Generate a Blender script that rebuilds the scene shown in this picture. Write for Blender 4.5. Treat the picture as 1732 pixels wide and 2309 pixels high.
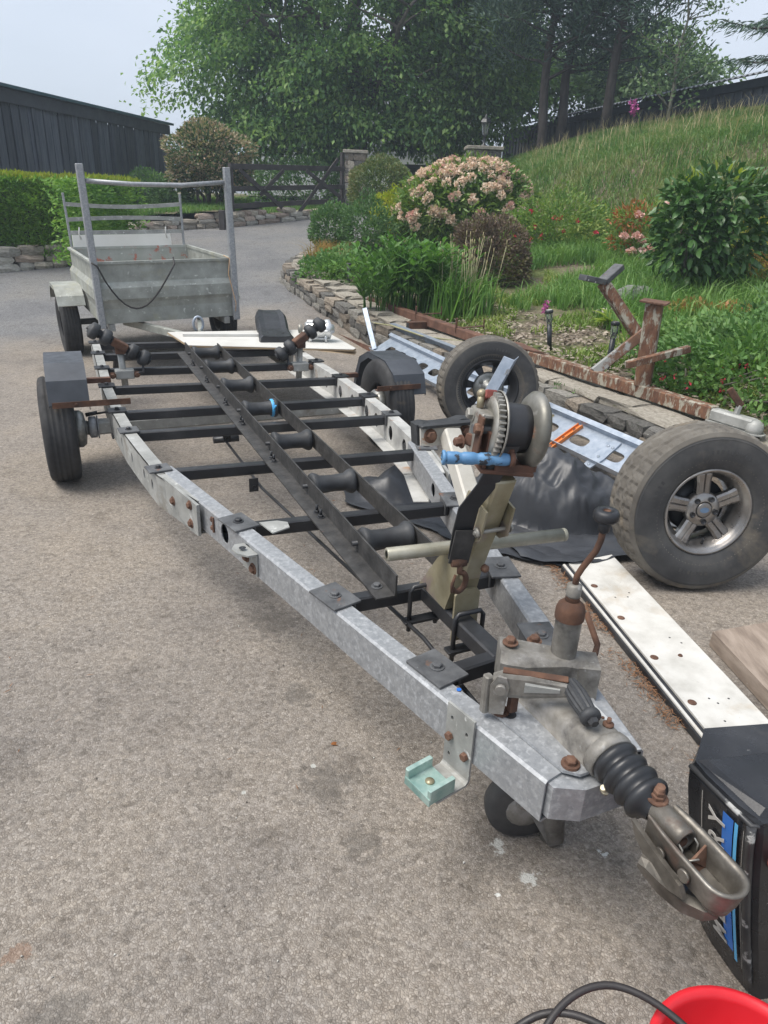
import bpy, math, random
import numpy as np
from mathutils import Vector, Matrix, noise as mnoise
R = math.radians
scene = bpy.context.scene
for o in list(bpy.data.objects): bpy.data.objects.remove(o)

# ------------------------------------------------------------------ camera, sky, sun, exposure
cam_d = bpy.data.cameras.new('camera'); cam = bpy.data.objects.new('camera', cam_d)
scene.collection.objects.link(cam); scene.camera = cam
cam_d.sensor_fit = 'VERTICAL'; cam_d.sensor_height = 24.0; cam_d.lens = 1600/2309*24.0
cam_d.clip_start = 0.05; cam_d.clip_end = 900
cam.matrix_world = Matrix.Translation((0, 0, 1.5)) @ Matrix.Rotation(R(66), 4, 'X') @ Matrix.Rotation(R(2.5), 4, 'Z')

SUN_EL, SUN_AZ = 62.0, 255.0      # azimuth clockwise from +Y
world = bpy.data.worlds.new('World'); scene.world = world; world.use_nodes = True
wn, wl = world.node_tree.nodes, world.node_tree.links
bg = wn['Background']
sky = wn.new('ShaderNodeTexSky'); sky.sky_type = 'NISHITA'; sky.sun_disc = False
sky.sun_elevation = R(SUN_EL); sky.sun_rotation = R(SUN_AZ)
sky.air_density = 1.0; sky.dust_density = 3.0; sky.ozone_density = 1.0
tc = wn.new('ShaderNodeTexCoord'); nz = wn.new('ShaderNodeTexNoise'); nz.inputs['Scale'].default_value = 1.6
nz.inputs['Detail'].default_value = 5; nz.inputs['Roughness'].default_value = .5
mp = wn.new('ShaderNodeMapping'); mp.inputs['Scale'].default_value = (1, 1, 2.2)
cr = wn.new('ShaderNodeValToRGB'); cr.color_ramp.elements[0].position = .3; cr.color_ramp.elements[1].position = .7
cr.color_ramp.elements[0].color = (.42, .42, .42, 1); cr.color_ramp.elements[1].color = (.97, .97, .97, 1)
mx = wn.new('ShaderNodeMixRGB'); mx.inputs['Color2'].default_value = (6.0, 6.5, 7.35, 1)   # thin bright overcast
wl.new(tc.outputs['Generated'], mp.inputs['Vector']); wl.new(mp.outputs['Vector'], nz.inputs['Vector'])
wl.new(nz.outputs['Fac'], cr.inputs['Fac']); wl.new(cr.outputs['Color'], mx.inputs['Fac'])
wl.new(sky.outputs['Color'], mx.inputs['Color1']); wl.new(mx.outputs['Color'], bg.inputs['Color'])
bg.inputs['Strength'].default_value = 0.098

sd = bpy.data.lights.new('sun', 'SUN'); sd.energy = 3.1; sd.angle = R(38); sd.color = (1, .95, .88)
sun = bpy.data.objects.new('sun', sd); scene.collection.objects.link(sun)
_a, _e = R(SUN_AZ), R(SUN_EL)
sdir = Vector((math.sin(_a)*math.cos(_e), math.cos(_a)*math.cos(_e), math.sin(_e)))
sun.rotation_euler = (-sdir).to_track_quat('-Z', 'Y').to_euler(); sun.location = sdir*40

scene.view_settings.view_transform = 'Standard'; scene.view_settings.look = 'None'
scene.view_settings.exposure = 0.58; scene.view_settings.gamma = 1.0
scene.view_settings.use_curve_mapping = False
scene.render.engine = 'CYCLES'
scene.cycles.max_bounces = 7; scene.cycles.diffuse_bounces = 3; scene.cycles.glossy_bounces = 3
scene.cycles.transmission_bounces = 4; scene.cycles.transparent_max_bounces = 6
scene.cycles.use_denoising = True

# ------------------------------------------------------------------ object helpers
COL = scene.collection
def tagp(o, label=None, cat=None, group=None, kind=None):
    if label: o['label'] = label
    if cat: o['category'] = cat
    if group: o['group'] = group
    if kind: o['kind'] = kind
    return o
def thing(name, label, cat, loc=(0, 0, 0), rz=0.0, group=None, rot=None):
    o = bpy.data.objects.new(name, None); COL.objects.link(o)
    o.empty_display_size = .1
    o.location = loc; o.rotation_euler = rot if rot else (0, 0, rz)
    return tagp(o, label, cat, group)
def V(*a): return Vector(a)

class MB:
    """collects vertices and faces of ONE mesh object"""
    def __init__(s): s.v = []; s.f = []; s.sm = []
    def add(s, vs, fs, smooth=False):
        b = len(s.v); s.v += [tuple(p) for p in vs]
        s.f += [tuple(i+b for i in f) for f in fs]; s.sm += [smooth]*len(fs)
        return s
    def xf(s, M):
        s.v = [tuple(M @ Vector(p)) for p in s.v]; return s
    def loft(s, rings, closed=True, caps=True, smooth=False):
        n = len(rings[0]); vs = [p for r in rings for p in r]; fs = []
        m = n if closed else n-1
        for i in range(len(rings)-1):
            for j in range(m):
                a = i*n+j; b = i*n+(j+1) % n
                fs.append((a, b, b+n, a+n))
        if caps: fs += [tuple(range(n-1, -1, -1)), tuple(range((len(rings)-1)*n, len(rings)*n))]
        b0 = len(s.f); s.add(vs, fs, smooth)
        if caps and smooth: s.sm[-1] = s.sm[-2] = False
        return s
    def beam(s, p, q, w, h, up=(0, 0, 1), ch=.004, w2=None, h2=None):
        """bar of chamfered rectangular section from p to q (centre line)"""
        p, q, up = Vector(p), Vector(q), Vector(up)
        d = (q-p).normalized(); x = d.cross(up)
        if x.length < 1e-5: x = d.cross(Vector((1, 0, 0)))
        x.normalize(); y = x.cross(d)
        def sec(c, w, h):
            k = min(ch, w*.4, h*.4); a, b = w/2, h/2
            P = [(-a+k, -b), (a-k, -b), (a, -b+k), (a, b-k), (a-k, b), (-a+k, b), (-a, b-k), (-a, -b+k)]
            return [c + x*u + y*v for u, v in P]
        k = min(ch*.7, (q-p).length*.2)
        r0 = [p + (v-p)*.0 + (v-p) for v in sec(p, w, h)]
        s.loft([[p+(v-p)*(1-2*k/max(w, h)) for v in sec(p, w, h)], [v + d*k for v in sec(p, w, h)],
                [v - d*k for v in sec(q, w2 or w, h2 or h)], [q+(v-q)*(1-2*k/max(w, h)) for v in sec(q, w2 or w, h2 or h)]])
        return s
    def box(s, c, size, rot=None, ch=.003):
        c = Vector(c); M = rot if rot is not None else Matrix.Identity(3)
        M = M.to_3x3() if len(M) == 4 else M
        ax = M @ Vector((0, 0, 1))*size[2]/2
        s.beam(c-ax, c+ax, size[0], size[1], up=M @ Vector((0, 1, 0)), ch=ch); return s
    def sweep(s, path, prof, up=(0, 0, 1), smooth=False, caps=True):
        """closed 2-D profile (u sideways, v up) swept along a path"""
        path = [Vector(p) for p in path]; rings = []
        for i, p in enumerate(path):
            d = (path[min(i+1, len(path)-1)] - path[max(i-1, 0)]).normalized()
            x = d.cross(Vector(up))
            if x.length < 1e-4: x = Vector((1, 0, 0))
            x.normalize(); y = x.cross(d)
            rings.append([p + x*u + y*v for u, v in prof])
        return s.loft(rings, caps=caps, smooth=smooth)
    def tube(s, path, r, n=10, caps=True, smooth=True):
        path = [Vector(p) for p in path]; m = len(path)
        rr = r if isinstance(r, (list, tuple)) else [r]*m
        d0 = (path[1]-path[0]).normalized()
        ref = Vector((0, 0, 1)) if abs(d0.z) < .9 else Vector((1, 0, 0))
        x = d0.cross(ref).normalized(); rings = []
        for i, p in enumerate(path):
            d = (path[min(i+1, m-1)]-path[max(i-1, 0)]).normalized()
            x = (x - d*x.dot(d)).normalized(); y = d.cross(x)
            rings.append([p + (x*math.cos(a)+y*math.sin(a))*rr[i] for a in [2*math.pi*k/n for k in range(n)]])
        return s.loft(rings, caps=caps, smooth=smooth)
    def lathe(s, prof, o=(0, 0, 0), axis=(0, 0, 1), n=24, caps=False, smooth=True, flat=()):
        """prof: list of (radius, distance along axis)"""
        o, a = Vector(o), Vector(axis).normalized()
        ref = Vector((0, 0, 1)) if abs(a.z) < .9 else Vector((1, 0, 0))
        x = a.cross(ref).normalized(); y = a.cross(x)
        rings = [[o + a*h + (x*math.cos(t)+y*math.sin(t))*r for t in [2*math.pi*k/n for k in range(n)]] for r, h in prof]
        return s.loft(rings, caps=caps, smooth=smooth)
    def prism(s, poly, o, ux, uy, th, smooth=False):
        """polygon in the plane (o,ux,uy), thickened by th along ux x uy"""
        o, ux, uy = Vector(o), Vector(ux), Vector(uy); nrm = ux.cross(uy).normalized()
        a = [o+ux*u+uy*v for u, v in poly]; b = [p+nrm*th for p in a]
        return s.loft([a, b], smooth=smooth)
    def bolt(s, p, nrm=(0, 0, 1), r=.011, h=.009, washer=True):
        if washer: s.lathe([(r*1.45, 0), (r*1.45, r*.2), (r*1.2, r*.26)], p, nrm, 14, caps=True, smooth=False)
        s.lathe([(r, r*.2), (r, h*.8), (r*.8, h)], p, nrm, 6, caps=True, smooth=False)
        return s
    def sphere(s, c, r, n=10, m=7, sc=(1, 1, 1)):
        c = Vector(c); rings = []
        for i in range(1, m):
            th = math.pi*i/m
            rings.append([c+Vector((math.sin(th)*math.cos(a)*r*sc[0], math.sin(th)*math.sin(a)*r*sc[1], -math.cos(th)*r*sc[2])) for a in [2*math.pi*k/n for k in range(n)]])
        return s.loft(rings, caps=True, smooth=True)
    def holed(s, L, H, holes, th, M, n=16):
        """plate 0..L x 0..H with rounded slots; holes = (u, v, rx, ry, sq); M maps (u, v, w) to space"""
        holes = sorted(holes); xs = [0]
        for a, b in zip(holes[:-1], holes[1:]): xs.append((a[0]+a[2]+b[0]-b[2])/2)
        xs.append(L)
        if not holes:
            s.add([M(u, v, w) for w in (0, th) for u, v in ((0, 0), (L, 0), (L, H), (0, H))],
                  [(3, 2, 1, 0), (4, 5, 6, 7), (0, 1, 5, 4), (1, 2, 6, 5), (2, 3, 7, 6), (3, 0, 4, 7)]); return s
        for k, (u, v, rx, ry, sq) in enumerate(holes):
            x0, x1 = xs[k], xs[k+1]; inn = []; out = []
            for i in range(n):
                t = 2*math.pi*(i+.5)/n; c, q = math.cos(t), math.sin(t)
                e = 2/sq
                inn.append((u+rx*abs(c)**e*(1 if c > 0 else -1), v+ry*abs(q)**e*(1 if q > 0 else -1)))
                dx = (x1-u) if c > 0 else (u-x0); dy = (H-v) if q > 0 else v
                sc = min(dx/max(abs(c), 1e-6), dy/max(abs(q), 1e-6))
                out.append((u+c*sc, v+q*sc))
            # snap the nearest outline points to the four cell corners
            used = set()
            for cx_, cy_ in ((x0, 0), (x1, 0), (x1, H), (x0, H)):
                j = min((i for i in range(n) if i not in used), key=lambda i: (out[i][0]-cx_)**2+(out[i][1]-cy_)**2); out[j] = (cx_, cy_); used.add(j)
            vs = [M(a, b, w) for w in (0, th) for (a, b) in inn+out]
            fs = []
            for i in range(n):
                j = (i+1) % n
                fs += [(i, j, n+j, n+i), (2*n+j, 2*n+i, 3*n+i, 3*n+j), (j, i, 2*n+i, 2*n+j), (n+i, n+j, 3*n+j, 3*n+i)]
            s.add(vs, fs)
        return s
def obj(name, mb, mat, parent=None, label=None, kind=None, loc=None):
    me = bpy.data.meshes.new(name); me.from_pydata(mb.v, [], mb.f)
    me.polygons.foreach_set('use_smooth', mb.sm); me.materials.append(mat); me.update()
    o = bpy.data.objects.new(name, me); COL.objects.link(o)
    if parent: o.parent = parent
    if loc: o.location = loc
    return tagp(o, label, None, None, kind)
def share(name, src, parent=None, M=None, label=None):
    o = bpy.data.objects.new(name, src.data); COL.objects.link(o)
    if parent: o.parent = parent
    if M is not None: o.matrix_local = M
    if label: o['label'] = label
    return o
def single(name, mb, mat, label, cat, group=None, kind=None, loc=None):
    return tagp(obj(name, mb, mat, None, None, None, loc), label, cat, group, kind)
def structure(name, mb, mat): return tagp(obj(name, mb, mat), None, None, None, 'structure')
def np_mesh(name, verts, faces, mat, parent=None, kind=None, smooth=False, label=None):
    """verts (N,3), faces (M,k) numpy arrays"""
    me = bpy.data.meshes.new(name); k = faces.shape[1]
    me.vertices.add(len(verts)); me.vertices.foreach_set('co', np.ascontiguousarray(verts, dtype=np.float32).ravel())
    me.loops.add(faces.size); me.loops.foreach_set('vertex_index', faces.astype(np.int32).ravel())
    me.polygons.add(len(faces)); me.polygons.foreach_set('loop_start', np.arange(0, faces.size, k, dtype=np.int32))
    if smooth: me.polygons.foreach_set('use_smooth', np.ones(len(faces), dtype=bool))
    me.update(calc_edges=True); me.materials.append(mat)
    o = bpy.data.objects.new(name, me); COL.objects.link(o)
    if parent: o.parent = parent
    return tagp(o, label, None, None, kind)
# ------------------------------------------------------------------ materials
def newmat(name):
    m = bpy.data.materials.new(name); m.use_nodes = True
    return m, m.node_tree.nodes, m.node_tree.links, m.node_tree.nodes['Principled BSDF']
def ramp(n, cols, lo=.3, hi=.7, interp='LINEAR'):
    r = n.new('ShaderNodeValToRGB'); e = r.color_ramp.elements; r.color_ramp.interpolation = interp
    while len(e) < len(cols): e.new(.5)
    for i, c in enumerate(cols):
        e[i].position = lo+(hi-lo)*i/max(1, len(cols)-1); e[i].color = (*c, 1)
    return r
def noise(n, l, vec, scale, detail=5, rough=.6, dist=0):
    t = n.new('ShaderNodeTexNoise'); t.inputs['Scale'].default_value = scale
    t.inputs['Detail'].default_value = detail; t.inputs['Roughness'].default_value = rough
    t.inputs['Distortion'].default_value = dist; l.new(vec, t.inputs['Vector']); return t
def coords(n, l, rand=True, stretch=None):
    c = n.new('ShaderNodeTexCoord'); out = c.outputs['Object']
    if rand:
        i = n.new('ShaderNodeObjectInfo'); a = n.new('ShaderNodeVectorMath'); a.operation = 'MULTIPLY_ADD'
        cv = n.new('ShaderNodeCombineXYZ')
        for k in range(3): l.new(i.outputs['Random'], cv.inputs[k])
        l.new(cv.outputs[0], a.inputs[0]); a.inputs[1].default_value = (17, 29, 41); l.new(out, a.inputs[2]); out = a.outputs[0]
    if stretch:
        m = n.new('ShaderNodeMapping'); m.inputs['Scale'].default_value = stretch; l.new(out, m.inputs['Vector']); out = m.outputs['Vector']
    return out
def mix(n, l, fac, a, b, mode='MIX'):
    m = n.new('ShaderNodeMixRGB'); m.blend_type = mode
    for s, v in ((0, fac), (1, a), (2, b)):
        if hasattr(v, 'links') or hasattr(v, 'is_linked'): l.new(v, m.inputs[s])
        elif isinstance(v, (int, float)): m.inputs[s].default_value = v
        else: m.inputs[s].default_value = (*v, 1)
    return m.outputs[0]
def mat(name, cols, scale=6, rough=.6, metal=0., bump=.15, bscale=80, wear=(), rvar=.12, spec=.5, stretch=None, lo=.3, hi=.7, detail=6, rand=True, bdist=.002, coat=0, objvar=0):
    """noise-graded surface; wear = [(colour, scale, lo, hi, rough, metal)] patches on top"""
    m, n, l, b = newmat(name); vec = coords(n, l, rand, stretch)
    t = noise(n, l, vec, scale, detail); r = ramp(n, cols, lo, hi); l.new(t.outputs['Fac'], r.inputs['Fac'])
    col = r.outputs['Color']
    t2 = noise(n, l, vec, scale*3.7, 4); mr = n.new('ShaderNodeMapRange'); l.new(t2.outputs['Fac'], mr.inputs['Value'])
    mr.inputs['From Min'].default_value = .3; mr.inputs['From Max'].default_value = .7
    mr.inputs['To Min'].default_value = max(.05, rough-rvar); mr.inputs['To Max'].default_value = min(1, rough+rvar)
    ro = mr.outputs[0]; me = None
    for (wc, ws, wlo, whi, wr, wm) in wear:
        w = noise(n, l, vec, ws, 7, .65, .3); wr_ = ramp(n, [(0, 0, 0), (1, 1, 1)], wlo, whi); l.new(w.outputs['Fac'], wr_.inputs['Fac'])
        f = wr_.outputs['Color']; col = mix(n, l, f, col, wc)
        ro = mix(n, l, f, ro, (wr, wr, wr)); me = mix(n, l, f, me if me is not None else (metal, metal, metal), (wm, wm, wm))
    l.new(col, b.inputs['Base Color']); l.new(ro, b.inputs['Roughness'])
    if objvar:
        oi = n.new('ShaderNodeObjectInfo'); om = n.new('ShaderNodeMapRange'); l.new(oi.outputs['Random'], om.inputs['Value']); om.inputs['To Min'].default_value = 1-objvar; om.inputs['To Max'].default_value = 1+objvar
        cc = n.new('ShaderNodeCombineColor'); [l.new(om.outputs[0], cc.inputs[k]) for k in range(3)]; mlt = n.new('ShaderNodeMixRGB'); mlt.blend_type = 'MULTIPLY'; mlt.inputs[0].default_value = 1
        for lk in list(b.inputs['Base Color'].links): l.new(lk.from_socket, mlt.inputs[1]); l.remove(lk)
        l.new(cc.outputs[0], mlt.inputs[2]); l.new(mlt.outputs[0], b.inputs['Base Color'])
    if me is not None: l.new(me, b.inputs['Metallic'])
    else: b.inputs['Metallic'].default_value = metal
    b.inputs['Specular IOR Level'].default_value = spec; b.inputs['Coat Weight'].default_value = coat
    if bump:
        bt = noise(n, l, vec, bscale, 5, .6); bn = n.new('ShaderNodeBump'); bn.inputs['Strength'].default_value = bump
        bn.inputs['Distance'].default_value = bdist
        l.new(bt.outputs['Fac'], bn.inputs['Height']); l.new(bn.outputs['Normal'], b.inputs['Normal'])
    return m
def leafmat(name, cols, trans=.3, rough=.5, spec=.3, tint=(1.15, 1.25, .7)):
    """foliage: tone per leaf and per clump, some light through the leaf"""
    m, n, l, b = newmat(name); g = n.new('ShaderNodeNewGeometry'); vec = coords(n, l, False)
    t = noise(n, l, vec, 1.5, 4); a = n.new('ShaderNodeMath'); a.operation = 'MULTIPLY_ADD'; a.inputs[1].default_value = .42
    cols = [tuple(min(.8, v*(1.7 if max(c) < .3 else 1.0)) for v in c) for c in cols]
    l.new(g.outputs['Random Per Island'], a.inputs[0]); s = n.new('ShaderNodeMath'); s.operation = 'MULTIPLY_ADD'; s.inputs[1].default_value = 1.25; s.inputs[2].default_value = -.42
    l.new(t.outputs['Fac'], s.inputs[0]); l.new(s.outputs[0], a.inputs[2])
    r = ramp(n, cols, .08, .66); l.new(a.outputs[0], r.inputs['Fac'])
    l.new(r.outputs['Color'], b.inputs['Base Color']); b.inputs['Roughness'].default_value = rough
    b.inputs['Specular IOR Level'].default_value = spec
    tr = n.new('ShaderNodeBsdfTranslucent'); l.new(mix(n, l, 1.0, r.outputs['Color'], tint, 'MULTIPLY'), tr.inputs['Color'])
    ms = n.new('ShaderNodeMixShader'); ms.inputs[0].default_value = trans
    l.new(b.outputs[0], ms.inputs[1]); l.new(tr.outputs[0], ms.inputs[2]); l.new(ms.outputs[0], n['Material Output'].inputs['Surface'])
    return m
RUST = (.085, .042, .026); RUST2 = (.15, .076, .044); RUST3 = (.05, .028, .02)
M = {}
M['galv'] = mat('galvanised_steel', [(.245, .257, .27), (.298, .31, .323), (.355, .367, .38)], 46, .48, .4, .12, 120,
    wear=[((.46, .475, .49), 70, .5, .75, .65, .2), ((.2, .195, .185), 5, .58, .8, .75, .1), ((.5, .51, .51), 9, .68, .76, .8, 0)])
M['galv_old'] = mat('weathered_galvanised_steel', [(.22, .225, .215), (.31, .315, .3), (.4, .405, .39)], 9, .62, .25, .15, 90,
    wear=[((.55, .56, .54), 30, .6, .68, .85, 0), ((.17, .15, .12), 4, .58, .72, .8, 0), ((.3, .16, .09), 7, .7, .78, .9, 0)])
M['galv_tub'] = mat('dull_galvanised_sheet', [(.23, .24, .215), (.31, .322, .292), (.39, .405, .375)], 8, .55, .25, .08, 60,
    wear=[((.6, .62, .58), 26, .6, .7, .8, 0), ((.33, .32, .22), 3, .55, .75, .8, 0)])
M['galv_inner'] = mat('stained_galvanised_sheet', [(.3, .32, .28), (.42, .43, .4)], 7, .6, .2, .08, 60,
    wear=[((.45, .16, .11), 12, .56, .64, .8, 0), ((.65, .68, .64), 20, .62, .7, .8, 0)])
M['galv_new'] = mat('bright_galvanised_steel', [(.26, .31, .38), (.34, .39, .455), (.42, .465, .53)], 20, .4, .45, .06, 150,
    wear=[((.25, .27, .3), 6, .62, .75, .6, .2)])
M['galv_rusty'] = mat('rust_streaked_galvanised_steel', [(.3, .3, .29), (.44, .44, .42), (.52, .52, .5)], 9, .6, .2, .15, 90,
    wear=[((.33, .22, .15), 6, .6, .72, .85, 0), ((.2, .085, .045), 11, .66, .73, .9, 0)])
M['cast'] = mat('weathered_cast_iron', [(.12, .11, .095), (.21, .2, .18), (.3, .29, .275)], 16, .58, .3, .5, 90,
    wear=[((.07, .066, .062), 9, .54, .7, .7, .1), ((.36, .36, .35), 28, .6, .72, .7, .2), (RUST2, 14, .68, .74, .9, 0)])
M['coupling'] = mat('greasy_worn_coupling_steel', [(.075, .068, .058), (.15, .138, .12), (.26, .245, .22)], 14, .46, .55, .35, 80,
    wear=[(RUST, 9, .6, .72, .85, 0), ((.035, .03, .025), 6, .6, .7, .4, 0)])
M['black'] = mat('black_painted_steel', [(.013, .014, .016), (.022, .023, .026), (.034, .035, .038)], 6, .42, 0, .08, 90,
    wear=[((.14, .135, .13), 30, .7, .76, .8, 0), ((.11, .05, .03), 9, .74, .8, .9, 0), ((.06, .06, .06), 3, .55, .75, .65, 0)])
M['black_dusty'] = mat('dusty_black_paint', [(.018, .018, .018), (.036, .035, .034), (.062, .06, .058)], 18, .6, 0, .1, 90,
    wear=[((.16, .08, .05), 12, .7, .78, .9, 0)])
M['plate'] = mat('worn_grey_painted_plate', [(.045, .047, .05), (.085, .088, .092), (.13, .134, .138)], 16, .55, .1, .1, 90,
    wear=[(RUST2, 10, .62, .68, .9, 0), ((.42, .42, .42), 30, .7, .76, .7, 0)])
M['rust'] = mat('rusty_steel', [RUST3, RUST, RUST2], 14, .88, .0, .5, 60)
M['rust_bolt'] = mat('rusty_bolt', [(.065, .034, .022), (.12, .062, .04), (.19, .108, .07)], 40, .8, .1, .3, 150)
M['rust_beam'] = mat('deep_brown_rusty_steel', [(.065, .034, .024), (.115, .057, .038), (.18, .092, .06)], 9, .85, 0, .4, 60)
M['rust_paint'] = mat('flaking_cream_paint_on_rust', [(.07, .034, .022), (.14, .068, .04), (.22, .115, .065)], 16, .85, 0, .5, 70,
    wear=[((.33, .31, .25), 13, .52, .58, .65, 0), ((.23, .2, .15), 30, .56, .66, .8, 0), (RUST, 40, .58, .66, .9, 0)], stretch=(1.6, 1.6, .55))
M['rust_paint_grey'] = mat('rusty_grey_painted_steel', [(.1, .05, .03), (.2, .11, .07)], 10, .85, 0, .4, 60,
    wear=[((.3, .31, .3), 6, .46, .52, .6, 0)])
M['zinc'] = mat('yellow_zinc_plated_steel', [(.2, .175, .105), (.31, .275, .18), (.4, .365, .27)], 7, .42, .4, .06, 120,
    wear=[((.36, .27, .3), 4, .55, .7, .4, .7), ((.3, .36, .26), 5, .6, .75, .4, .7), (RUST2, 12, .72, .76, .9, 0)])
M['zinc_dirty'] = mat('grubby_zinc_casting', [(.19, .18, .15), (.3, .29, .26), (.42, .41, .38)], 16, .5, .5, .25, 90,
    wear=[(RUST, 8, .6, .68, .9, 0), ((.05, .045, .04), 10, .6, .7, .6, 0)])
M['bare'] = mat('white_peeling_galvanised', [(.36, .345, .3), (.47, .455, .41), (.55, .54, .5)], 12, .6, .1, .15, 90,
    wear=[((.33, .16, .07), 8, .64, .7, .9, 0), ((.25, .2, .13), 5, .66, .74, .8, 0)])
M['rubber'] = mat('grey_black_rubber', [(.018, .019, .021), (.032, .034, .037), (.055, .058, .062)], 10, .62, 0, .15, 60,
    wear=[((.11, .105, .1), 5, .64, .8, .85, 0)])
M['bellows'] = mat('black_rubber_bellows', [(.012, .013, .015), (.024, .026, .03)], 8, .42, 0, .06, 60,
    wear=[((.09, .09, .09), 18, .68, .8, .8, 0)])
M['tyre'] = mat('dark_worn_tyre', [(.018, .018, .019), (.03, .03, .031), (.046, .045, .044)], 7, .8, 0, .2, 60,
    wear=[((.13, .1, .07), 5, .6, .74, .95, 0)])
M['tyre_dusty'] = mat('dusty_grey_brown_tyre', [(.075, .067, .058), (.115, .105, .09), (.16, .148, .128)], 7, .88, 0, .25, 50,
    wear=[((.2, .165, .12), 4, .58, .72, .95, 0), ((.045, .044, .043), 6, .6, .72, .8, 0)])
M['sidewall'] = mat('scuffed_tyre_sidewall', [(.03, .03, .031), (.05, .05, .05), (.085, .082, .077)], 6, .7, 0, .2, 50,
    wear=[((.15, .13, .1), 4, .58, .74, .9, 0)])
M['fender'] = mat('grey_black_plastic_mudguard', [(.033, .038, .046), (.05, .056, .066), (.07, .077, .088)], 6, .5, 0, .05, 60,
    wear=[((.17, .09, .06), 8, .7, .78, .85, 0)])
M['plastic'] = mat('matt_black_plastic', [(.014, .015, .018), (.03, .032, .037)], 8, .45, 0, .06, 80)
M['alloy'] = mat('dull_alloy_wheel', [(.19, .18, .17), (.3, .285, .27), (.42, .41, .39)], 7, .34, .85, .06, 120,
    wear=[((.12, .1, .08), 6, .6, .72, .6, .3)])
M['hubdark'] = mat('dark_steel_wheel', [(.016, .017, .019), (.03, .031, .034)], 8, .5, .2, .1, 80)
M['hubzinc'] = mat('mottled_hub_metal', [(.13, .14, .125), (.25, .255, .24), (.4, .4, .385)], 16, .4, .6, .15, 90, wear=[((.1, .09, .07), 9, .6, .7, .7, 0)])
M['white'] = mat('aged_white_laminate', [(.44, .43, .395), (.55, .54, .505), (.62, .615, .585)], 9, .5, 0, .1, 60,
    wear=[((.4, .32, .22), 3.2, .56, .78, .6, 0), ((.25, .23, .2), 60, .66, .74, .7, 0)])
M['cream'] = mat('white_board', [(.5, .49, .455), (.6, .595, .565)], 4, .5, 0, .03, 60)
M['ply'] = mat('plywood_edge', [(.25, .17, .1), (.42, .32, .2)], 6, .7, 0, .2, 60, stretch=(1, 1, 12))
M['wood'] = mat('weathered_brown_board', [(.15, .115, .09), (.25, .2, .16), (.34, .28, .23)], 5, .78, 0, .35, 40, stretch=(5, 1.0, 5),
    wear=[((.42, .4, .37), 14, .68, .72, .8, 0)])
M['alu'] = mat('bright_cast_aluminium', [(.5, .51, .51), (.66, .67, .67), (.76, .77, .77)], 14, .35, .7, .15, 90)
M['blue'] = mat('blue_worn_grip', [(.07, .18, .34), (.1, .24, .43), (.18, .34, .52)], 22, .5, 0, .1, 80, wear=[((.03, .035, .045), 34, .54, .6, .7, 0)])
M['bluetie'] = mat('bright_blue_tie', [(.05, .3, .6), (.08, .4, .7)], 30, .5, 0, 0)
M['orange'] = mat('orange_painted_bracket', [(.55, .15, .03), (.72, .24, .06)], 14, .45, 0, .1, 80, wear=[((.2, .1, .06), 18, .64, .7, .8, 0)])
M['teal'] = mat('pale_green_plated_clip', [(.18, .31, .285), (.3, .43, .39), (.44, .55, .51)], 22, .45, .4, .1, 90)
M['red'] = mat('red_plastic', [(.5, .012, .02), (.62, .025, .035)], 5, .35, 0, .04, 60, spec=.45)
M['hose'] = mat('dusty_black_hose', [(.016, .014, .014), (.035, .03, .03)], 9, .5, 0, .06, 90)
M['tarp'] = mat('black_plastic_sheet', [(.024, .026, .031), (.034, .037, .043), (.046, .05, .058)], 5, .44, 0, .3, 15, rvar=.1, bdist=.004)
M['engine'] = mat('scratched_black_cowling', [(.009, .01, .012), (.016, .017, .02), (.03, .031, .034)], 6, .3, 0, .04, 60,
    wear=[((.3, .3, .3), 26, .69, .72, .7, .1), ((.06, .06, .06), 4, .62, .75, .6, 0)])
M['decal_blue'] = mat('blue_decal', [(.02, .13, .5), (.03, .18, .6)], 8, .35, 0, 0)
M['badge'] = mat('faded_blue_badge', [(.1, .17, .27), (.15, .23, .34)], 30, .4, 0, 0)
M['decal_light'] = mat('light_blue_decal', [(.08, .4, .75), (.12, .48, .82)], 8, .35, 0, 0)
M['decal_grey'] = mat('silver_decal', [(.5, .5, .48), (.62, .62, .6)], 8, .35, .3, 0)
M['redrust'] = mat('red_oxide_fitting', [(.2, .05, .04), (.3, .09, .07)], 12, .7, 0, .2, 80)
M['stones'] = [mat('garden_stone_%s' % w, c, 9, .9, 0, .7, 22, bdist=.012, objvar=.3,
    wear=[((.5, .5, .46), 14, .66, .7, .95, 0), ((.075, .085, .05), 5, .58, .72, 1, 0)]) for w, c in
    (('grey', [(.1, .095, .085), (.19, .18, .16), (.28, .27, .24)]), ('brown', [(.12, .1, .08), (.22, .185, .145), (.32, .28, .23)]), ('dark', [(.06, .058, .053), (.12, .115, .105), (.2, .19, .175)]))]
M['stones_pale'] = [mat('wall_stone_%s' % w, c, 7, .9, 0, .6, 22, bdist=.012, objvar=.25, wear=[((.12, .1, .08), 6, .62, .74, 1, 0)]) for w, c in
    (('buff', [(.2, .175, .14), (.32, .285, .235), (.42, .385, .33)]), ('pinkish', [(.23, .175, .14), (.35, .28, .23), (.44, .37, .31)]), ('pale', [(.26, .245, .21), (.38, .36, .32), (.48, .46, .42)]))]
M['cap'] = mat('cap_stone_with_grit', [(.19, .17, .14), (.3, .275, .23), (.4, .37, .315)], 11, .95, 0, .8, 30, bdist=.012,
    wear=[((.1, .12, .04), 5, .62, .7, 1, 0), ((.12, .1, .08), 9, .62, .72, 1, 0)])
M['mortar'] = mat('dark_earth_joint', [(.035, .032, .026), (.07, .062, .05)], 12, 1, 0, .6, 40)
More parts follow.
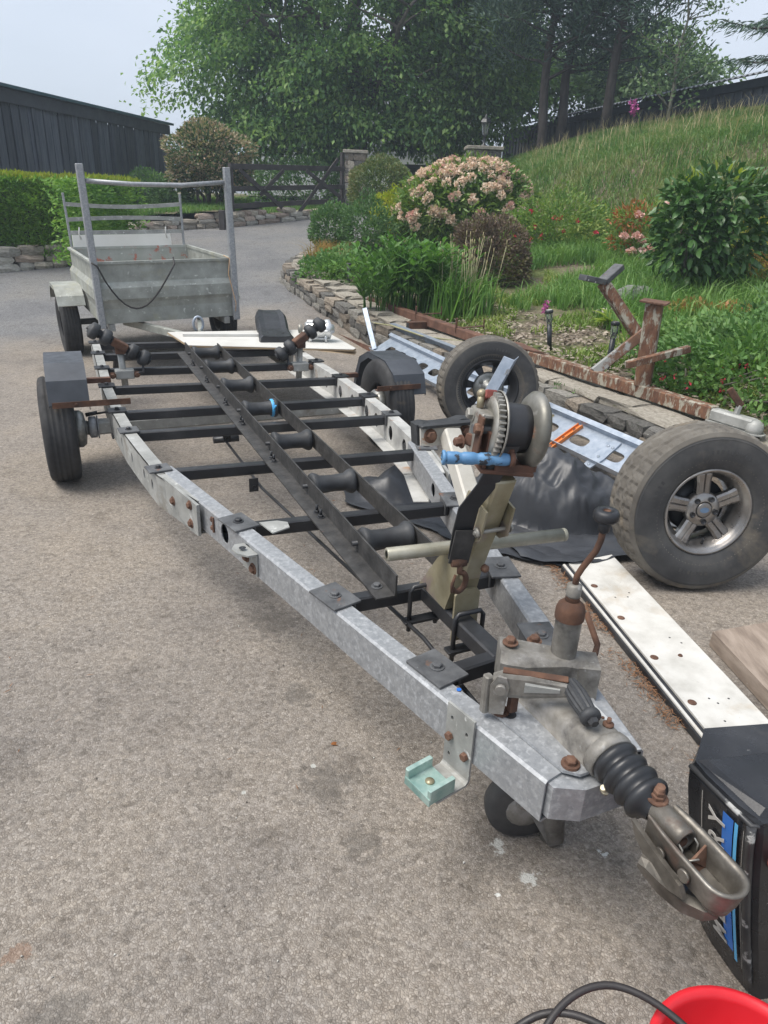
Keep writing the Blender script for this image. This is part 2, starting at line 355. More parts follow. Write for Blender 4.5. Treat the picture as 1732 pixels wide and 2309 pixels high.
M['boulder'] = mat('mossy_boulder', [(.09, .1, .085), (.17, .18, .16), (.26, .27, .25)], 6, .9, 0, .6, 20, bdist=.01, wear=[((.07, .1, .03), 5, .55, .65, 1, 0)])
M['cladding'] = mat('dark_stained_timber_board', [(.055, .065, .086), (.085, .096, .12), (.125, .135, .155)], 3, .75, 0, .3, 30, stretch=(6, 6, .6), objvar=.38,
    wear=[((.1, .095, .09), 6, .66, .78, .9, 0)])
M['trim_dark'] = mat('dark_timber_trim', [(.05, .056, .068), (.075, .082, .095)], 3, .75, 0, .2, 30)
M['roof_edge'] = mat('blue_green_roof_sheet', [(.05, .1, .13), (.09, .16, .19)], 3, .5, .1, .05, 30)
M['shed_wall'] = mat('slate_blue_shed_cladding', [(.06, .07, .085), (.085, .098, .115)], 2, .6, .1, .05, 30)
M['shed_roof'] = mat('grey_fibre_roof', [(.21, .225, .25), (.28, .295, .32)], 3, .8, 0, .2, 30)
M['shed_dark'] = mat('dark_blue_boarding', [(.02, .027, .038), (.035, .045, .06)], 2, .7, 0, .1, 30)
M['gate'] = mat('dark_brown_gate_timber', [(.032, .028, .028), (.052, .046, .045), (.075, .066, .064)], 4, .75, 0, .25, 40)
M['render_white'] = mat('white_rendered_wall', [(.62, .64, .66), (.72, .74, .76)], 2, .8, 0, .1, 30)
M['bark'] = mat('grey_brown_bark', [(.06, .052, .045), (.11, .095, .08), (.16, .14, .12)], 6, .95, 0, .8, 14, stretch=(2, 2, .5), bdist=.02)
M['bark_dark'] = mat('dark_conifer_bark', [(.032, .027, .025), (.06, .05, .045), (.09, .076, .068)], 6, .95, 0, .8, 14, stretch=(2, 2, .5), bdist=.02)
M['stem'] = mat('pale_dry_stem', [(.2, .2, .1), (.33, .31, .19)], 9, .9, 0, 0)
M['twig'] = mat('grey_twig', [(.1, .1, .075), (.18, .175, .14)], 9, .9, 0, 0)
M['black_post'] = mat('black_lamp_plastic', [(.012, .014, .017), (.024, .027, .032)], 8, .4, 0, .04, 60)
M['scuff'] = mat('scuffed_cowl_edge', [(.02, .021, .024), (.05, .05, .05)], 14, .45, 0, .1, 80, wear=[((.34, .34, .33), 20, .56, .62, .7, .1)])
M['string'] = mat('pale_orange_string', [(.5, .3, .16), (.6, .4, .24)], 30, .9, 0, 0)
M['needles'] = mat('orange_brown_needles', [(.14, .068, .034), (.25, .135, .07)], 30, .9, 0, 0)
M['pole'] = mat('dull_plated_tube', [(.22, .215, .17), (.33, .32, .26), (.42, .41, .35)], 12, .45, .35, .1, 120, wear=[((.24, .22, .16), 5, .56, .72, .6, .2)])
M['sign_white'] = mat('white_painted_panel', [(.7, .69, .64), (.78, .77, .73)], 4, .5, 0, .03, 60)
M['cheek'] = mat('tarnished_drum_cheek', [(.1, .1, .085), (.17, .165, .145), (.27, .265, .24)], 9, .45, .5, .12, 90, wear=[(RUST2, 11, .6, .68, .9, 0), ((.36, .35, .33), 20, .62, .72, .5, .4)])
M['silver'] = mat('silvery_label', [(.62, .62, .6), (.72, .72, .7)], 12, .35, .4, 0)
_m, _n, _l, _b = newmat('lamp_glass'); _b.inputs['Base Color'].default_value = (.8, .82, .8, 1); _b.inputs['Roughness'].default_value = .08
_b.inputs['Transmission Weight'].default_value = .85; M['glass'] = _m
_m, _n, _l, _b = newmat('loose_grit'); _g = _n.new('ShaderNodeNewGeometry'); _r = ramp(_n, [(.05, .045, .04), (.2, .18, .15), (.42, .4, .36), (.6, .59, .55)], 0, 1); _l.new(_g.outputs['Random Per Island'], _r.inputs['Fac']); _l.new(_r.outputs['Color'], _b.inputs['Base Color']); _b.inputs['Roughness'].default_value = .9; M['grit'] = _m
# foliage
M['l_tree'] = leafmat('broad_tree_leaves', [(.026, .062, .03), (.055, .115, .042), (.105, .185, .06), (.18, .26, .09)], .42)
M['l_treeb'] = leafmat('pale_tree_leaves', [(.035, .07, .025), (.065, .115, .035), (.1, .16, .05)], .35)
M['l_pine'] = leafmat('pine_needles', [(.022, .042, .036), (.038, .066, .05), (.06, .094, .062)], .12)
M['l_far'] = leafmat('far_green_leaves', [(.04, .075, .035), (.07, .12, .05), (.11, .16, .07)], .3)
M['l_hedge'] = leafmat('conifer_hedge_leaves', [(.04, .1, .02), (.085, .175, .032), (.15, .24, .045)], .35)
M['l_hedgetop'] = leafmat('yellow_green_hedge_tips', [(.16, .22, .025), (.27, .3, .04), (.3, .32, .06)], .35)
M['l_phot'] = leafmat('pinkish_cream_shrub_leaves', [(.1, .13, .06), (.22, .2, .12), (.34, .24, .17), (.4, .33, .24)], .25)
M['l_photin'] = leafmat('deep_green_shrub_leaves', [(.03, .06, .025), (.06, .1, .04)], .25)
M['l_round'] = leafmat('clipped_olive_leaves', [(.04, .065, .025), (.075, .11, .04), (.14, .13, .06)], .22)
M['l_mid'] = leafmat('mid_green_leaves', [(.03, .065, .025), (.055, .11, .04), (.09, .15, .055)], .3)
M['l_rhodo'] = leafmat('rhododendron_leaves', [(.04, .08, .022), (.08, .14, .035), (.15, .2, .05)], .28, .4)
M['l_yellow'] = leafmat('yellow_lime_leaves', [(.18, .24, .02), (.32, .36, .03), (.42, .42, .06)], .35)
M['l_peren'] = leafmat('bright_green_leaves', [(.028, .07, .018), (.05, .115, .026), (.085, .16, .04)], .34, .45)
M['l_tuft'] = leafmat('strap_leaves', [(.05, .11, .03), (.08, .165, .04), (.12, .2, .055)], .35)
M['l_berb'] = leafmat('purple_brown_leaves', [(.045, .04, .025), (.075, .052, .042), (.11, .08, .06), (.1, .1, .04)], .2)
M['l_fuch'] = leafmat('light_green_fuchsia_leaves', [(.05, .1, .025), (.09, .155, .035), (.16, .19, .05)], .35)
M['l_orange'] = leafmat('orange_new_leaves', [(.2, .07, .03), (.36, .12, .05), (.3, .2, .06)], .3)
M['l_camel'] = leafmat('glossy_camellia_leaves', [(.018, .048, .014), (.034, .078, .022), (.055, .11, .03)], .16, .36, .4)
M['l_cameltip'] = leafmat('yellow_camellia_tips', [(.16, .22, .03), (.26, .29, .05)], .25, .4, .4)
M['l_gold'] = leafmat('golden_bush_leaves', [(.15, .17, .03), (.27, .26, .05), (.36, .32, .09)], .35)
M['l_cover'] = leafmat('ground_cover_leaves', [(.035, .08, .022), (.06, .125, .035), (.1, .17, .05)], .3)
M['l_hosta'] = leafmat('lime_broad_leaves', [(.13, .22, .03), (.22, .31, .05), (.3, .36, .08)], .35)
M['l_heuch'] = leafmat('tawny_leaves', [(.1, .1, .03), (.2, .15, .04), (.24, .1, .05)], .3)
M['p_peach'] = leafmat('peach_petals', [(.72, .5, .39), (.82, .66, .52), (.86, .78, .65)], .3, .6, .2, (1, .9, .8))
M['p_pink'] = leafmat('pink_petals', [(.72, .44, .38), (.82, .6, .53)], .3, .6, .2, (1, .85, .8))
M['p_red'] = leafmat('red_petals', [(.4, .02, .05), (.55, .05, .09)], .25, .6, .2, (1, .8, .8))
M['p_magenta'] = leafmat('magenta_petals', [(.35, .06, .22), (.5, .14, .35)], .3, .6, .2, (1, .8, 1))
M['g_lawn'] = leafmat('short_grass', [(.07, .12, .025), (.11, .165, .035), (.17, .2, .06)], .3)
M['g_bank'] = leafmat('bank_grass', [(.036, .084, .024), (.06, .125, .034), (.1, .16, .05), (.165, .18, .085)], .3)
M['g_long'] = leafmat('long_grass', [(.045, .1, .025), (.08, .16, .04), (.13, .2, .06)], .35)
M['g_dry'] = leafmat('dry_grass_stalks', [(.26, .22, .12), (.38, .33, .2)], .3)

# asphalt: chippings bound in tar, tan near the trailers, greyer tarmac further up the drive
def asphalt():
    m, n, l, b = newmat('worn_asphalt_chippings'); c = n.new('ShaderNodeTexCoord').outputs['Object']
    wp = noise(n, l, c, 60, 2); ad = n.new('ShaderNodeVectorMath'); ad.operation = 'MULTIPLY_ADD'; ad.inputs[1].default_value = (.014, .014, .014)
    l.new(wp.outputs['Color'], ad.inputs[0]); l.new(c, ad.inputs[2])
    vo = n.new('ShaderNodeTexVoronoi'); vo.inputs['Scale'].default_value = 150; l.new(ad.outputs[0], vo.inputs['Vector'])
    ve = n.new('ShaderNodeTexVoronoi'); ve.feature = 'DISTANCE_TO_EDGE'; ve.inputs['Scale'].default_value = 150; l.new(ad.outputs[0], ve.inputs['Vector'])
    sx = n.new('ShaderNodeSeparateColor'); l.new(vo.outputs['Color'], sx.inputs[0])
    chips = ramp(n, [(.225, .199, .171), (.265, .236, .205), (.296, .266, .232), (.345, .314, .28)], .05, .95); l.new(sx.outputs[0], chips.inputs['Fac'])
    grey = ramp(n, [(.15, .152, .157), (.185, .188, .193), (.22, .223, .228), (.26, .262, .265)], .05, .95); l.new(sx.outputs[0], grey.inputs['Fac'])
    vb = n.new('ShaderNodeTexVoronoi'); vb.inputs['Scale'].default_value = 78; l.new(ad.outputs[0], vb.inputs['Vector']); sb_ = n.new('ShaderNodeSeparateColor'); l.new(vb.outputs['Color'], sb_.inputs[0])
    big = ramp(n, [(.55, .55, .55), (1, 1, 1), (1, 1, 1), (1.2, 1.19, 1.16)], .0, 1.); l.new(sb_.outputs[0], big.inputs['Fac'])
    fine = noise(n, l, c, 230, 3, .7); fr_ = ramp(n, [(.8, .79, .78), (1.16, 1.16, 1.16)], .3, .7); l.new(fine.outputs['Fac'], fr_.inputs['Fac'])
    # far tarmac mask
    sp = n.new('ShaderNodeSeparateXYZ'); l.new(c, sp.inputs[0]); nb = noise(n, l, c, .8, 4)
    yy = n.new('ShaderNodeMath'); yy.operation = 'MULTIPLY_ADD'; yy.inputs[1].default_value = 1.8; l.new(nb.outputs['Fac'], yy.inputs[0]); l.new(sp.outputs['Y'], yy.inputs[2])
    xx = n.new('ShaderNodeMath'); xx.operation = 'MULTIPLY_ADD'; xx.inputs[1].default_value = -.75; l.new(sp.outputs['X'], xx.inputs[0]); l.new(yy.outputs[0], xx.inputs[2])
    fr = n.new('ShaderNodeMapRange'); fr.inputs['From Min'].default_value = 10.2; fr.inputs['From Max'].default_value = 11.4; l.new(xx.outputs[0], fr.inputs['Value'])
    col = mix(n, l, fr.outputs[0], chips.outputs['Color'], grey.outputs['Color'])
    col = mix(n, l, .55, col, mix(n, l, 1., col, big.outputs['Color'], 'MULTIPLY')); col = mix(n, l, 1., col, fr_.outputs['Color'], 'MULTIPLY')
    # tar joints between chips
    er = ramp(n, [(0, 0, 0), (1, 1, 1)], .0, .22); l.new(ve.outputs['Distance'], er.inputs['Fac'])
    jn = mix(n, l, er.outputs['Color'], (.62, .6, .575), (1, 1, 1)); jv = noise(n, l, c, 38, 3); jr = ramp(n, [(0, 0, 0), (1, 1, 1)], .4, .6); l.new(jv.outputs['Fac'], jr.inputs['Fac']); jn = mix(n, l, jr.outputs['Color'], jn, (.93, .93, .93)); col = mix(n, l, 1., col, jn, 'MULTIPLY')
    # broad dirt and pale patches
    t = noise(n, l, c, .9, 6, .6); pr = ramp(n, [(.74, .75, .78), (1, 1, 1), (1.14, 1.11, 1.05)], .32, .68); l.new(t.outputs['Fac'], pr.inputs['Fac'])
    col = mix(n, l, 1., col, pr.outputs['Color'], 'MULTIPLY')
    t = noise(n, l, c, 5.5, 6, .7); pr = ramp(n, [(.7, .69, .68), (1, 1, 1)], .3, .46); l.new(t.outputs['Fac'], pr.inputs['Fac'])
    col = mix(n, l, 1., col, pr.outputs['Color'], 'MULTIPLY')
    def patch(cx, cy, rad, colr, sc, lo, hi, amt=1.0, ring=0, sy=1):
        nonlocal col
        v = n.new('ShaderNodeVectorMath'); v.operation = 'SUBTRACT'; l.new(c, v.inputs[0]); v.inputs[1].default_value = (cx, cy, 0)
        s = n.new('ShaderNodeVectorMath'); s.operation = 'MULTIPLY'; l.new(v.outputs[0], s.inputs[0]); s.inputs[1].default_value = (1, sy, 0)
        ln = n.new('ShaderNodeVectorMath'); ln.operation = 'LENGTH'; l.new(s.outputs[0], ln.inputs[0])
        a = n.new('ShaderNodeMapRange'); l.new(ln.outputs['Value'], a.inputs['Value'])
        if ring:
            d = n.new('ShaderNodeMath'); d.operation = 'SUBTRACT'; d.inputs[1].default_value = rad; l.new(ln.outputs['Value'], d.inputs[0])
            d2 = n.new('ShaderNodeMath'); d2.operation = 'ABSOLUTE'; l.new(d.outputs[0], d2.inputs[0]); l.new(d2.outputs[0], a.inputs['Value'])
            a.inputs['From Min'].default_value = 0; a.inputs['From Max'].default_value = ring
        else: a.inputs['From Min'].default_value = 0; a.inputs['From Max'].default_value = rad
        a.inputs['To Min'].default_value = .62; a.inputs['To Max'].default_value = 0
        nn = noise(n, l, c, sc, 6, .7); ss_ = n.new('ShaderNodeMath'); ss_.operation = 'ADD'; l.new(nn.outputs['Fac'], ss_.inputs[0]); l.new(a.outputs[0], ss_.inputs[1])
        rr = ramp(n, [(0, 0, 0), (amt,)*3], lo, hi); l.new(ss_.outputs[0], rr.inputs['Fac'])
        col = mix(n, l, rr.outputs['Color'], col, colr)
    patch(-.93, 2.62, .11, (.24, .12, .07), 46, 1.03, 1.2, .62, .085, .8)
    patch(.33, 1.31, .07, (.5, .5, .47), 44, .93, 1.0, .9); patch(.39, 1.22, .075, (.52, .52, .49), 48, .92, 1.0, .9)
    patch(.31, 1.17, .03, (.6, .6, .57), 34, .95, .99, 1); patch(.6, 1.3, .05, (.6, .6, .57), 34, .96, 1.0, 1)
    for cx, cy, rd in ((-.4, 2.3, .28), (-.25, 1.87, .16), (-.13, 1.5, .2), (-.02, 1.3, .14), (-.5, 2.5, .2), (.1, 2.0, .25)):
        patch(cx, cy, rd*1.15, (.085, .077, .068), 34, .9, 1.16, .5)
    patch(-.35, 1.45, .03, (.42, .42, .39), 30, .9, .96, 1); patch(-.17, 1.56, .02, (.42, .42, .39), 30, .9, .96, 1); patch(-1.9, 4.6, .05, (.3, .1, .05), 20, .9, 1, .6)
    patch(-.74, .98, .09, (.22, .13, .085), 24, .95, 1.15, .5); patch(-.42, 1.25, .07, (.2, .12, .08), 24, 1.0, 1.15, .5); patch(-.6, .85, .2, (.1, .095, .085), 22, .92, 1.15, .4)
    l.new(col, b.inputs['Base Color']); b.inputs['Roughness'].default_value = .85; b.inputs['Specular IOR Level'].default_value = .35
    hm = n.new('ShaderNodeMath'); hm.operation = 'MULTIPLY_ADD'; hm.inputs[1].default_value = .5; l.new(sx.outputs[1], hm.inputs[0]); l.new(er.outputs['Color'], hm.inputs[2])
    bn = n.new('ShaderNodeBump'); bn.inputs['Strength'].default_value = .55; bn.inputs['Distance'].default_value = .0035
    l.new(hm.outputs[0], bn.inputs['Height']); l.new(bn.outputs['Normal'], b.inputs['Normal']); return m
M['asphalt'] = asphalt()
def soilmat():
    m, n, l, b = newmat('bed_soil_and_turf'); c = n.new('ShaderNodeTexCoord').outputs['Object']
    t = noise(n, l, c, 30, 6, .7); r = ramp(n, [(.06, .045, .03), (.14, .11, .08), (.24, .2, .15)], .3, .7); l.new(t.outputs['Fac'], r.inputs['Fac'])
    t2 = noise(n, l, c, 1.1, 5, .7); r2 = ramp(n, [(0, 0, 0), (1, 1, 1)], .42, .56); l.new(t2.outputs['Fac'], r2.inputs['Fac'])
    t3 = noise(n, l, c, 18, 5, .7); r3 = ramp(n, [(.04, .06, .018), (.09, .115, .03), (.16, .16, .06)], .3, .7); l.new(t3.outputs['Fac'], r3.inputs['Fac'])
    l.new(mix(n, l, r2.outputs['Color'], r.outputs['Color'], r3.outputs['Color']), b.inputs['Base Color'])
    b.inputs['Roughness'].default_value = 1; bn = n.new('ShaderNodeBump'); bn.inputs['Strength'].default_value = .8; bn.inputs['Distance'].default_value = .02
    l.new(t.outputs['Fac'], bn.inputs['Height']); l.new(bn.outputs['Normal'], b.inputs['Normal']); return m
M['soil'] = soilmat()
# ------------------------------------------------------------------ terrain
WALL = [(-.45, 19.2), (-.7, 15), (-1.05, 12.8), (-1.38, 11.3), (-1.45, 10.6), (-1.22, 10.0), (-.85, 9.2), (-.25, 7.95), (.45, 6.7), (1.08, 5.62), (1.62, 4.6), (2.0, 3.75), (2.6, 2.5)]
def ss(a, b, x):
    t = max(0., min(1., (x-a)/(b-a))); return t*t*(3-2*t)
def gz(x, y):
    r = .085*(min(y, 19.5)-7.2); r = .5*(r+math.sqrt(r*r+.0006)) if r > -.3 else 0
    k = ss(7, 15, y)
    return max(0, r)+.024*max(-3, min(6, x+3))*k
def wdist(x, y):
    best = 1e9; sg = 1
    for (x0, y0), (x1, y1) in zip(WALL[:-1], WALL[1:]):
        dx, dy = x1-x0, y1-y0; t = max(0, min(1, ((x-x0)*dx+(y-y0)*dy)/(dx*dx+dy*dy)))
        d = math.hypot(x-x0-dx*t, y-y0-dy*t)
        if d < best: best = d; sg = 1 if dx*(y-y0)-dy*(x-x0) > 0 else -1
    return best*sg
def bz(x, y):
    d = max(0, wdist(x, y))
    z = .25+.125*min(d, 5)+.085*max(0, min(y, 18)-8.2); k = ss(9, 15, y); s0 = 4.6-2.8*k
    return z+(.7+.21*max(0, min(x, 8)-2))*ss(s0, s0+3.4-1.8*k, d)
def foot(y): return 4.6-2.8*ss(9, 15, y)
def grid(name, xs, ys, f, mat, keep=None):
    nx, ny = len(xs), len(ys)
    v = np.array([(x, y, f(x, y)) for y in ys for x in xs]); F = []
    for j in range(ny-1):
        for i in range(nx-1):
            if keep and not keep((xs[i]+xs[i+1])/2, (ys[j]+ys[j+1])/2): continue
            a = j*nx+i; F.append((a, a+1, a+nx+1, a+nx))
    return np_mesh(name, v, np.array(F), mat, None, 'structure', True)
def steps(*seg):
    out = []
    for a, b, s in seg: out += list(np.arange(a, b, s))
    return out+[seg[-1][1]]
grid('driveway', steps((-320, -20, 60), (-20, -8, 2), (-8, 6, .5), (6, 20, 2), (20, 320, 60)),
     steps((-40, -4, 6), (-4, 6, 2.5), (6, 20, .5), (20, 40, 4), (40, 400, 60)), gz, M['asphalt'])
grid('garden_bed', steps((-1.6, 6, .15), (6, 14, .5), (14, 60, 8)), steps((2.3, 15, .2), (15, 26, .5), (26, 60, 8)),
     lambda x, y: bz(x, y)+.03*mnoise.noise((x*1.3, y*1.3, 0))+(0 if wdist(x, y) > .22 else -.6), M['soil'], lambda x, y: wdist(x, y) > .12)
# verge behind the left hand walls
grid('verge', steps((-30, -3, .75)), steps((10.5, 21, .5), (21, 40, 5)), lambda x, y: gz(x, y)+.33,
     M['soil'], lambda x, y: (y > 10.9+(x+6)*.55 and x < -5.2) or (y > 15.6+(x+4.6)*.8 and x > -5.6 and x < -3.6))

# ------------------------------------------------------------------ foliage tools (numpy)
rng = np.random.default_rng(11)
def unit(a): return a/np.maximum(np.linalg.norm(a, axis=1, keepdims=True), 1e-9)
def leaves(name, c, d, L, W, mat, parent=None, kind=None, fold=.18, flat=0.):
    """one folded two-triangle leaf per point; flat>0 turns the blades level"""
    n = len(c); d = unit(d); rnd = rng.normal(size=(n, 3)); rnd[:, 2] += flat*3
    s = unit(np.cross(d, rnd)); nn = np.cross(s, d)
    L = (L*rng.uniform(.65, 1.25, n))[:, None]; W = (W*rng.uniform(.7, 1.25, n))[:, None]
    v = np.stack([c, c+d*L*.45+s*W*.5+nn*W*fold, c+d*L, c+d*L*.45-s*W*.5+nn*W*fold], 1).reshape(-1, 3)
    b = np.arange(n)[:, None]*4
    f = np.concatenate([b+np.array([[0, 1, 2]]), b+np.array([[0, 2, 3]])], 1).reshape(-1, 3)
    return np_mesh(name, v, f, mat, parent, kind)
def blades(name, c, h, w, mat, parent=None, kind=None, lean=.35, wind=(0, 0)):
    n = len(c); a = rng.uniform(0, 2*np.pi, n); s = np.stack([np.cos(a), np.sin(a), a*0], 1)
    o = rng.normal(size=(n, 3))*lean; o[:, 2] = 0; o[:, 0] += wind[0]; o[:, 1] += wind[1]
    h = (h*rng.uniform(.55, 1.25, n))[:, None]; w = w*rng.uniform(.7, 1.3, n)[:, None]; up = np.array([[0, 0, 1.]])
    m = c+up*h*.6+o*h*.3; t = c+up*h*(.96-.25*np.linalg.norm(o, axis=1, keepdims=True))+o*h*1.0
    v = np.stack([c-s*w, c+s*w, m-s*w*.7, m+s*w*.7, t], 1).reshape(-1, 3); b = np.arange(n)[:, None]*5
    f = np.concatenate([b+np.array([[0, 1, 3]]), b+np.array([[0, 3, 2]]), b+np.array([[2, 3, 4]])], 1).reshape(-1, 3)
    return np_mesh(name, v, f, mat, parent, kind)
def blob(n, blobs, shell=.35, lump=.18, freq=2.2):
    """points in the outer shell of lumpy ellipsoids, with outward directions"""
    w = np.array([(r[0]*r[1]+r[1]*r[2]+r[0]*r[2]) for _, r in blobs]); k = rng.choice(len(blobs), n, p=w/w.sum())
    C = np.array([b[0] for b in blobs], float)[k]; Rr = np.array([b[1] for b in blobs], float)[k]
    u = unit(rng.normal(size=(n, 3))); rad = 1-shell*rng.uniform(0, 1, n)**1.6
    ph = (u*freq+C*.7); lum = np.sin(ph[:, 0]*2.1+1)*np.sin(ph[:, 1]*2.7+2)+np.sin(ph[:, 2]*3.1+ph[:, 0]*1.7)
    rad = rad*(1+lump*lum*.6)
    return C+u*Rr*rad[:, None], u
def bush(name, label, cat, blobs, n, L, W, mat, group=None, shell=.4, lump=.18, up=.5, rnd=.7, base=None, stems=True, crown='foliage', flat=.3, smat='twig'):
    bx = base if base is not None else (blobs[0][0][0], blobs[0][0][1], bz(blobs[0][0][0], blobs[0][0][1]))
    t = thing(name, label, cat, bx, 0, group)
    p, u = blob(n, [((c[0]-bx[0], c[1]-bx[1], c[2]-bx[2]), r) for c, r in blobs], shell, lump)
    p = p[p[:, 2] > -.02]; u = u[:len(p)] if len(u) == len(p) else unit(p-np.mean(p, 0))
    d = u+rng.normal(size=p.shape)*rnd; d[:, 2] += up
    leaves(crown, p, d, L, W, mat, t, None, flat=flat)
    if stems:
        mb = MB()
        for c, r in blobs:
            for _ in range(4):
                q = Vector((c[0]-bx[0]+rng.uniform(-.5, .5)*r[0], c[1]-bx[1]+rng.uniform(-.5, .5)*r[1], c[2]-bx[2]))
                a = Vector((q.x*.25, q.y*.25, -.05)); mb.tube([a, a.lerp(q, .5)+Vector((.02, 0, .02)), q], [.012, .009, .005], 5)
        obj('stem', mb, M[smat], t)
    return t
def branch(mb, a, b, r0, r1, n=8, wob=.06, seg=5):
    a, b = Vector(a), Vector(b); L = (b-a).length; pts = []
    for i in range(seg+1):
        t = i/seg; k = math.sin(math.pi*t)*wob*L
        pts.append(a.lerp(b, t)+Vector((random.uniform(-1, 1)*k, random.uniform(-1, 1)*k, random.uniform(-.5, 1)*k)))
    mb.tube(pts, [r0+(r1-r0)*i/seg for i in range(seg+1)], n)
    return pts
def scatter(n, x0, x1, y0, y1, ok, f):
    P = []
    while len(P) < n:
        x, y = random.uniform(x0, x1), random.uniform(y0, y1)
        if ok(x, y): P.append((x, y, f(x, y)))
    return np.array(P)
random.seed(4)

# ------------------------------------------------------------------ thin summer haze
hm, hn, hl, hb_ = newmat('air_haze'); hn.remove(hb_); hv = hn.new('ShaderNodeVolumePrincipled')
hv.inputs['Color'].default_value = (.74, .86, 1, 1); hv.inputs['Density'].default_value = .0032; hv.inputs['Anisotropy'].default_value = .2
hl.new(hv.outputs[0], hn['Material Output'].inputs['Volume'])
hz_ = MB(); hz_.add([(x, y, z) for z in (-2, 16) for x, y in ((-330, -50), (330, -50), (330, 410), (-330, 410))], [(3, 2, 1, 0), (4, 5, 6, 7), (0, 1, 5, 4), (1, 2, 6, 5), (2, 3, 7, 6), (3, 0, 4, 7)])
obj('haze', hz_, hm, None, None, 'stuff')
# ------------------------------------------------------------------ buildings
def lerp(a, b, t): return a+(b-a)*t
# dark boarded timber building on the left
A, B = Vector((-7.45, 10.0, 0)), Vector((-6.08, 20.8, 0)); dAB = (B-A).normalized(); nAB = Vector((dAB.y, -dAB.x, 0)); LAB = (B-A).length
tb = thing('timber_building', 'long dark timber building clad in vertical boards behind the left hedge', 'building', A)
mb = MB(); z0, z1 = .15, 2.78
mb.box(dAB*LAB/2-nAB*1.9+V(0, 0, 1.4), (3.6, LAB-.1, 2.6), Matrix((nAB, dAB, V(0, 0, 1))).transposed())
obj('wall', mb, M['shed_dark'], tb)
bm_ = []
for k in range(4):
    mb = MB(); mb.box((0, 0, 0), (.03, .208, z1-z0), None, .004); o = obj('board', mb, M['cladding'], tb); bm_.append(o)
rot = Matrix((nAB, dAB, V(0, 0, 1))).transposed().to_4x4(); nb = int(LAB/.25)
for i in range(nb):
    w = dAB*(.12+i*.25)+nAB*random.uniform(-.008, .01)+V(0, 0, (z0+z1)/2+random.uniform(-.015, .01))
    Mx = Matrix.Translation(w) @ rot @ Matrix.Rotation(random.uniform(-.006, .006), 4, 'X')
    if i < 4: bm_[i].matrix_local = Mx
    else: share('board', bm_[i % 4], tb, Mx)
for z in (.5, 1.72, 2.6):
    mb = MB(); mb.beam(-nAB*.045+V(0, 0, z), dAB*LAB-nAB*.045+V(0, 0, z), .05, .12); obj('batten', mb, M['trim_dark'], tb)
for y in (4.9, 7.9):
    mb = MB(); mb.beam(dAB*y+nAB*.035+V(0, 0, .1), dAB*y+nAB*.035+V(0, 0, 2.75), .1, .03, up=nAB); obj('cover_strip', mb, M['cladding'], tb)
mb = MB(); mb.beam(nAB*.05+V(0, 0, 2.83), dAB*(LAB+.05)+nAB*.05+V(0, 0, 2.83), .04, .22); obj('fascia', mb, M['trim_dark'], tb)
mb = MB(); mb.prism([(-.1, .14), (LAB+.15, .14), (LAB+.15, -3.9), (-.1, -3.9)], V(0, 0, 2.955), dAB, (nAB+V(0, 0, -.03)).normalized(), -.05); obj('roof', mb, M['roof_edge'], tb)

# long slate-blue shed up on the right
A, B = Vector((3.9, 30.5, 0)), Vector((8.6, 9.5, 0)); dS = (B-A).normalized(); nS = Vector((dS.y, -dS.x, 0)); LS = (B-A).length
if nS.dot(Vector((-1, -1, 0))) < 0: nS = -nS
sh = thing('long_shed', 'long slate blue shed with pale ribbed roof above the grass bank', 'shed', A)
RS = Matrix((nS, dS, V(0, 0, 1))).transposed()
mb = MB(); mb.box(dS*LS/2-nS*2.6+V(0, 0, 2.3), (5.1, LS-.1, 3.2), RS); obj('wall', mb, M['shed_wall'], sh)
mb = MB(); src = None
for i in range(int(LS/.3)):
    if src is None:
        b_ = MB(); b_.box((0, 0, 0), (.05, .1, 3.0), None, .012); src = obj('cladding_rib', b_, M['shed_wall'], sh); src.matrix_local = Matrix.Translation(dS*.1-nS*.03+V(0, 0, 2.25)) @ RS.to_4x4()
    else: share('cladding_rib', src, sh, Matrix.Translation(dS*(.1+i*.3)-nS*.03+V(0, 0, 2.25)) @ RS.to_4x4())
mb = MB(); mb.beam(nS*.03+V(0, 0, 3.84), dS*LS+nS*.03+V(0, 0, 3.84), .04, .16); obj('eaves_board', mb, M['shed_dark'], sh)
mb = MB(); ribs = int(LS/.09); r1_ = []; r2_ = []
slope = (-nS*1.0+V(0, 0, .24)).normalized()
for i in range(ribs+1):
    h = .018*(1 if i % 2 else -1); p = dS*(i*LS/ribs)+nS*.22+V(0, 0, 3.97+h)
    r1_.append(p); r2_.append(p+slope*3.4)
mb.loft([[*r1_, *[q-V(0, 0, .012) for q in reversed(r1_)]], [*r2_, *[q-V(0, 0, .012) for q in reversed(r2_)]]]); obj('roof', mb, M['shed_roof'], sh)
mb = MB(); mb.beam(dS*12.5+nS*.06+V(0, 0, 2.4), dS*LS+nS*.06+V(0, 0, 2.4), .03, 2.4); obj('dark_boarding', mb, M['shed_dark'], sh)
# pale house glimpsed under the big tree
hs = thing('white_house', 'white rendered building glimpsed under the big tree crown beyond the gate', 'house', (-1.5, 34, 1.2))
mb = MB(); mb.box((0, 0, 1.35), (9.5, 4, 2.9)); obj('wall', mb, M['render_white'], hs)
mb = MB(); mb.prism([(-2.4, 0), (2.4, 0), (0, 1.3)], (-5, 0, 2.8), (0, 1, 0), (0, 0, 1), 10); obj('roof', mb, M['shed_roof'], hs)
mb = MB(); mb.box((3.4, -2.02, 1.5), (.9, .06, 1.1)); w_ = obj('window', mb, M['trim_dark'], hs)

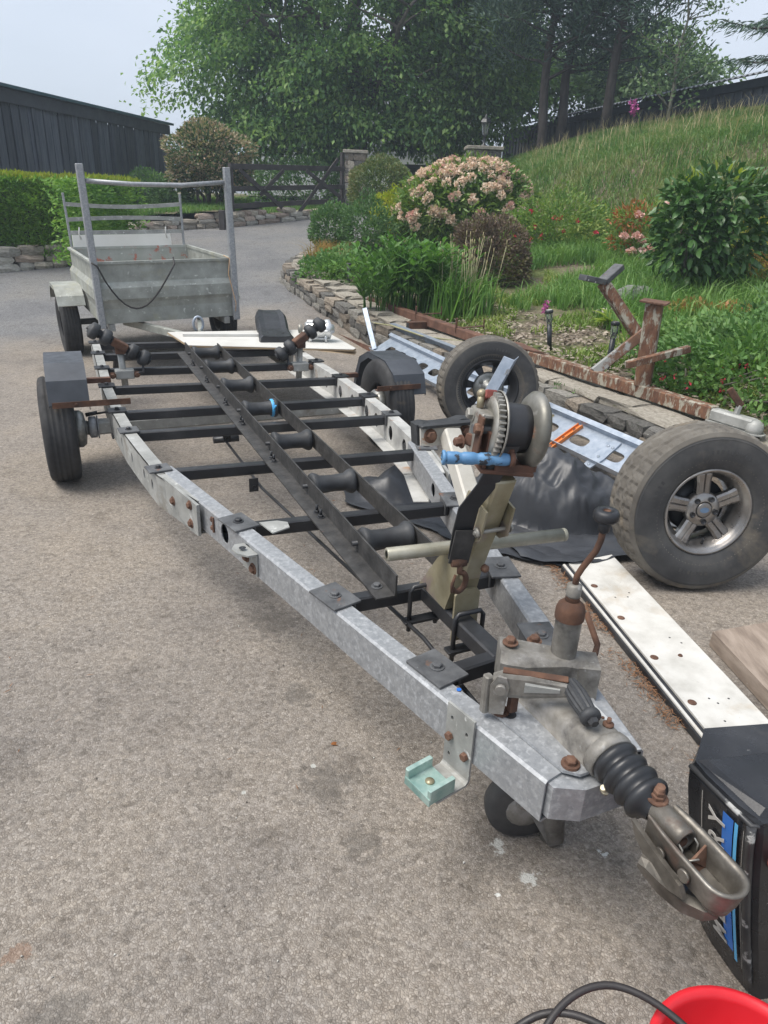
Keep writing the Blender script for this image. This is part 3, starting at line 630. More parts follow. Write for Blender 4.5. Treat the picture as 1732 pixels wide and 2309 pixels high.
# ------------------------------------------------------------------ stone walls, each stone a part
def stone_data(seed, mat, bias=.3):
    rr = random.Random(seed); pts = {}; mb = MB()
    def vid(p):
        if p not in pts:
            q = Vector(p); s = q.normalized()*1.22; q = q.lerp(s, bias)
            pts[p] = len(mb.v); mb.v.append(tuple(c*.5+rr.uniform(-.055, .055) for c in q))
        return pts[p]
    for ax in range(3):
        for sg in (-1, 1):
            for i in (-1, 0):
                for j in (-1, 0):
                    quad = []
                    for (a, b) in ((i, j), (i+1, j), (i+1, j+1), (i, j+1)):
                        p = [0, 0, 0]; p[ax] = sg; p[(ax+1) % 3] = a; p[(ax+2) % 3] = b; quad.append(vid(tuple(p)))
                    mb.f.append(tuple(quad if sg > 0 else reversed(quad))); mb.sm.append(False)
    me = bpy.data.meshes.new('stone'); me.from_pydata(mb.v, [], mb.f); me.materials.append(mat); me.update(); return me
ST = [stone_data(i, M['stones'][i % 3]) for i in range(12)]; STP = [stone_data(40+i, M['stones_pale'][i % 3], .42) for i in range(12)]
CAPS = [stone_data(80+i, M['cap'], .2) for i in range(6)]
def put_stone(name, me, root, p, size, ang, tilt=0):
    o = bpy.data.objects.new(name, me); COL.objects.link(o); o.parent = root
    o.matrix_local = Matrix.Translation(Vector(p)-root.location) @ Matrix.Rotation(ang, 4, 'Z') @ Matrix.Rotation(tilt, 4, 'Y') @ Matrix.Diagonal((*size, 1))
    return o
def stone_wall(root, path, f, H, rows, lens, thick, data, rr, side=1, ragged=0, fill=1.0, top=True):
    """courses of separate stones along a path; f gives the foot height"""
    seg = [(Vector(a), Vector(b)) for a, b in zip(path[:-1], path[1:])]; tot = sum((b-a).length for a, b in seg)
    def at(s):
        for a, b in seg:
            l = (b-a).length
            if s <= l or (a, b) == seg[-1]: return a.lerp(b, min(1, s/l)), (b-a).normalized()
            s -= l
    zc = 0; hs_ = [rr.uniform(.8, 1.25) for _ in range(rows)]; k = H/sum(hs_)
    for r in range(rows):
        h = hs_[r]*k; s = rr.uniform(-.1, 0)
        while s < tot-.04:
            L = rr.uniform(*lens)*(1.15 if r == 0 else 1); p, d = at(max(0, min(tot, s+L/2))); nrm = Vector((d.y, -d.x))*side
            j = rr.uniform(.88, 1.08); q = p-nrm*(thick/2+rr.uniform(-.02, .012))
            if r < rows-1 or rr.random() > ragged:
                put_stone('stone', rr.choice(data), root, (q.x, q.y, f(p.x, p.y)+zc+h/2-.008), (L*.97+.012, thick*rr.uniform(.9, 1.1), h*j+.012), math.atan2(d.y, d.x)+rr.uniform(-.05, .05), rr.uniform(-.05, .05))
            s += L+.006
        zc += h
rr = random.Random(9)
bw = thing('retaining_wall', 'low grey stone retaining wall along the flower bed with rusty frame on top', 'wall', (.45, 6.7, 0))
wp = [(x, y) for x, y in WALL]
wp2 = wp[2:]
stone_wall(bw, wp2, gz, .25, 3, (.13, .34), .16, ST, rr, -1 if True else 1)
# caps and core
seg = []; s = 0
pts = [Vector((*p, 0)) for p in wp2]; core_l = []; core_r = []
for i, p in enumerate(pts):
    d = (pts[min(i+1, len(pts)-1)]-pts[max(i-1, 0)]).normalized(); nb_ = Vector((-d.y, d.x, 0)); core_l.append(p+nb_*.06); core_r.append(p+nb_*.36)
mb = MB()
mb.loft([[a+V(0, 0, gz(a.x, a.y)-.05), b+V(0, 0, gz(a.x, a.y)-.05), b+V(0, 0, gz(a.x, a.y)+.245), a+V(0, 0, gz(a.x, a.y)+.235)] for a, b in zip(core_l, core_r)])
obj('core', mb, M['mortar'], bw)
for a, b in zip(pts[:-1], pts[1:]):
    L = (b-a).length; d = (b-a).normalized(); nb_ = Vector((-d.y, d.x, 0)); s = 0
    while s < L-.03:
        w = min(rr.uniform(.18, .42), L-s); p = a+d*(s+w/2)
        for lay, dep in ((0, rr.uniform(.17, .23)), (1, rr.uniform(.16, .2))):
            q = p+nb_*((.085 if lay == 0 else .285)+rr.uniform(-.02, .015))
            put_stone('cap_stone', rr.choice(CAPS), bw, (q.x, q.y, gz(p.x, p.y)+.255+rr.uniform(-.008, .012)), (w*1.06, dep*1.12, .055), math.atan2(d.y, d.x)+rr.uniform(-.05, .05), rr.uniform(-.04, .04))
        s += w
lw = thing('low_stone_wall', 'low rough stone wall under the clipped green hedge at the road edge', 'wall', (-5.6, 10.7, gz(-5.6, 10.7)))
stone_wall(lw, [(-7.4, 9.75), (-5.68, 10.64), (-5.05, 11.22), (-4.5, 12.3), (-4.6, 13.6), (-5.3, 14.8)], gz, .33, 3, (.16, .42), .3, STP, rr, 1, .1)
gw = thing('stone_kerb_wall', 'low pale rubble wall curving below the dark gate', 'wall', (-4.4, 15.7, gz(-4.4, 15.7)))
stone_wall(gw, [(-5.64, 14.98), (-4.9, 15.35), (-4.36, 15.7), (-3.5, 16.25), (-2.6, 17.2), (-1.84, 18.1), (-1.1, 18.9)], gz, .3, 3, (.13, .4), .28, STP, rr, 1, .35)
def pillar(name, label, x, y, z0, z1, w, rows):
    t = thing(name, label, 'gate pillar', (x, y, z0)); h = (z1-z0)/rows
    mb = MB(); mb.box((0, 0, (z1-z0)/2), (w-.1, w-.1, z1-z0-.02)); obj('core', mb, M['mortar'], t)
    for r in range(rows):
        for k in range(4):
            ang = k*math.pi/2; sp = rr.uniform(.38, .62); d = Vector((math.cos(ang), math.sin(ang), 0)); nn = Vector((d.y, -d.x, 0))
            for a, b in ((0, sp), (sp, 1)):
                q = Vector((x, y, 0))+d*((a+b)/2-.5)*w+nn*(w/2-.06); put_stone('stone', rr.choice(ST if rr.random() < .6 else STP), t, (q.x, q.y, z0+h*(r+.5)), ((b-a)*w*1.0, .14, h*rr.uniform(.9, 1.04)), ang, rr.uniform(-.04, .04))
    mb = MB(); mb.box((0, 0, z1-z0+.035), (w+.1, w+.1, .07), None, .012); obj('cap_slab', mb, M['cap'], t); return t
pillar('gate_pillar', 'square stone gate pillar hung with the dark wooden gate', -1.05, 19.15, .95, 2.4, .5, 9)
pillar('lamp_pillar', 'low stone pillar carrying a black lantern behind the pink rhododendron', 1.95, 18.6, 1.5, 2.56, .75, 6)
ln = thing('lantern', 'black lantern standing on the stone pillar under the trees', 'lantern', (1.95, 18.6, 2.63))
mb = MB(); mb.lathe([(.09, 0), (.09, .03), (.035, .06), (.03, .2), (.06, .24), (.06, .26)], n=12, caps=True); obj('post', mb, M['black_post'], ln)
mb = MB(); mb.lathe([(.06, .26), (.1, .5)], n=6, caps=True, smooth=False); obj('lamp_glass', mb, M['glass'], ln)
mb = MB(); mb.lathe([(.14, .5), (.1, .57), (.04, .61), (.02, .66), (.001, .68)], n=6, caps=True, smooth=False)
for k in range(6): a = k*math.pi/3; mb.beam((.06*math.cos(a), .06*math.sin(a), .26), (.1*math.cos(a), .1*math.sin(a), .5), .012, .012)
obj('hood', mb, M['black_post'], ln)

# dark farm gate
gt = thing('farm_gate', 'dark brown wooden field gate standing closed beside the stone pillar', 'gate', (-3.5, 16.3, .75))
GL, GR = Vector((0, 0, 0)), Vector((2.2, 2.6, .22)); gd = (GR-GL).normalized(); gn = Vector((gd.y, -gd.x, 0))
def gp(t, h, off=0): return GL.lerp(GR, t)+V(0, 0, .06+h*lerp(1.12, 1.02, t))+gn*off
for h in (1.0, .62, .32, .02):
    mb = MB(); mb.beam(gp(0, h), gp(1, h), .035, .1 if h < 1 else .11); obj('rail', mb, M['gate'], gt)
for a, b in (((.06, .95), (.5, .04)), ((.92, 1.2), (.52, .04)), ((.42, .95), (.22, .5)), ((.62, .95), (.95, .4))):
    mb = MB(); mb.beam(gp(*a, .038), gp(*b, .038), .03, .085); obj('brace', mb, M['gate'], gt)
for t, h in ((0.01, 1.05), (.985, 1.35)):
    mb = MB(); mb.beam(gp(t, -.03, -.04), gp(t, h, -.04), .08, .075, up=gn); obj('stile', mb, M['gate'], gt)
pt = single('wooden_post', MB().beam((0, 0, -.1), (0, 0, .38), .13, .12, ch=.01), M['gate'], 'short dark brown post standing in front of the rubble wall', 'post', loc=(-3.62, 15.86, gz(-3.6, 15.8)))
# ------------------------------------------------------------------ trees, hedge and planting
def tree_crown(parent, blobs, nclust, per, spread, L, W, mat, droop=.25, shell=.75, name='crown', flat=.5, out=.6):
    c, u = blob(nclust, blobs, shell, .2, 1.6)
    k = np.repeat(np.arange(nclust), per); off = rng.normal(size=(len(k), 3))*spread
    uu = u[k].copy(); uu[:, 2] = 0; rr_ = (off*uu).sum(1)
    off[:, 2] = off[:, 2]*.35-droop*rr_-droop*.5*np.abs(rr_)
    d = u[k]*out+rng.normal(size=off.shape)*.6; d[:, 2] -= droop
    return leaves(name, c[k]+off, d, L, W, mat, parent, flat=flat)
random.seed(8)
# the big spreading tree
bt = thing('broadleaf_tree', 'huge dark green spreading tree behind the gate filling the top of the view', 'tree', (-1.4, 23.5, 1.2))
mb = MB(); tp = branch(mb, (0, 0, -.2), (.15, 0, 2.6), .42, .3, 12, .02); obj('trunk', mb, M['bark'], bt)
mb = MB()
for k in range(15):
    a = k*2.4+random.uniform(-.3, .3); z = random.uniform(1.6, 5.2); rl = random.uniform(2.4, 4.2)
    e = Vector((math.cos(a)*rl, math.sin(a)*rl, z+random.uniform(.2, 2.2))); s_ = Vector((.1, 0, min(z, 2.6)*.9))
    pp = branch(mb, s_, e, .17, .03, 7, .06)
    for q in pp[2:]:
        for _ in range(2): branch(mb, q, q+Vector((random.uniform(-1.6, 1.6), random.uniform(-1.6, 1.6), random.uniform(-.6, 1.2))), .04, .008, 5, .08, 3)
branch(mb, (.15, 0, 2.5), (0, 0, 9), .28, .06, 8, .04); obj('limb', mb, M['bark'], bt)
big = [((.1, 0, 5.6), (4.8, 4.6, 4.2)), ((-2.3, -.6, 3.6), (2.8, 3, 2.1)), ((2.6, -.4, 3.4), (2.6, 3, 2.0)), ((-3.0, 0, 6.2), (2.3, 2.6, 2.5)), ((3.1, 0, 6.4), (2.2, 2.5, 3)), ((-.4, -2.2, 3.0), (2.6, 1.5, 1.6)), ((0, 0, 8.6), (4.2, 4, 3)), ((-2.2, -1.6, 2.5), (2.2, 1.5, 1.3)), ((.8, -1.8, 2.5), (2.6, 1.6, 1.2)), ((-2.7, -1.7, 1.35), (1.5, 1.1, .8)), ((-.6, -2.2, 1.6), (1.4, 1.1, .7))]
tree_crown(bt, big, 1150, 112, .36, .145, .085, M['l_tree'], .5, .55, 'crown', .9)
tree_crown(bt, [((3.0, -1.0, 3.7), (2.1, 2.2, 2.2)), ((3.2, 0, 6.8), (1.9, 2, 2.6))], 240, 70, .3, .15, .085, M['l_treeb'], .4, .5, 'outer_foliage')

def pine(x, y, z, H, lean, seed, label, tiers, crown_from, rad):
    random.seed(seed); t = thing('pine_tree', label, 'tree', (x, y, z), 0, 'pines on top of the grass bank')
    mb = MB(); top = Vector((lean, 0, H)); tr_ = branch(mb, (0, 0, -.2), top, .125, .03, 9, .012, 8); obj('trunk', mb, M['bark_dark'], t)
    bl = MB(); C = []
    for k in range(tiers):
        f = crown_from+(1-crown_from)*k/tiers; a = k*2.4+random.uniform(-.5, .5); l = rad*(1.15-.55*(f-crown_from)/(1-crown_from))*random.uniform(.6, 1.15)
        s_ = top*f; e = s_+Vector((math.cos(a)*l, math.sin(a)*l, l*random.uniform(.05, .45))); pp = branch(bl, s_, e, .04, .012, 5, .06, 4); C += pp[2:]
        for q in pp[2:]: C.append(q+Vector((random.uniform(-.35, .35), random.uniform(-.35, .35), random.uniform(0, .3))))
    obj('limb', bl, M['bark_dark'], t)
    C = np.array([tuple(c) for c in C]); k = np.repeat(np.arange(len(C)), 95); off = rng.normal(size=(len(k), 3))*np.array([.3, .3, .16])
    d = off*1.2+rng.normal(size=off.shape)*.25; d[:, 2] += .35
    leaves('crown', C[k]+off, d, .2, .034, M['l_pine'], t); return t
pine(3.39, 19.2, bz(3.4, 19.2)-.1, 6.4, -.1, 3, 'dark pine with straight trunk standing nearest the big tree', 22, .26, 1.6)
pine(3.86, 19.6, bz(3.9, 19.6)-.1, 6.8, .15, 5, 'dark pine with slightly bent trunk, middle of the three pines', 24, .25, 1.7)
pine(4.6, 18.2, bz(4.6, 18.2)-.1, 6.2, .0, 6, 'dark bushy pine standing in front of the pale shed roof', 26, .24, 1.6)
# airy trees behind the shed
def far_tree(x, y, z, blobs, n, label, mat='l_far'):
    t = thing('distant_tree', label, 'tree', (x, y, z), 0, 'trees beyond the shed'); mb = MB(); branch(mb, (0, 0, -.3), (0, 0, 3.), .14, .06, 7, .02)
    for c, r in blobs: branch(mb, (0, 0, 1.5), c, .07, .02, 5, .05)
    obj('trunk', mb, M['bark'], t); tree_crown(t, blobs, n, 60, .3, .16, .09, M[mat], .2, .8); return t
far_tree(7.6, 25, 2.6, [((0, 0, 2.6), (1.7, 1.5, 1.2)), ((.9, 0, 2.3), (1.3, 1.2, .9)), ((-1.3, 0, 2.2), (1.2, 1, .9))], 230, 'rounded green tree rising behind the pale shed roof')
far_tree(4.6, 27, 2.6, [((0, 0, 2.6), (1.8, 1.5, 1.6)), ((-1.6, 0, 2.2), (1.4, 1.2, 1.2))], 190, 'loose green tree seen between the pine trunks')
far_tree(1.6, 30, 2.2, [((0, 0, 2.6), (2.2, 1.5, 2.0)), ((1.6, 0, 4.4), (1.8, 1.5, 1.6))], 70, 'hazy tree filling the gap left of the pines')
# thin young tree with bare twigs
yt = thing('sapling', 'thin half bare sapling leaning over the shed roof', 'sapling', (5.45, 16.6, bz(5.45, 16.6)))
mb = MB(); pp = branch(mb, (0, 0, -.1), (0, 0, 2.6), .04, .012, 6, .03, 7); C = []
for q in pp[1:]:
    for _ in range(4):
        e = q+Vector((random.uniform(-.8, .8), random.uniform(-.5, .5), random.uniform(.1, .9))); br = branch(mb, q, e, .012, .004, 4, .08, 4); C += br[2:]
obj('trunk', mb, M['twig'], yt); C = np.array([tuple(c) for c in C]); k = np.repeat(np.arange(len(C)), 13); off = rng.normal(size=(len(k), 3))*.13
leaves('crown', C[k]+off, rng.normal(size=off.shape), .09, .05, M['l_far'], yt)
# spruce at the right edge
sp = thing('spruce_tree', 'dark spruce reaching into the top right corner', 'tree', (6.62, 14, bz(6.62, 14)))
mb = MB(); mb.tube([(0, 0, -.3), (0, 0, 7)], [.22, .04], 9); obj('trunk', mb, M['bark_dark'], sp); bl = MB(); P_, D_ = [], []
random.seed(12)
for k in range(46):
    z = .8+k*.13; a = k*2.4; l = (1.75-.2*z)*random.uniform(.75, 1.1); e = Vector((math.cos(a)*l, math.sin(a)*l, z-.12*l+.12)); s_ = Vector((0, 0, z)); bl.tube([s_, s_.lerp(e, .6)-V(0, 0, .1), e], [.03, .015, .006], 5)
    for j in range(260):
        f = random.uniform(.12, 1.0); q = s_.lerp(e, f); sd_ = Vector((-math.sin(a), math.cos(a), 0))*random.uniform(-1, 1)*.42*(1.1-f*.8); q = q+sd_-V(0, 0, .1*abs(sd_.length)+random.uniform(0, .18)*random.random())
        P_.append(tuple(q)); D_.append(tuple(Vector((math.cos(a), math.sin(a), -.35))*.6+sd_*1.2+Vector((random.uniform(-.4, .4), random.uniform(-.4, .4), random.uniform(-.5, .2)))))
obj('limb', bl, M['bark_dark'], sp); leaves('crown', np.array(P_), np.array(D_), .15, .022, M['l_pine'], sp)
# clipped hedge on the left
hd = thing('clipped_hedge', 'clipped green conifer hedge with yellow tips above the low stone wall', 'hedge', (-6.2, 11.9, gz(-6.2, 11.9)+.2))
def hedge_pts(n, top=False):
    P, U = [], []
    while len(P) < n:
        s = random.uniform(0, 1); x = lerp(-8.6, -4.42, s); y0 = 10.95+(x+5.6)*.42+(.75 if x > -5.2 else 0)*ss(-5.2, -4.4, x)
        wz = .07*mnoise.noise((x*1.4, 0, 3)); zt = 1.53+wz; f = random.random()
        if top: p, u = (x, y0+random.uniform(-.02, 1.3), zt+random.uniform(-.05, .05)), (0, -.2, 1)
        elif f < .68:
            z = random.uniform(.5, zt); p = (x, y0+.08*mnoise.noise((x*3, z*3, 0))+.3*mnoise.noise((x*1.5, z*2.0, 7))+abs(random.gauss(0, .05))+.12*max(0, .75-z), z); u = (0, -1, .3)
        elif f < .85: z = random.uniform(.5, zt); p = (-4.42+.1*mnoise.noise((3, z*3, 0))-abs(random.gauss(0, .05)), y0+random.uniform(0, 1.4), z); u = (1, 0, .3)
        else: p, u = (x, y0+random.uniform(0, 1.3), zt-abs(random.gauss(0, .06))), (0, -.3, 1)
        P.append(p); U.append(u)
    return np.array(P)-np.array(hd.location), np.array(U, float)
p, u = hedge_pts(34000); leaves('foliage', p, u+rng.normal(size=p.shape)*.6+np.array([0, 0, -.2]), .085, .03, M['l_hedge'], hd)
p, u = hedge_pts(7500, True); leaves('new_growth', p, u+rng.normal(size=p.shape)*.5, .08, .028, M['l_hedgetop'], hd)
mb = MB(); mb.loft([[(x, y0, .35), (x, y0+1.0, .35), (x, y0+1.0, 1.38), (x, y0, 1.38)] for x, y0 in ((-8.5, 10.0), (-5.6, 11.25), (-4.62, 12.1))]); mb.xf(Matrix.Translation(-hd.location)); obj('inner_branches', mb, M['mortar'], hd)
# pinkish shrub with visible stems
ps = thing('pinkish_shrub', 'tall rounded shrub with pinkish cream leaf tips against the dark building', 'shrub', (-4.15, 17.2, .95))
mb = MB()
for k in range(7):
    a = k*.9; branch(mb, (0.05*math.cos(a), .05*math.sin(a), -.1), (.5*math.cos(a), .4*math.sin(a), .95), .045, .02, 6, .05)
obj('stem', mb, M['bark'], ps)
pb = [((0, 0, 1.2), (.92, .8, .62)), ((.3, -.1, .85), (.62, .6, .4)), ((-.35, 0, .9), (.55, .6, .4)), ((0, 0, 1.55), (.55, .5, .32))]
p, u = blob(9000, pb, .5); leaves('foliage', p, u+rng.normal(size=p.shape)*.7, .085, .04, M['l_photin'], ps)
p, u = blob(7500, pb, .14, .2); sel = (p[:, 2] > .55); leaves('pale_tips', p[sel], (u+rng.normal(size=p.shape)*.6)[sel], .085, .036, M['l_phot'], ps)
bush('dark_shrub', 'small dark green shrub low against the boarded building', 'shrub', [((-5.55, 16.9, 1.35), (.65, .5, .42)), ((-5.0, 17.2, 1.25), (.5, .4, .35))], 5200, .08, .04, M['l_mid'], base=(-5.55, 16.9, .95))
bush('dark_shrub', 'deep green shrub showing through the closed field gate', 'shrub', [((-2.5, 20, 1.6), (1.3, .7, .6)), ((-1.2, 20.8, 1.5), (.9, .6, .5))], 5200, .1, .05, M['l_mid'], base=(-2.5, 20, .95))
P = scatter(9000, -6.2, -3.3, 14.9, 18.5, lambda x, y: y > 15.35+(x+5.0)*.72 and x < -3.4, lambda x, y: gz(x, y)+.3)
blades('grass', P, .14, .008, M['g_long'], None, 'stuff')
P = scatter(5200, -3.3, .4, 18.3, 23, lambda x, y: y > 16.9+(x+3.3)*1.15, lambda x, y: gz(x, y)+.0); blades('grass', P, .2, .012, M['g_long'], None, 'stuff')

# bed: shrubs and flowers
bush('clipped_shrub', 'clipped domed olive green shrub beside the gate pillar', 'shrub', [((-.32, 14.4, 1.62), (.6, .55, .52))], 9000, .055, .026, M['l_round'], shell=.25, lump=.08)
bush('leafy_shrub', 'low green shrub at the bend of the driveway', 'shrub', [((-1.02, 12.0, 1.0), (.34, .34, .36))], 3000, .06, .03, M['l_mid'], lump=.12)
bush('leafy_shrub', 'loose grey green shrub between driveway bend and lime azalea', 'shrub', [((-.5, 11.7, 1.05), (.36, .36, .42)), ((-.25, 11.8, .9), (.3, .3, .3))], 3600, .06, .028, M['l_mid'], lump=.25)
rb = thing('rhododendron', 'large rhododendron covered in peach pink flower heads', 'shrub', (1.05, 12.2, bz(1.05, 12.2)))
blo = [((0, 0, .52), (1.02, .7, .6)), ((-.55, -.15, .4), (.55, .5, .45)), ((.6, 0, .5), (.55, .5, .52)), ((.1, 0, .87), (.74, .5, .34))]
p, u = blob(7600, blo, .4, .15); ok = p[:, 2] > 0; leaves('foliage', p[ok], (u+rng.normal(size=p.shape)*.55)[ok], .125, .04, M['l_rhodo'], rb, flat=.4)
mb = MB()
for k in range(8): branch(mb, (0, 0, -.05), (.6*math.cos(k*.8), .4*math.sin(k*.8), .5), .03, .012, 5)
obj('stem', mb, M['bark'], rb)
def truss_mesh(seed, mat, n=26, r=.055, L=.036):
    q = unit(rng.normal(size=(n, 3))); q[:, 2] = np.abs(q[:, 2])*.9-.15; c = q*r
    o = leaves('flower_head', np.repeat(c, 3, 0), np.repeat(q, 3, 0)*.5+rng.normal(size=(n*3, 3))*.75, L, L*.95, mat, None, fold=.3); me = o.data; bpy.data.objects.remove(o); return me
TR = [truss_mesh(i, M['p_peach']) for i in range(5)]+[truss_mesh(9, M['p_pink'])]
random.seed(21); cnt = 0
while cnt < 205:
    c, r = random.choices(blo, [1, .5, .9, 1.5])[0]; th = random.uniform(0, 6.283); ph = random.uniform(-.45, 1.15)
    u_ = Vector((math.cos(th)*math.cos(ph), math.sin(th)*math.cos(ph), math.sin(ph)))
    if u_.y > .35: continue
    q = Vector(c)+Vector((u_.x*r[0], u_.y*r[1], u_.z*r[2]))*1.02
    if q.z < .18 or any(((q.x-b[0][0])/b[1][0])**2+((q.y-b[0][1])/b[1][1])**2+((q.z-b[0][2])/b[1][2])**2 < .86 for b in blo): continue
    if mnoise.noise(q*2.3) < -.2: continue
    o = bpy.data.objects.new('flower_head', random.choice(TR)); COL.objects.link(o); o.parent = rb; s = random.uniform(.75, 1.2)
    o.matrix_local = Matrix.Translation(q) @ u_.to_track_quat('Z', 'Y').to_matrix().to_4x4() @ Matrix.Diagonal((s, s, s, 1)); cnt += 1
bush('lime_azalea', 'small lime yellow azalea growing at the left of the flowering rhododendron', 'shrub', [((-.03, 12.5, 1.3), (.36, .3, .3)), ((.15, 12.4, 1.15), (.3, .25, .25))], 2600, .08, .03, M['l_yellow'], lump=.25)
bush('ground_cover', 'low leafy ground cover spilling over the wall at the bend', 'ground cover', [((-.95, 9.95, .5), (.34, .4, .25)), ((-.55, 9.7, .5), (.4, .35, .26)), ((-.75, 10.4, .55), (.35, .4, .28))], 5200, .06, .035, M['l_cover'], lump=.2)
tg = thing('grass_clump', 'small clump of tawny green grass at the driveway bend', 'grass clump', (-.98, 10.9, bz(-.98, 10.9)))
P = np.stack([rng.normal(0, .12, 500), rng.normal(0, .12, 500), np.zeros(500)], 1); blades('blade', P, .36, .007, M['l_heuch'], tg, lean=.45)
# arching leafy perennials, the nearest leaves as single parts
def leaf_data(mat, L, W, seed, bend=.12):
    mb = MB(); rr = random.Random(seed); s = 5; lft, mid, rgt = [], [], []
    for i in range(s+1):
        t = i/s; w = W*.5*(math.sin(math.pi*min(1, t*.92+.06))**.8) if i < s else .0005; z = -bend*L*t*t
        mid.append((L*t, 0, z)); lft.append((L*t, w, z+w*.35)); rgt.append((L*t, -w, z+w*.35))
    mb.loft([[a, b, c] for a, b, c in zip(lft, mid, rgt)], closed=False, caps=False, smooth=True)
    me = bpy.data.meshes.new('leaf'); me.from_pydata(mb.v, [], mb.f); me.polygons.foreach_set('use_smooth', mb.sm); me.materials.append(mat); me.update(); return me
def place_leaf(me, root, p, d, s=1, roll=0, name='leaf'):
    o = bpy.data.objects.new(name, me); COL.objects.link(o); o.parent = root
    q = Vector(d).to_track_quat('X', 'Z').to_matrix().to_4x4()
    o.matrix_local = Matrix.Translation(p) @ q @ Matrix.Rotation(roll, 4, 'X') @ Matrix.Diagonal((s, s, s, 1)); return o
pn = thing('arching_perennial', 'big clump of bright green arching leafy stems behind the rusty beam', 'plant', (.2, 8.25, bz(.2, 8.25)))
LP = [leaf_data(M['l_peren'], .115, .042, i) for i in range(4)]; mb = MB(); SP, SD, single_n = [], [], 0; random.seed(31)
for k in range(165):
    bx, by = random.uniform(-.52, .5), random.uniform(-.36, .4); a = random.uniform(0, 6.283); H_ = random.uniform(.62, .98)*(1-.3*abs(bx)); out = Vector((math.cos(a), math.sin(a)-.35, 0))*random.uniform(.12, .32); pts = []
    for i in range(8):
        t = i/7; pts.append(Vector((bx, by, 0))+out*t*t+V(0, 0, H_*(t-.18*t*t)))
    mb.tube(pts, [.006]*4+[.004]*4, 4, False)
    for i in range(2, 8):
        for sd_ in (-1, 1):
            d = (pts[i]-pts[i-1]).normalized(); s_ = d.cross(V(0, 0, 1)); s_ = s_.normalized() if s_.length > .01 else V(1, 0, 0); dd = s_*sd_*.8+d*.55+V(0, 0, random.uniform(-.1, .35))
            front = by < .0 and single_n < 290 and random.random() < .55
            if front: place_leaf(random.choice(LP), pn, pts[i], dd, random.uniform(.8, 1.15), random.uniform(-.3, .3)); single_n += 1
            else: SP.append(tuple(pts[i])); SD.append(tuple(dd))
obj('stem', mb, M['l_peren'], pn); leaves('foliage', np.array(SP), np.array(SD), .115, .042, M['l_peren'], pn, 'stuff', flat=.8)
# strap-leaved clump with tall seed stems
sf = thing('strap_leaved_clump', 'strap leaved clump with tall dry seed stems beside the purple bush', 'plant', (.74, 7.75, bz(.74, 7.75)))
P = np.stack([rng.normal(0, .13, 420), rng.normal(0, .11, 420), np.zeros(420)], 1); blades('blade', P, .5, .011, M['l_tuft'], sf, lean=.4)
for k in range(34):
    x, y = random.gauss(.02, .13), random.gauss(0, .1); h = random.uniform(.55, .82); e = (x*1.25+random.uniform(-.04, .04), y*1.2, h)
    mb = MB(); mb.tube([(x, y, 0), (x*1.1, y*1.1, h*.6), e], .0035, 4); st = obj('seed_stem', mb, M['stem'], sf)
    mb = MB(); mb.tube([(e[0], e[1], h-.01), (e[0], e[1], h+.05)], [.007, .004], 5); obj('seed_head', mb, M['g_dry'], st)
bush('berberis', 'clipped purple brown berberis bush behind the strap leaved clump', 'shrub', [((1.2, 9.25, .92), (.45, .42, .4)), ((1.32, 9.2, .75), (.36, .36, .3)), ((.98, 9.2, 1.05), (.28, .3, .26))], 9500, .045, .024, M['l_berb'], shell=.25, lump=.1)
fu = bush('fuchsia', 'loose light green fuchsia bush dotted with a few red flowers', 'shrub', [((2.25, 10.9, 1.22), (.55, .5, .42)), ((2.75, 10.9, 1.12), (.4, .4, .36)), ((1.9, 10.8, 1.1), (.4, .4, .34))], 6000, .06, .028, M['l_fuch'], lump=.3)
for k in range(16):
    q = Vector((random.uniform(-.65, .75), random.uniform(-.55, -.35), random.uniform(.1, .5)))
    n_ = 9; c = np.array([tuple(q)]*n_)+rng.normal(size=(n_, 3))*.012; leaves('flower', c, rng.normal(size=(n_, 3))+np.array([0, 0, -.6]), .04, .024, M['p_red'], fu)
az = bush('orange_azalea', 'azalea with orange young leaves and pale pink blooms beside the camellia', 'shrub', [((3.12, 9.9, 1.22), (.34, .3, .32)), ((3.3, 9.8, 1.05), (.28, .3, .28))], 1500, .08, .03, M['l_fuch'], lump=.3)
p, u = blob(420, [((-.1, -.1, .5), (.3, .3, .16)), ((-.25, -.1, .2), (.14, .14, .1))], .5); leaves('orange_growth', p, u+rng.normal(size=p.shape)*.5, .07, .024, M['l_orange'], az, 'stuff')
TP = [truss_mesh(60+i, M['p_pink'], 16, .035, .05) for i in range(3)]
for q in ((-.12, -.32, .52), (.3, -.3, .72), (.22, -.35, .66), (-.06, -.35, .24), (-.02, -.4, .12), (-.16, -.4, .1), (.04, -.42, .14), (-.04, -.42, .0), (-.28, -.35, .27), (-.13, -.4, .28)):
    o = bpy.data.objects.new('bloom', random.choice(TP)); COL.objects.link(o); o.parent = az; o.matrix_local = Matrix.Translation(q) @ Matrix.Rotation(random.uniform(0, 6), 4, 'Z') @ Matrix.Rotation(random.uniform(-.5, .9), 4, 'X')
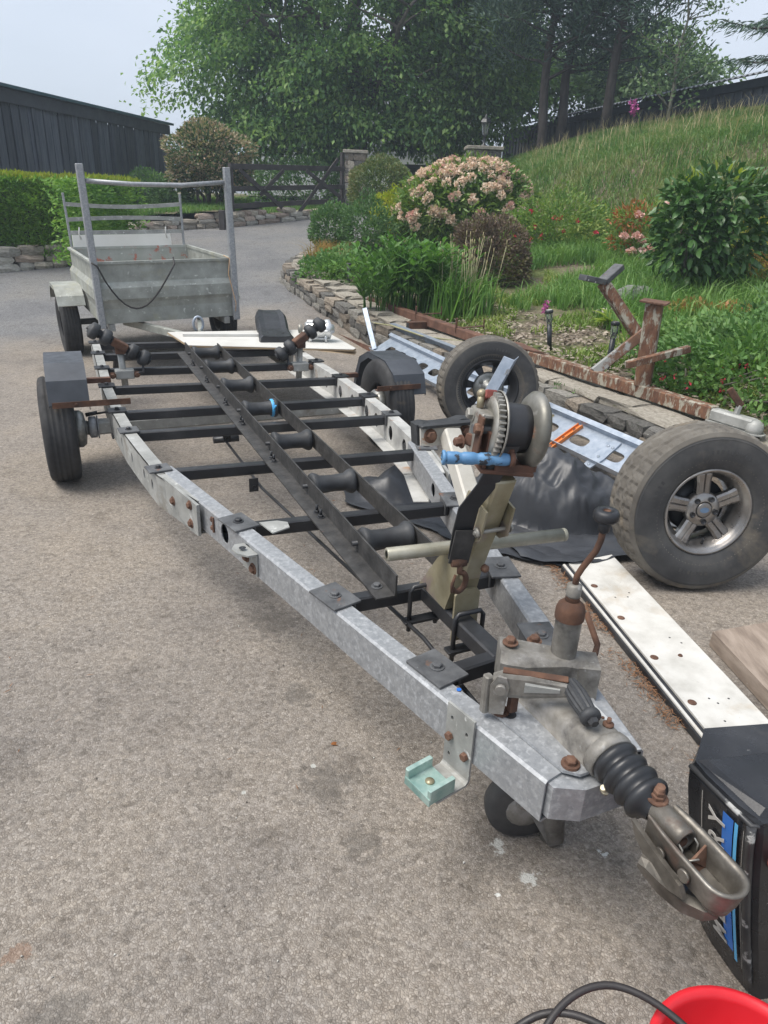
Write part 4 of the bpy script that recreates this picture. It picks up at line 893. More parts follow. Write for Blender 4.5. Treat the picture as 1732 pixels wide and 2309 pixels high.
# camellia: largest leaves single, rest one part
cm = thing('camellia', 'dense glossy dark green camellia bush on bare stems', 'shrub', (3.2, 7.9, bz(3.2, 7.9)))
cb = [((.02, 0, .78), (.52, .48, .48)), ((.18, 0, .55), (.38, .4, .36)), ((-.2, -.05, .6), (.36, .4, .4)), ((.1, 0, 1.0), (.42, .38, .26)), ((-.25, -.05, .85), (.3, .3, .3))]
mb = MB(); random.seed(5)
for k in range(13): branch(mb, (random.uniform(-.1, .1), random.uniform(-.1, .1), -.05), (random.uniform(-.4, .4), random.uniform(-.3, .3), random.uniform(.4, .8)), .022, .01, 6, .05)
obj('stem', mb, M['bark'], cm)
p, u = blob(2700, cb, .4, .15); leaves('foliage', p, u+rng.normal(size=p.shape)*.5+np.array([0, 0, -.15]), .1, .048, M['l_camel'], cm, 'stuff', flat=.3)
LC = [leaf_data(M['l_camel'], .115, .056, i, .25) for i in range(4)]; LT = [leaf_data(M['l_cameltip'], .09, .04, i) for i in range(2)]; k = 0
while k < 290:
    c, r = random.choice(cb); u_ = Vector((random.gauss(0, 1), random.gauss(0, 1)-.8, random.gauss(0, 1))).normalized()
    if u_.y > .3: continue
    q = Vector(c)+Vector((u_.x*r[0], u_.y*r[1], u_.z*r[2]))*random.uniform(.95, 1.05)
    if any(((q.x-b[0][0])/b[1][0])**2+((q.y-b[0][1])/b[1][1])**2+((q.z-b[0][2])/b[1][2])**2 < .8 for b in cb): continue
    tip = q.z > 1.12 and random.random() < .7
    place_leaf(random.choice(LT if tip else LC), cm, q, u_+Vector((random.uniform(-.7, .7), random.uniform(-.4, .3), random.uniform(-.9, .5)+(.9 if tip else 0))), random.uniform(.8, 1.2), random.uniform(-.8, .8)); k += 1
bush('golden_bush', 'golden yellow leafy bush half out of view beside the camellia', 'shrub', [((4.25, 8.7, 1.25), (.32, .35, .34)), ((4.6, 8.8, 1.3), (.4, .4, .4))], 2600, .07, .026, M['l_gold'], lump=.25)
bush('golden_bush', 'pale dried shrub below the golden leaves at the frame edge', 'shrub', [((4.05, 8.1, .95), (.3, .3, .22))], 1300, .08, .014, M['l_heuch'], lump=.25)
hst = thing('hosta', 'lime green broad leaved hosta under the arm of the rusty frame', 'plant', (2.12, 6.85, bz(2.12, 6.85))); LH = [leaf_data(M['l_hosta'], .2, .085, i, .35) for i in range(3)]
for k in range(30):
    a = k*2.4; place_leaf(random.choice(LH), hst, (.05*math.cos(a), .05*math.sin(a), .02+.006*(k % 5)), (math.cos(a), math.sin(a), random.uniform(.35, 1.3)), random.uniform(.7, 1.15))
bush('heuchera', 'tawny low heuchera clump right of the rusty post', 'plant', [((2.75, 6.85, .6), (.24, .2, .12)), ((3.05, 6.7, .62), (.24, .2, .1))], 1100, .06, .04, M['l_heuch'], stems=False)
gc = bush('ground_cover', 'thick green ground cover with tiny red flowers behind the rusty drawbar', 'ground cover', [((2.1, 5.1, .46), (.34, .36, .2)), ((2.5, 4.8, .5), (.45, .45, .26)), ((2.35, 5.6, .5), (.4, .4, .24)), ((2.9, 5.4, .58), (.5, .5, .3)), ((2.6, 4.2, .5), (.4, .4, .26))], 9500, .055, .03, M['l_cover'], lump=.25)
for k in range(26):
    q = Vector((random.uniform(-.3, .8), random.uniform(-.5, .3), random.uniform(.1, .22))); c = np.array([tuple(q)]*6)+rng.normal(size=(6, 3))*.008; leaves('flower', c, rng.normal(size=(6, 3))+np.array([0, 0, -.5]), .024, .013, M['p_red'], gc)
bush('grey_leaved_plant', 'spiky grey green plants right of the tawny heuchera', 'plant', [((3.2, 5.9, .62), (.4, .35, .22)), ((3.6, 6.4, .72), (.4, .35, .24))], 2600, .08, .022, M['l_mid'], lump=.25, up=.9)
P = np.array([(1.53, 7.35, bz(1.53, 7.35))]*1); lp = thing('purple_flower_spike', 'purple flower spike growing behind the leaning solar light', 'flower', tuple(P[0]))
mb = MB(); mb.tube([(0, 0, 0), (.01, 0, .14)], .004, 5); obj('stem', mb, M['l_tuft'], lp)
c = np.stack([rng.normal(0, .018, 70), rng.normal(0, .018, 70), rng.uniform(.08, .2, 70)], 1); leaves('petals', c, rng.normal(size=c.shape), .03, .018, M['p_magenta'], lp)
fx = thing('foxglove', 'pink foxglove leaning out on the crest of the grass bank', 'flower', (4.5, 15.0, bz(4.5, 15)))
mb = MB(); mb.tube([(0, 0, 0), (-.12, 0, .34), (-.24, 0, .5)], .008, 5); obj('stem', mb, M['l_tuft'], fx)
c = np.stack([rng.normal(-.24, .03, 60), rng.normal(0, .03, 60), rng.uniform(.36, .62, 60)], 1); leaves('petals', c, rng.normal(size=c.shape)+np.array([0, 0, -.4]), .07, .045, M['p_magenta'], fx)
# boulder and flat stone
bo = single('boulder', MB().sphere((0, 0, 0), 1, 14, 9), M['boulder'], 'rounded grey boulder lying below the camellia', 'boulder', loc=(2.5, 7.7, bz(2.5, 7.7)+.06))
for v in bo.data.vertices:
    k = 1+.25*mnoise.noise(v.co*1.6); v.co = Vector((v.co.x*.25, v.co.y*.2, v.co.z*.17))*k
fs = single('flat_stone', MB().sphere((0, 0, 0), 1, 9, 6), M['stones_pale'][0], 'flat pale stone lying in front of the boulder', 'stone', loc=(2.22, 7.4, bz(2.2, 7.4)+.03))
for v in fs.data.vertices: k = 1+.3*mnoise.noise(v.co*1.3); v.co = Vector((v.co.x*.19, v.co.y*.12, v.co.z*.05))*k
# turf: lawn strip, bank, long grass in the bed
inv = lambda x, y: x/y < .66 and x > -1.4
P = scatter(128000, .6, 12, 8, 21, lambda x, y: wdist(x, y) > foot(y)-.25 and wdist(x, y) < 8.9 and (x/y < .64 or (x/y < .95 and random.random() < .5)), bz); blades('bank_grass', P, .15, .006, M['g_bank'], None, 'stuff', .6, (-.1, -.15))
P = scatter(1100, .6, 9, 9, 20, lambda x, y: foot(y)+1.4 < wdist(x, y) < 8 and x/y < .64, bz); blades('bank_grass', P, .38, .005, M['g_dry'], None, 'stuff', .3)
P = scatter(19000, 1.5, 8, 6, 14, lambda x, y: foot(y)-1.0 < wdist(x, y) < foot(y) and x/y < .85, bz); blades('lawn', P, .05, .006, M['g_lawn'], None, 'stuff', .4)
P = scatter(16000, .8, 4.6, 6.3, 11.5, lambda x, y: 1.35 < wdist(x, y) < min(3.9, foot(y)) and x/y < .64 and mnoise.noise((x*.9, y*.9, 5)) > -.12+(.25 if wdist(x, y) < 1.7 else 0), bz); blades('long_grass', P, .24, .006, M['g_long'], None, 'stuff', .5)
P = scatter(9000, .4, 4.4, 4.2, 9.5, lambda x, y: .5 < wdist(x, y) < 2.6 and x/y < .64 and mnoise.noise((x*1.6, y*1.6, 9)) > .02, bz); blades('short_weeds', P, .09, .006, M['g_lawn'], None, 'stuff', .6)
P = scatter(2200, 2.0, 4.2, 4.4, 8, lambda x, y: 1.0 < wdist(x, y) < 3.2 and x/y < .62, bz); blades('long_grass', P, .36, .007, M['g_long'], None, 'stuff', .55)
for (x, y), wl_ in zip(((1.28, 5.2), (1.36, 5.05), (1.02, 5.85), (.18, 7.25), (-.1, 7.72)), ('green weed in the wall face just right of the steel wheel', 'rightmost green weed in the wall face above the slotted chassis', 'green weed in the wall face behind the steel wheel', 'green weed in the wall face beside the galvanised upright arm', 'farthest green weed in the wall face near the rusty angle irons')):
    w_ = thing('wall_weed', wl_, 'weed', (x, y, .06), 0, 'weeds in the wall face'); n_ = 60
    c = np.stack([rng.normal(-.03, .02, n_), rng.normal(0, .03, n_), rng.uniform(0, .22, n_)], 1); leaves('foliage', c, rng.normal(size=c.shape)*.5+np.array([-.3, -.3, .6]), .04, .009, M['l_cover'], w_)
# mulch and chippings on the soil near the wall
P = scatter(3200, -1, 2.6, 4, 10, lambda x, y: .3 < wdist(x, y) < 1.3, lambda x, y: bz(x, y)+.035); leaves('mulch', P, rng.normal(size=P.shape)*np.array([1, 1, .25]), .045, .03, M['stones'][1], None, 'stuff', flat=1.)
# ------------------------------------------------------------------ boat trailer (local x across, y towards its rear)
bt_ = thing('boat_trailer', 'long empty galvanised boat trailer with black crossbars, winch post and jockey wheel', 'trailer', (-.907, 4.114, 0), R(24.85))
T = bt_
def part(name, mb, m, parent=T, label=None): return obj(name, mb, M[m] if isinstance(m, str) else m, parent, label)
ZT = .43
def halfw(t):
    P = [(-3.3, .07), (-3.25, .085), (-2.85, .163), (-2.455, .278), (-1.89, .415), (-1.5, .53), (-1.28, .605), (-.72, .668), (-.35, .69), (.16, .702), (.63, .694), (1.7, .68)]
    for (a, x), (b, y) in zip(P[:-1], P[1:]):
        if t <= b: return x+(y-x)*(t-a)/(b-a)
    return P[-1][1]
def edge(sg, t, off=0): return Vector((sg*(halfw(t)+off), t, 0))
# rear rails: deep web with holes, folded top and bottom flanges
def rail(sg, label):
    ts = [1.62, 1.1, .6, .16, -.35, -.72, -1.0, -1.3, -1.62]; mb = MB()
    for a, b in zip(ts[:-1], ts[1:]):
        A, B = edge(sg, a, .028 if sg < 0 else -.03), edge(sg, b, .028 if sg < 0 else -.03); d = (B-A).normalized(); L = (B-A).length; n_ = Vector((-sg, 0, 0)); n_ = (n_-d*n_.dot(d)).normalized()
        def H(t): return .135 if t > -1.1 else .135-.0*(t+1.1)
        low = lerp(.295, .305, 0)
        def Mp(u, v, w, A=A, d=d, n_=n_): return A+d*u+n_*w+V(0, 0, low+v)
        holes = [(L*f, .062, .034 if sg > 0 else .014, .04 if sg > 0 else .026, 2.) for f in ((.28, .72) if L > .3 else (.5,))]
        if b < -1.4: holes = []
        mb.holed(L, .135, holes, .004, Mp)
        for z, w_, th in ((low+.135, .058 if sg < 0 else -.058, .006), (low, .05 if sg < 0 else .07, .004)):
            p = [A+V(0, 0, z-th), A+n_*w_+V(0, 0, z-th), A+n_*w_+V(0, 0, z), A+V(0, 0, z)]; q = [v+d*L for v in p]; mb.loft([p, q])
    return part('side_rail', mb, 'galv_old' if sg < 0 else 'galv_rusty', T, label)
rail(-1, 'grey galvanised side rail'); rail(1, 'rust streaked galvanised side rail with round holes')
# front A-frame beams
def front_beam(sg):
    mb = MB(); a, b = Vector((sg*.578, -1.22, 0)), Vector((sg*.098, -3.262, 0)); d = (b-a).normalized(); n_ = Vector((-sg*1.0, 0, 0)); n_ = (n_-d*n_.dot(d)).normalized(); L = (b-a).length
    w, lo, hi = .062, .318, .432; A = a-n_*(w/2)
    hh = [(.62, .06, .03, .036, 2.2), (.8, .06, .026, .034, 2.2)] if sg < 0 else [(.5, .06, .03, .03, 2)]
    mb.holed(L, hi-lo-.012, hh, .004, lambda u, v, q: A+d*u+n_*q+V(0, 0, lo+.006+v))
    mb.holed(L, hi-lo-.012, hh, .004, lambda u, v, q: A+d*u+n_*(w-q)+V(0, 0, lo+.006+v))
    def strip(z0, z1): 
        prof = [(0, z0), (.006, z1), (w-.006, z1), (w, z0)]
        r0 = [A+n_*u+V(0, 0, z) for u, z in prof]; mb.loft([r0, [p+d*L for p in r0]])
    strip(hi-.006, hi); strip(lo+.006, lo)
    return part('drawbar_beam', mb, 'galv')
fb = [front_beam(-1), front_beam(1)]
# joint brackets, bolts and seams on the left beam
def on_beam(sg, t, out=0., z=.38):
    a, b = Vector((sg*.578, -1.22, 0)), Vector((sg*.098, -3.262, 0)); f = (t+1.22)/(-3.262+1.22); p = a.lerp(b, f); d = (b-a).normalized(); n_ = Vector((sg, 0, 0)); n_ = (n_-d*n_.dot(d)).normalized()
    return p+n_*(.031+out)+V(0, 0, z), d, n_
for sg in (-1, 1):
    p, d, n_ = on_beam(sg, -1.5, .016, .37)
    mb = MB(); mb.prism([(-.17, .066), (.16, .066), (.16, -.06), (.09, -.065), (-.17, -.02)], p, d, V(0, 0, 1), .012 if d.cross(V(0, 0, 1)).dot(n_) > 0 else -.012)
    sp_ = part('splice_plate', mb, 'galv_old')
    for u, v in ((-.07, .0), (.1, .045), (.1, -.03)):
        mb = MB(); mb.bolt(p+d*u+V(0, 0, v)+n_*.012, n_, .013, .012); part('bolt', mb, 'rust_bolt', sp_)
    p, d, n_ = on_beam(sg, -1.74, .001, .385); mb = MB(); mb.box(p+n_*.003, (.006, .008, .06), Matrix((n_, d, V(0, 0, 1))).transposed(), .001)
    for v in (.016, -.018): mb.bolt(p+V(0, 0, v)-d*.014, n_, .008, .007)
    part('small_bracket', mb, 'rust_bolt')
    # towing-eye tab with bent ear
    p, d, n_ = on_beam(sg, -2.02, .001, .39); mb = MB(); mb.box(p+n_*.003-V(0, 0, .02), (.006, .1, .085), Matrix((n_, d, V(0, 0, 1))).transposed(), .001)
    q = p+V(0, 0, .022); mb.prism([(-.05, 0), (.05, 0), (.05, .035), (.02, .06), (-.02, .06), (-.05, .035)], q, d, (n_+V(0, 0, .12)).normalized(), .006)
    tb_ = part('lashing_eye', mb, 'galv_old')
    mb = MB(); mb.lathe([(.001, 0), (.012, 0)], q+n_*.03+V(0, 0, .0115), V(0, 0, 1), 12); part('eye_hole', mb, 'black', tb_)
    for u, v in ((-.022, -.015), (.026, -.04)):
        mb = MB(); mb.bolt(p+d*u+V(0, 0, v)+n_*.006, n_, .014, .013); part('bolt', mb, 'rust_bolt', tb_)
p, d, n_ = on_beam(-1, -1.96, -.09, .437); mb = MB(); mb.prism([(-.05, 0), (.05, 0), (.04, .07), (0, .085), (-.03, .06)], p, d, -n_, .005); part('inner_tab', mb, 'galv_old')
# crossbars with end plates and bolts
bars = [(1.54, 1.42), (1.15, 1.05), (.69, .57), (.218, .11), (-.32, -.386), (-.68, -.766), (-1.242, -1.324), (-1.863, -1.924), (-2.449, -2.461), (-2.859, -2.834)]
for i, (tl, tr_) in enumerate(bars):
    mb = MB(); a, b = Vector((-halfw(tl)+.028, tl, .402)), Vector((halfw(tr_)-.028, tr_, .402)); mb.beam(a, b, .042, .048, ch=.005)
    cb_ = part('crossbar', mb, 'black')
    for sg, t in ((-1, tl), (1, tr_)):
        c = Vector((sg*halfw(t), t, .4365)); w = .1 if i < 6 else .105; ang = math.atan2(halfw(t-.05)-halfw(t+.05), .1)*sg if i > 4 else 0
        RM = Matrix.Rotation(ang, 3, 'Z'); mb = MB(); mb.box(c, (w*.9, .085 if i < 7 else .13, .007), RM, .0015)
        if sg > 0 or i > 5: mb.box(c-V(sg*(w*.45-.003), 0, .03) if i < 6 else c-RM @ V(sg*(w*.45-.003), 0, .022), (.006, .08, .05), RM, .001)
        pl = part('mounting_plate', mb, 'plate' if i > 5 or i == 5 else 'black')
        mb = MB(); mb.bolt(c+V(0, 0, .0035), (0, 0, 1), .011 if i < 7 else .013, .012); part('bolt', mb, 'black' if i < 8 else 'plate', pl)
# keel channel: two angle irons
for x, fl, t1 in ((-.105, -1, 1.08), (.085, 1, 1.0)):
    mb = MB(); f, r_ = -2.5, t1; k = .0
    prof = [(0, 0), (fl*.066, 0), (fl*.066, .006), (fl*.006, .006), (fl*.006, .072), (0, .072)]
    A_ = [(x+u, f, .4275+v) for u, v in prof]; B_ = [(x+u+.015*(1 if x > 0 else 0), r_, .4275+v) for u, v in prof]
    mb.loft([A_, B_] if fl < 0 else [[p for p in reversed(A_)], [p for p in reversed(B_)]]); ai = part('angle_iron', mb, 'black_dusty')
    for tl, tr_ in bars[2:9]:
        t = lerp(tl, tr_, .45)
        if t < -2.4:
            mb = MB(); mb.bolt((x+fl*.036, t+.02, .4335), (0, 0, 1), .012, .012); part('bolt', mb, 'plate', ai); continue
        for dy in (-.02, .024):
            mb = MB(); mb.bolt((x+fl*.03, t+dy, .4335), (0, 0, 1), .01, .011); mb.tube([(x+fl*.03, t+dy, .44), (x+fl*.03, t+dy, .466)], .0055, 6); part('bolt', mb, 'black', ai)
# keel rollers
for i, t in enumerate((-2.2, -1.68, -1.14, -.585, -.078, .42, .86)):
    mb = MB(); mb.lathe([(.012, -.088), (.046, -.088), (.05, -.078), (.046, -.066), (.036, -.05), (.033, 0), (.036, .05), (.046, .066), (.05, .078), (.046, .088), (.012, .088)], (-.008, t, .463), (1, 0, 0), 18, caps=True)
    kr = part('keel_roller', mb, 'rubber')
    mb = MB(); mb.tube([(-.13, t, .463), (.105, t, .463)], .009, 8); part('spindle', mb, 'black', kr)
    if t == -.585:
        mb = MB(); mb.lathe([(.043, .055), (.047, .06), (.047, .07), (.043, .075)], (-.008, t, .463), (1, 0, 0), 16); mb.tube([(.055, t-.04, .46), (.062, t-.055, .49)], .005, 5); part('cable_tie', mb, 'bluetie', kr)
# brake rod and hangers under the keel
mb = MB(); mb.tube([(-.075, -3.0, .345), (-.06, -2.6, .335), (-.19, -1.3, .315), (-.2, -.6, .315)], .0065, 7); br = part('brake_rod', mb, 'black')
for t, x in ((-1.3, -.235), (-.62, -.2)):
    mb = MB(); mb.box((x, t-.03, .35), (.04, .006, .06), None, .001); mb.lathe([(.006, 0), (.01, 0), (.01, .004)], (x, t-.034, .34), (0, -1, 0), 10); part('rod_hanger', mb, 'black')
mb = MB(); mb.tube([(-.26, -.6, .32), (-.13, -.6, .32)], .018, 8); part('brake_balance_bar', mb, 'black')
# centre drawbar stub carrying the winch post
mb = MB(); mb.beam((.015, -2.46, .405), (.03, -2.86, .405), .055, .05, ch=.005); part('centre_beam', mb, 'black')
mb = MB(); mb.beam((.04, -2.5, .40), (.04, -2.86, .40), .05, .055, ch=.005); 
# axle, hubs and wheels
mb = MB(); mb.beam((-.79, -.1, .29), (.79, -.1, .29), .075, .075, ch=.012); ax_ = part('axle_beam', mb, 'galv_old')
for sg in (-1, 1):
    mb = MB(); mb.lathe([(.05, 0), (.058, .004), (.058, .036), (.05, .04)], (sg*.79, -.1, .29), (sg, 0, 0), 20, caps=True); mb.lathe([(.062, 0), (.062, .006)], (sg*.782, -.1, .29), (sg, 0, 0), 20, caps=True)
    part('axle_collar', mb, 'galv', ax_)
    mb = MB(); mb.beam((sg*.83, -.1, .29), (sg*.9, -.09, .285), .06, .07, ch=.012); mb.lathe([(.02, .02), (.085, .03), (.1, .05), (.1, .085), (.06, .1)], (sg*.82, -.08, .28), (sg, 0, 0), 20, caps=True)
    mb.lathe([(.03, 0), (.045, .02), (.03, .05)], (sg*.8, -.08, .28), (sg, 0, 0), 14, caps=True); part('hub', mb, 'hubzinc', ax_)
mb = MB(); mb.tube([(-.82, -.1, .36), (-.72, -.12, .375), (-.6, -.12, .35)], .006, 6); mb.tube([(-.84, -.1, .36), (-.78, -.105, .37)], .011, 6); part('brake_cable', mb, 'hose')
for sg in (-1, 1):
    mb = MB(); mb.beam((sg*.715, -.13, .27), (sg*.715, .13, .27), .012, .1, ch=.004); part('axle_bracket', mb, 'plate')
def tyre_mesh(Rr, w, rim, nseg=120, rib=(), depth=.006, lat=0, zig=0.):
    """profile swept round the x axis with a cut tread"""
    P = []; hw = w/2
    nt = 18
    side = [(rim, -hw*.72), (rim+.012, -hw*.8), (rim+(Rr-rim)*.3, -hw*.97), (rim+(Rr-rim)*.55, -hw*1.0), (Rr-.028, -hw*.95), (Rr-.012, -hw*.88)]
    tread = [(Rr-.004*abs(i/nt*2-1)**3-.004*(abs(i/nt*2-1) > .93), -hw*.8+hw*1.6*i/nt) for i in range(nt+1)]
    prof = side+tread+[(r, -x) for r, x in reversed(side)]; rings = []
    for k in range(nseg):
        a = 2*math.pi*k/nseg; ring = []
        for i, (r, x) in enumerate(prof):
            rr_ = r; xx = x
            if len(side) <= i < len(side)+nt+1:
                j = i-len(side); xx = x+zig*(1 if (k//2) % 2 else -1)
                if j in rib: rr_ -= depth
                if lat and (k % lat == 0) and (j < 4 or j > nt-4): rr_ -= depth*.4
                if lat and (k % lat == lat//2) and (5 < j < nt-5): rr_ -= depth*.3
            ring.append((xx, math.cos(a)*rr_, math.sin(a)*rr_))
        rings.append(ring)
    mb = MB(); n = len(prof); vs = [p for r in rings for p in r]; fs = []
    for k in range(nseg):
        for i in range(n-1):
            a = k*n+i; b = ((k+1) % nseg)*n+i; fs.append((a, a+1, b+1, b))
    mb.add(vs, fs, True); return mb
def simple_wheel(parent, c, Rr, w, rim, sg, tm='tyre', rm='hubdark'):
    mb = tyre_mesh(Rr, w, rim, 72, (4, 7, 11, 14), .006, 0, 0); mb.xf(Matrix.Translation(c)); wh = part('wheel', mb, tm, parent)
    mb = MB(); mb.lathe([(rim+.006, -w*.38), (rim-.008, -w*.36), (rim-.018, -w*.2), (rim-.02, w*.1), (rim*.8, w*.14), (rim*.55, w*.05), (rim*.3, w*.05), (rim*.28, w*.16), (.001, w*.18)], c, (sg, 0, 0), 28); mb.lathe([(rim+.006, w*.38), (rim-.008, w*.36), (rim-.02, w*.1)], c, (sg, 0, 0), 28)
    rm_ = part('rim', mb, rm, wh)
    return wh
simple_wheel(T, Vector((-.975, -.06, .283)), .283, .165, .14, -1); simple_wheel(T, Vector((.955, -.06, .283)), .283, .165, .14, 1)
# mudguards: folded plastic arches on rusty angle irons
def mudguard(x0, x1, zt, sg, label, c=0.0):
    prof = [(-.325, zt-.175), (-.285, zt-.06), (-.15, zt), (.13, zt+.002), (.27, zt-.06), (.345, zt-.2), (.36, zt-.28)]
    mb = MB(); a = [V(x0, c+t, z) for t, z in prof]; b = [V(x1, c+t, z) for t, z in prof]
    def off(P, k): return [V(p.x, p.y*(1-k), p.z-k*.35) for p in P]
    ia, ib = off(a, .014), off(b, .014); n = len(a)
    vs = a+b+ib+ia; fs = []
    for i in range(n-1):
        fs += [(i, i+1, n+i+1, n+i), (2*n+i, 2*n+i+1, 3*n+i+1, 3*n+i), (n+i, n+i+1, 2*n+i+1, 2*n+i), (i+1, i, 3*n+i, 3*n+i+1)]
    fs += [(0, n, 2*n, 3*n), (n-1, 4*n-1, 3*n-1, 2*n-1)]
    mb.add(vs, fs)
    for s_, P, Q in ((0, a, x0), (1, b, x1)):       # turned-down lip on both edges
        inner = 1 if (s_ == (1 if sg < 0 else 0)) else .45
        for i in range(n-1):
            p, q = P[i], P[i+1]; k = .05*inner
            pl = V(p.x, p.y*(1-k*1.6), p.z-k*.75); ql = V(q.x, q.y*(1-k*1.6), q.z-k*.75); e = V(.004 if s_ == 0 else -.004, 0, 0)
            mb.add([p, q, ql, pl, p+e, q+e, ql+e, pl+e], [(0, 1, 2, 3), (7, 6, 5, 4), (3, 2, 6, 7)])
    return part('mudguard', mb, 'fender', T, label)
mudguard(-1.005, -.815, .655, -1, 'grey black folded mudguard'); mudguard(.905, 1.115, .57, 1, 'cracked grey black folded mudguard', .03)
for x0, x1, t, z in ((-.99, -.62, -.335, .468), (.78, 1.07, -.305, .43)):
    mb = MB(); mb.loft([[(x, t, z), (x, t+.038, z), (x, t+.038, z+.005), (x, t+.005, z+.005), (x, t+.005, z+.03), (x, t, z+.03)] for x in (x0, x1)]); mb.bolt((lerp(x0, x1, .3), t-.001, z+.016), (0, -1, 0), .007, .006); part('mudguard_bracket', mb, 'rust')
mb = MB(); mb.box((-.74, .3, .45), (.14, .035, .028)); part('mudguard_bracket', mb, 'rust_beam'); mb = MB(); mb.box((.84, .33, .38), (.14, .035, .028)); part('mudguard_bracket', mb, 'rust_beam')
# swivelling side rollers
def side_roller(x, t, sg):
    mb = MB(); mb.tube([(x, t, .27), (x+.012*sg, t, .555)], .021, 10); ps_ = part('roller_stand', mb, 'galv_old')
    mb = MB(); mb.box((x, t-.03, .402), (.115, .07, .055), None, .006); part('stand_clamp', mb, 'galv_old', ps_)
    for q in (-.075, .07):
        mb = MB(); mb.bolt((x+q, t-.06, .402), (0, -1, 0), .015, .022); part('bolt', mb, 'rust_bolt', ps_)
    c = Vector((x+.012*sg, t-.012, .582)); d = Vector((-.23, 0, .148)) if sg < 0 else Vector((.23, 0, .158)); d.normalize()
    mb = MB(); mb.beam(c-d*.05, c+d*.05, .05, .075, up=(0, 1, 0), ch=.006); mb.box(c-V(0, 0, .03), (.06, .05, .05)); part('cradle', mb, 'rust', ps_, 'rusty cradle bracket' )
    for k in (-.165, -.088, .088, .165):
        p = c+d*k; mb = MB(); mb.lathe([(.025, -.036), (.03, -.026), (.044, -.025), (.051, -.017), (.052, 0), (.051, .017), (.044, .025), (.03, .026), (.025, .036)], p, d, 20, caps=True)
        mb.lathe([(.03, -.038), (.03, -.034)], p, d, 12, caps=True); part('roller', mb, 'rubber', ps_)
    mb = MB(); mb.tube([c-d*.21, c+d*.21], .011, 8); part('spindle', mb, 'black', ps_)
    mb = MB(); e = c-d*.15 if sg < 0 else c-d*.12; mb.tube([e-V(0, .02, .03), e-V(.0, .035, .09), V(x+.07*(-sg), t-.065, .41)], .008, 6); part('safety_strap', mb, 'black', ps_)
side_roller(-.565, .66, -1); side_roller(.575, .6, 1)

# ------------------------------------------------------------------ winch post
WP = lambda x, t, z: V(x, t, z)
foot, top = V(.03, -2.6, .43), V(.043, -2.745, .885)
def yz(f, dx=0, dt=0): p = foot.lerp(top, f); return p+V(dx, dt, 0)
mb = MB(); pts_ = [V(.03, -2.585, .432), V(.03, -2.668, .64), V(.03, -2.745, .885)]
mb.beam(foot.lerp(top, .28), top, .062, .062, up=(1, 0, 0), ch=.006); wpst = part('winch_post', mb, 'zinc')
mb = MB(); mb.loft([[(-.012, -2.46, .434), (.078, -2.46, .434), (.078, -2.62, .434), (-.012, -2.62, .434)], [(-.006, -2.545, .56), (.072, -2.545, .56), (.072, -2.66, .56), (-.006, -2.66, .56)], [(.0, -2.63, .66), (.064, -2.63, .66), (.064, -2.7, .66), (.0, -2.7, .66)]]); part('post_foot', mb, 'zinc', wpst)
mb = MB(); mb.loft([[(-.005, -2.655, .352), (.073, -2.655, .352), (.073, -2.663, .352), (-.005, -2.663, .352)], [(-.005, -2.655, .5), (.073, -2.655, .5), (.073, -2.663, .5), (-.005, -2.663, .5)], [(.006, -2.655, .515), (.062, -2.655, .515), (.062, -2.663, .515), (.006, -2.663, .515)]]); part('foot_flap', mb, 'zinc', wpst)
for sg in (-1, 1):
    c = yz(.68, .037*sg); mb = MB(); mb.prism([(-.06, -.035), (.035, -.05), (.06, -.03), (.05, .06), (-.05, .085)], c, (0, -1, -.0), (0, -.3, .95), .006 if sg < 0 else -.006); part('clamp_plate', mb, 'zinc', wpst)
c = yz(.68); mb = MB(); mb.tube([c+V(-.055, -.04, -.01), c+V(.06, -.04, -.01)], .006, 8); mb.lathe([(.014, 0), (.013, .004), (.005, .008)], c+V(-.045, -.04, -.01), (-1, 0, 0), 14, caps=True); mb.bolt(c+V(.05, -.04, -.01), (1, 0, 0), .009, .01); part('clamp_bolt', mb, 'zinc_dirty', wpst)
mb = MB(); mb.lathe([(.011, 0), (.011, .012), (.004, .018)], V(.05, -2.7, .6), (.2, -1, -.1), 8, caps=True); part('bolt', mb, 'rust_bolt', wpst)
for x, t in ((-.03, -2.5), (.02, -2.68)):
    mb = MB(); mb.tube([(x-.03, t, .30), (x-.03, t, .436), (x-.02, t, .45), (x+.05, t, .45), (x+.06, t, .436), (x+.06, t, .31)], .007, 8); mb.box((x+.015, t, .335), (.13, .035, .008)); mb.bolt((x-.03, t, .33), (0, 0, -1), .011, .014); mb.bolt((x+.06, t, .33), (0, 0, -1), .011, .014); part('u_bolt', mb, 'black', wpst)
# winch: frame, gear wheel, drum, cheek, crank
wa = Vector((math.cos(R(-15)), math.sin(R(-15)), -.1)).normalized(); wf = Vector((wa.y, -wa.x, 0)).normalized(); wu = wa.cross(wf); wu = wu if wu.z > 0 else -wu
wf = -wf if wf.y > 0 else wf
W0 = V(.058, -2.737, 1.0)      # drum centre
def wq(a, f, u): return W0+wa*a*.63+wf*f+wu*u
def axl(prof): return [(r, h*.63) for r, h in prof]
mb = MB(); RW = Matrix((wa, wf, wu)).transposed()
mb.box(wq(-.005, .0, -.098), (.135, .11, .01), RW, .002); mb.box(wq(-.095, -.005, -.05), (.008, .1, .09), RW, .002); mb.box(wq(.1, .0, -.06), (.008, .11, .06), RW, .002); mb.box(wq(.02, .05, -.086), (.1, .008, .02), RW, .002); wf_ = part('winch_frame', mb, 'rust_beam', wpst)
mb = MB(); mb.box(wq(-.128, -.01, -.015), (.008, .085, .1), RW, .002); mb.box(wq(-.112, -.01, .03), (.03, .085, .008), RW, .002); part('winch_side_plate', mb, 'zinc_dirty', wpst)
mb = MB(); mb.box(wq(-.136, .03, -.02), (.006, .04, .1), RW, .002); part('pawl_plate', mb, 'rust', wpst)
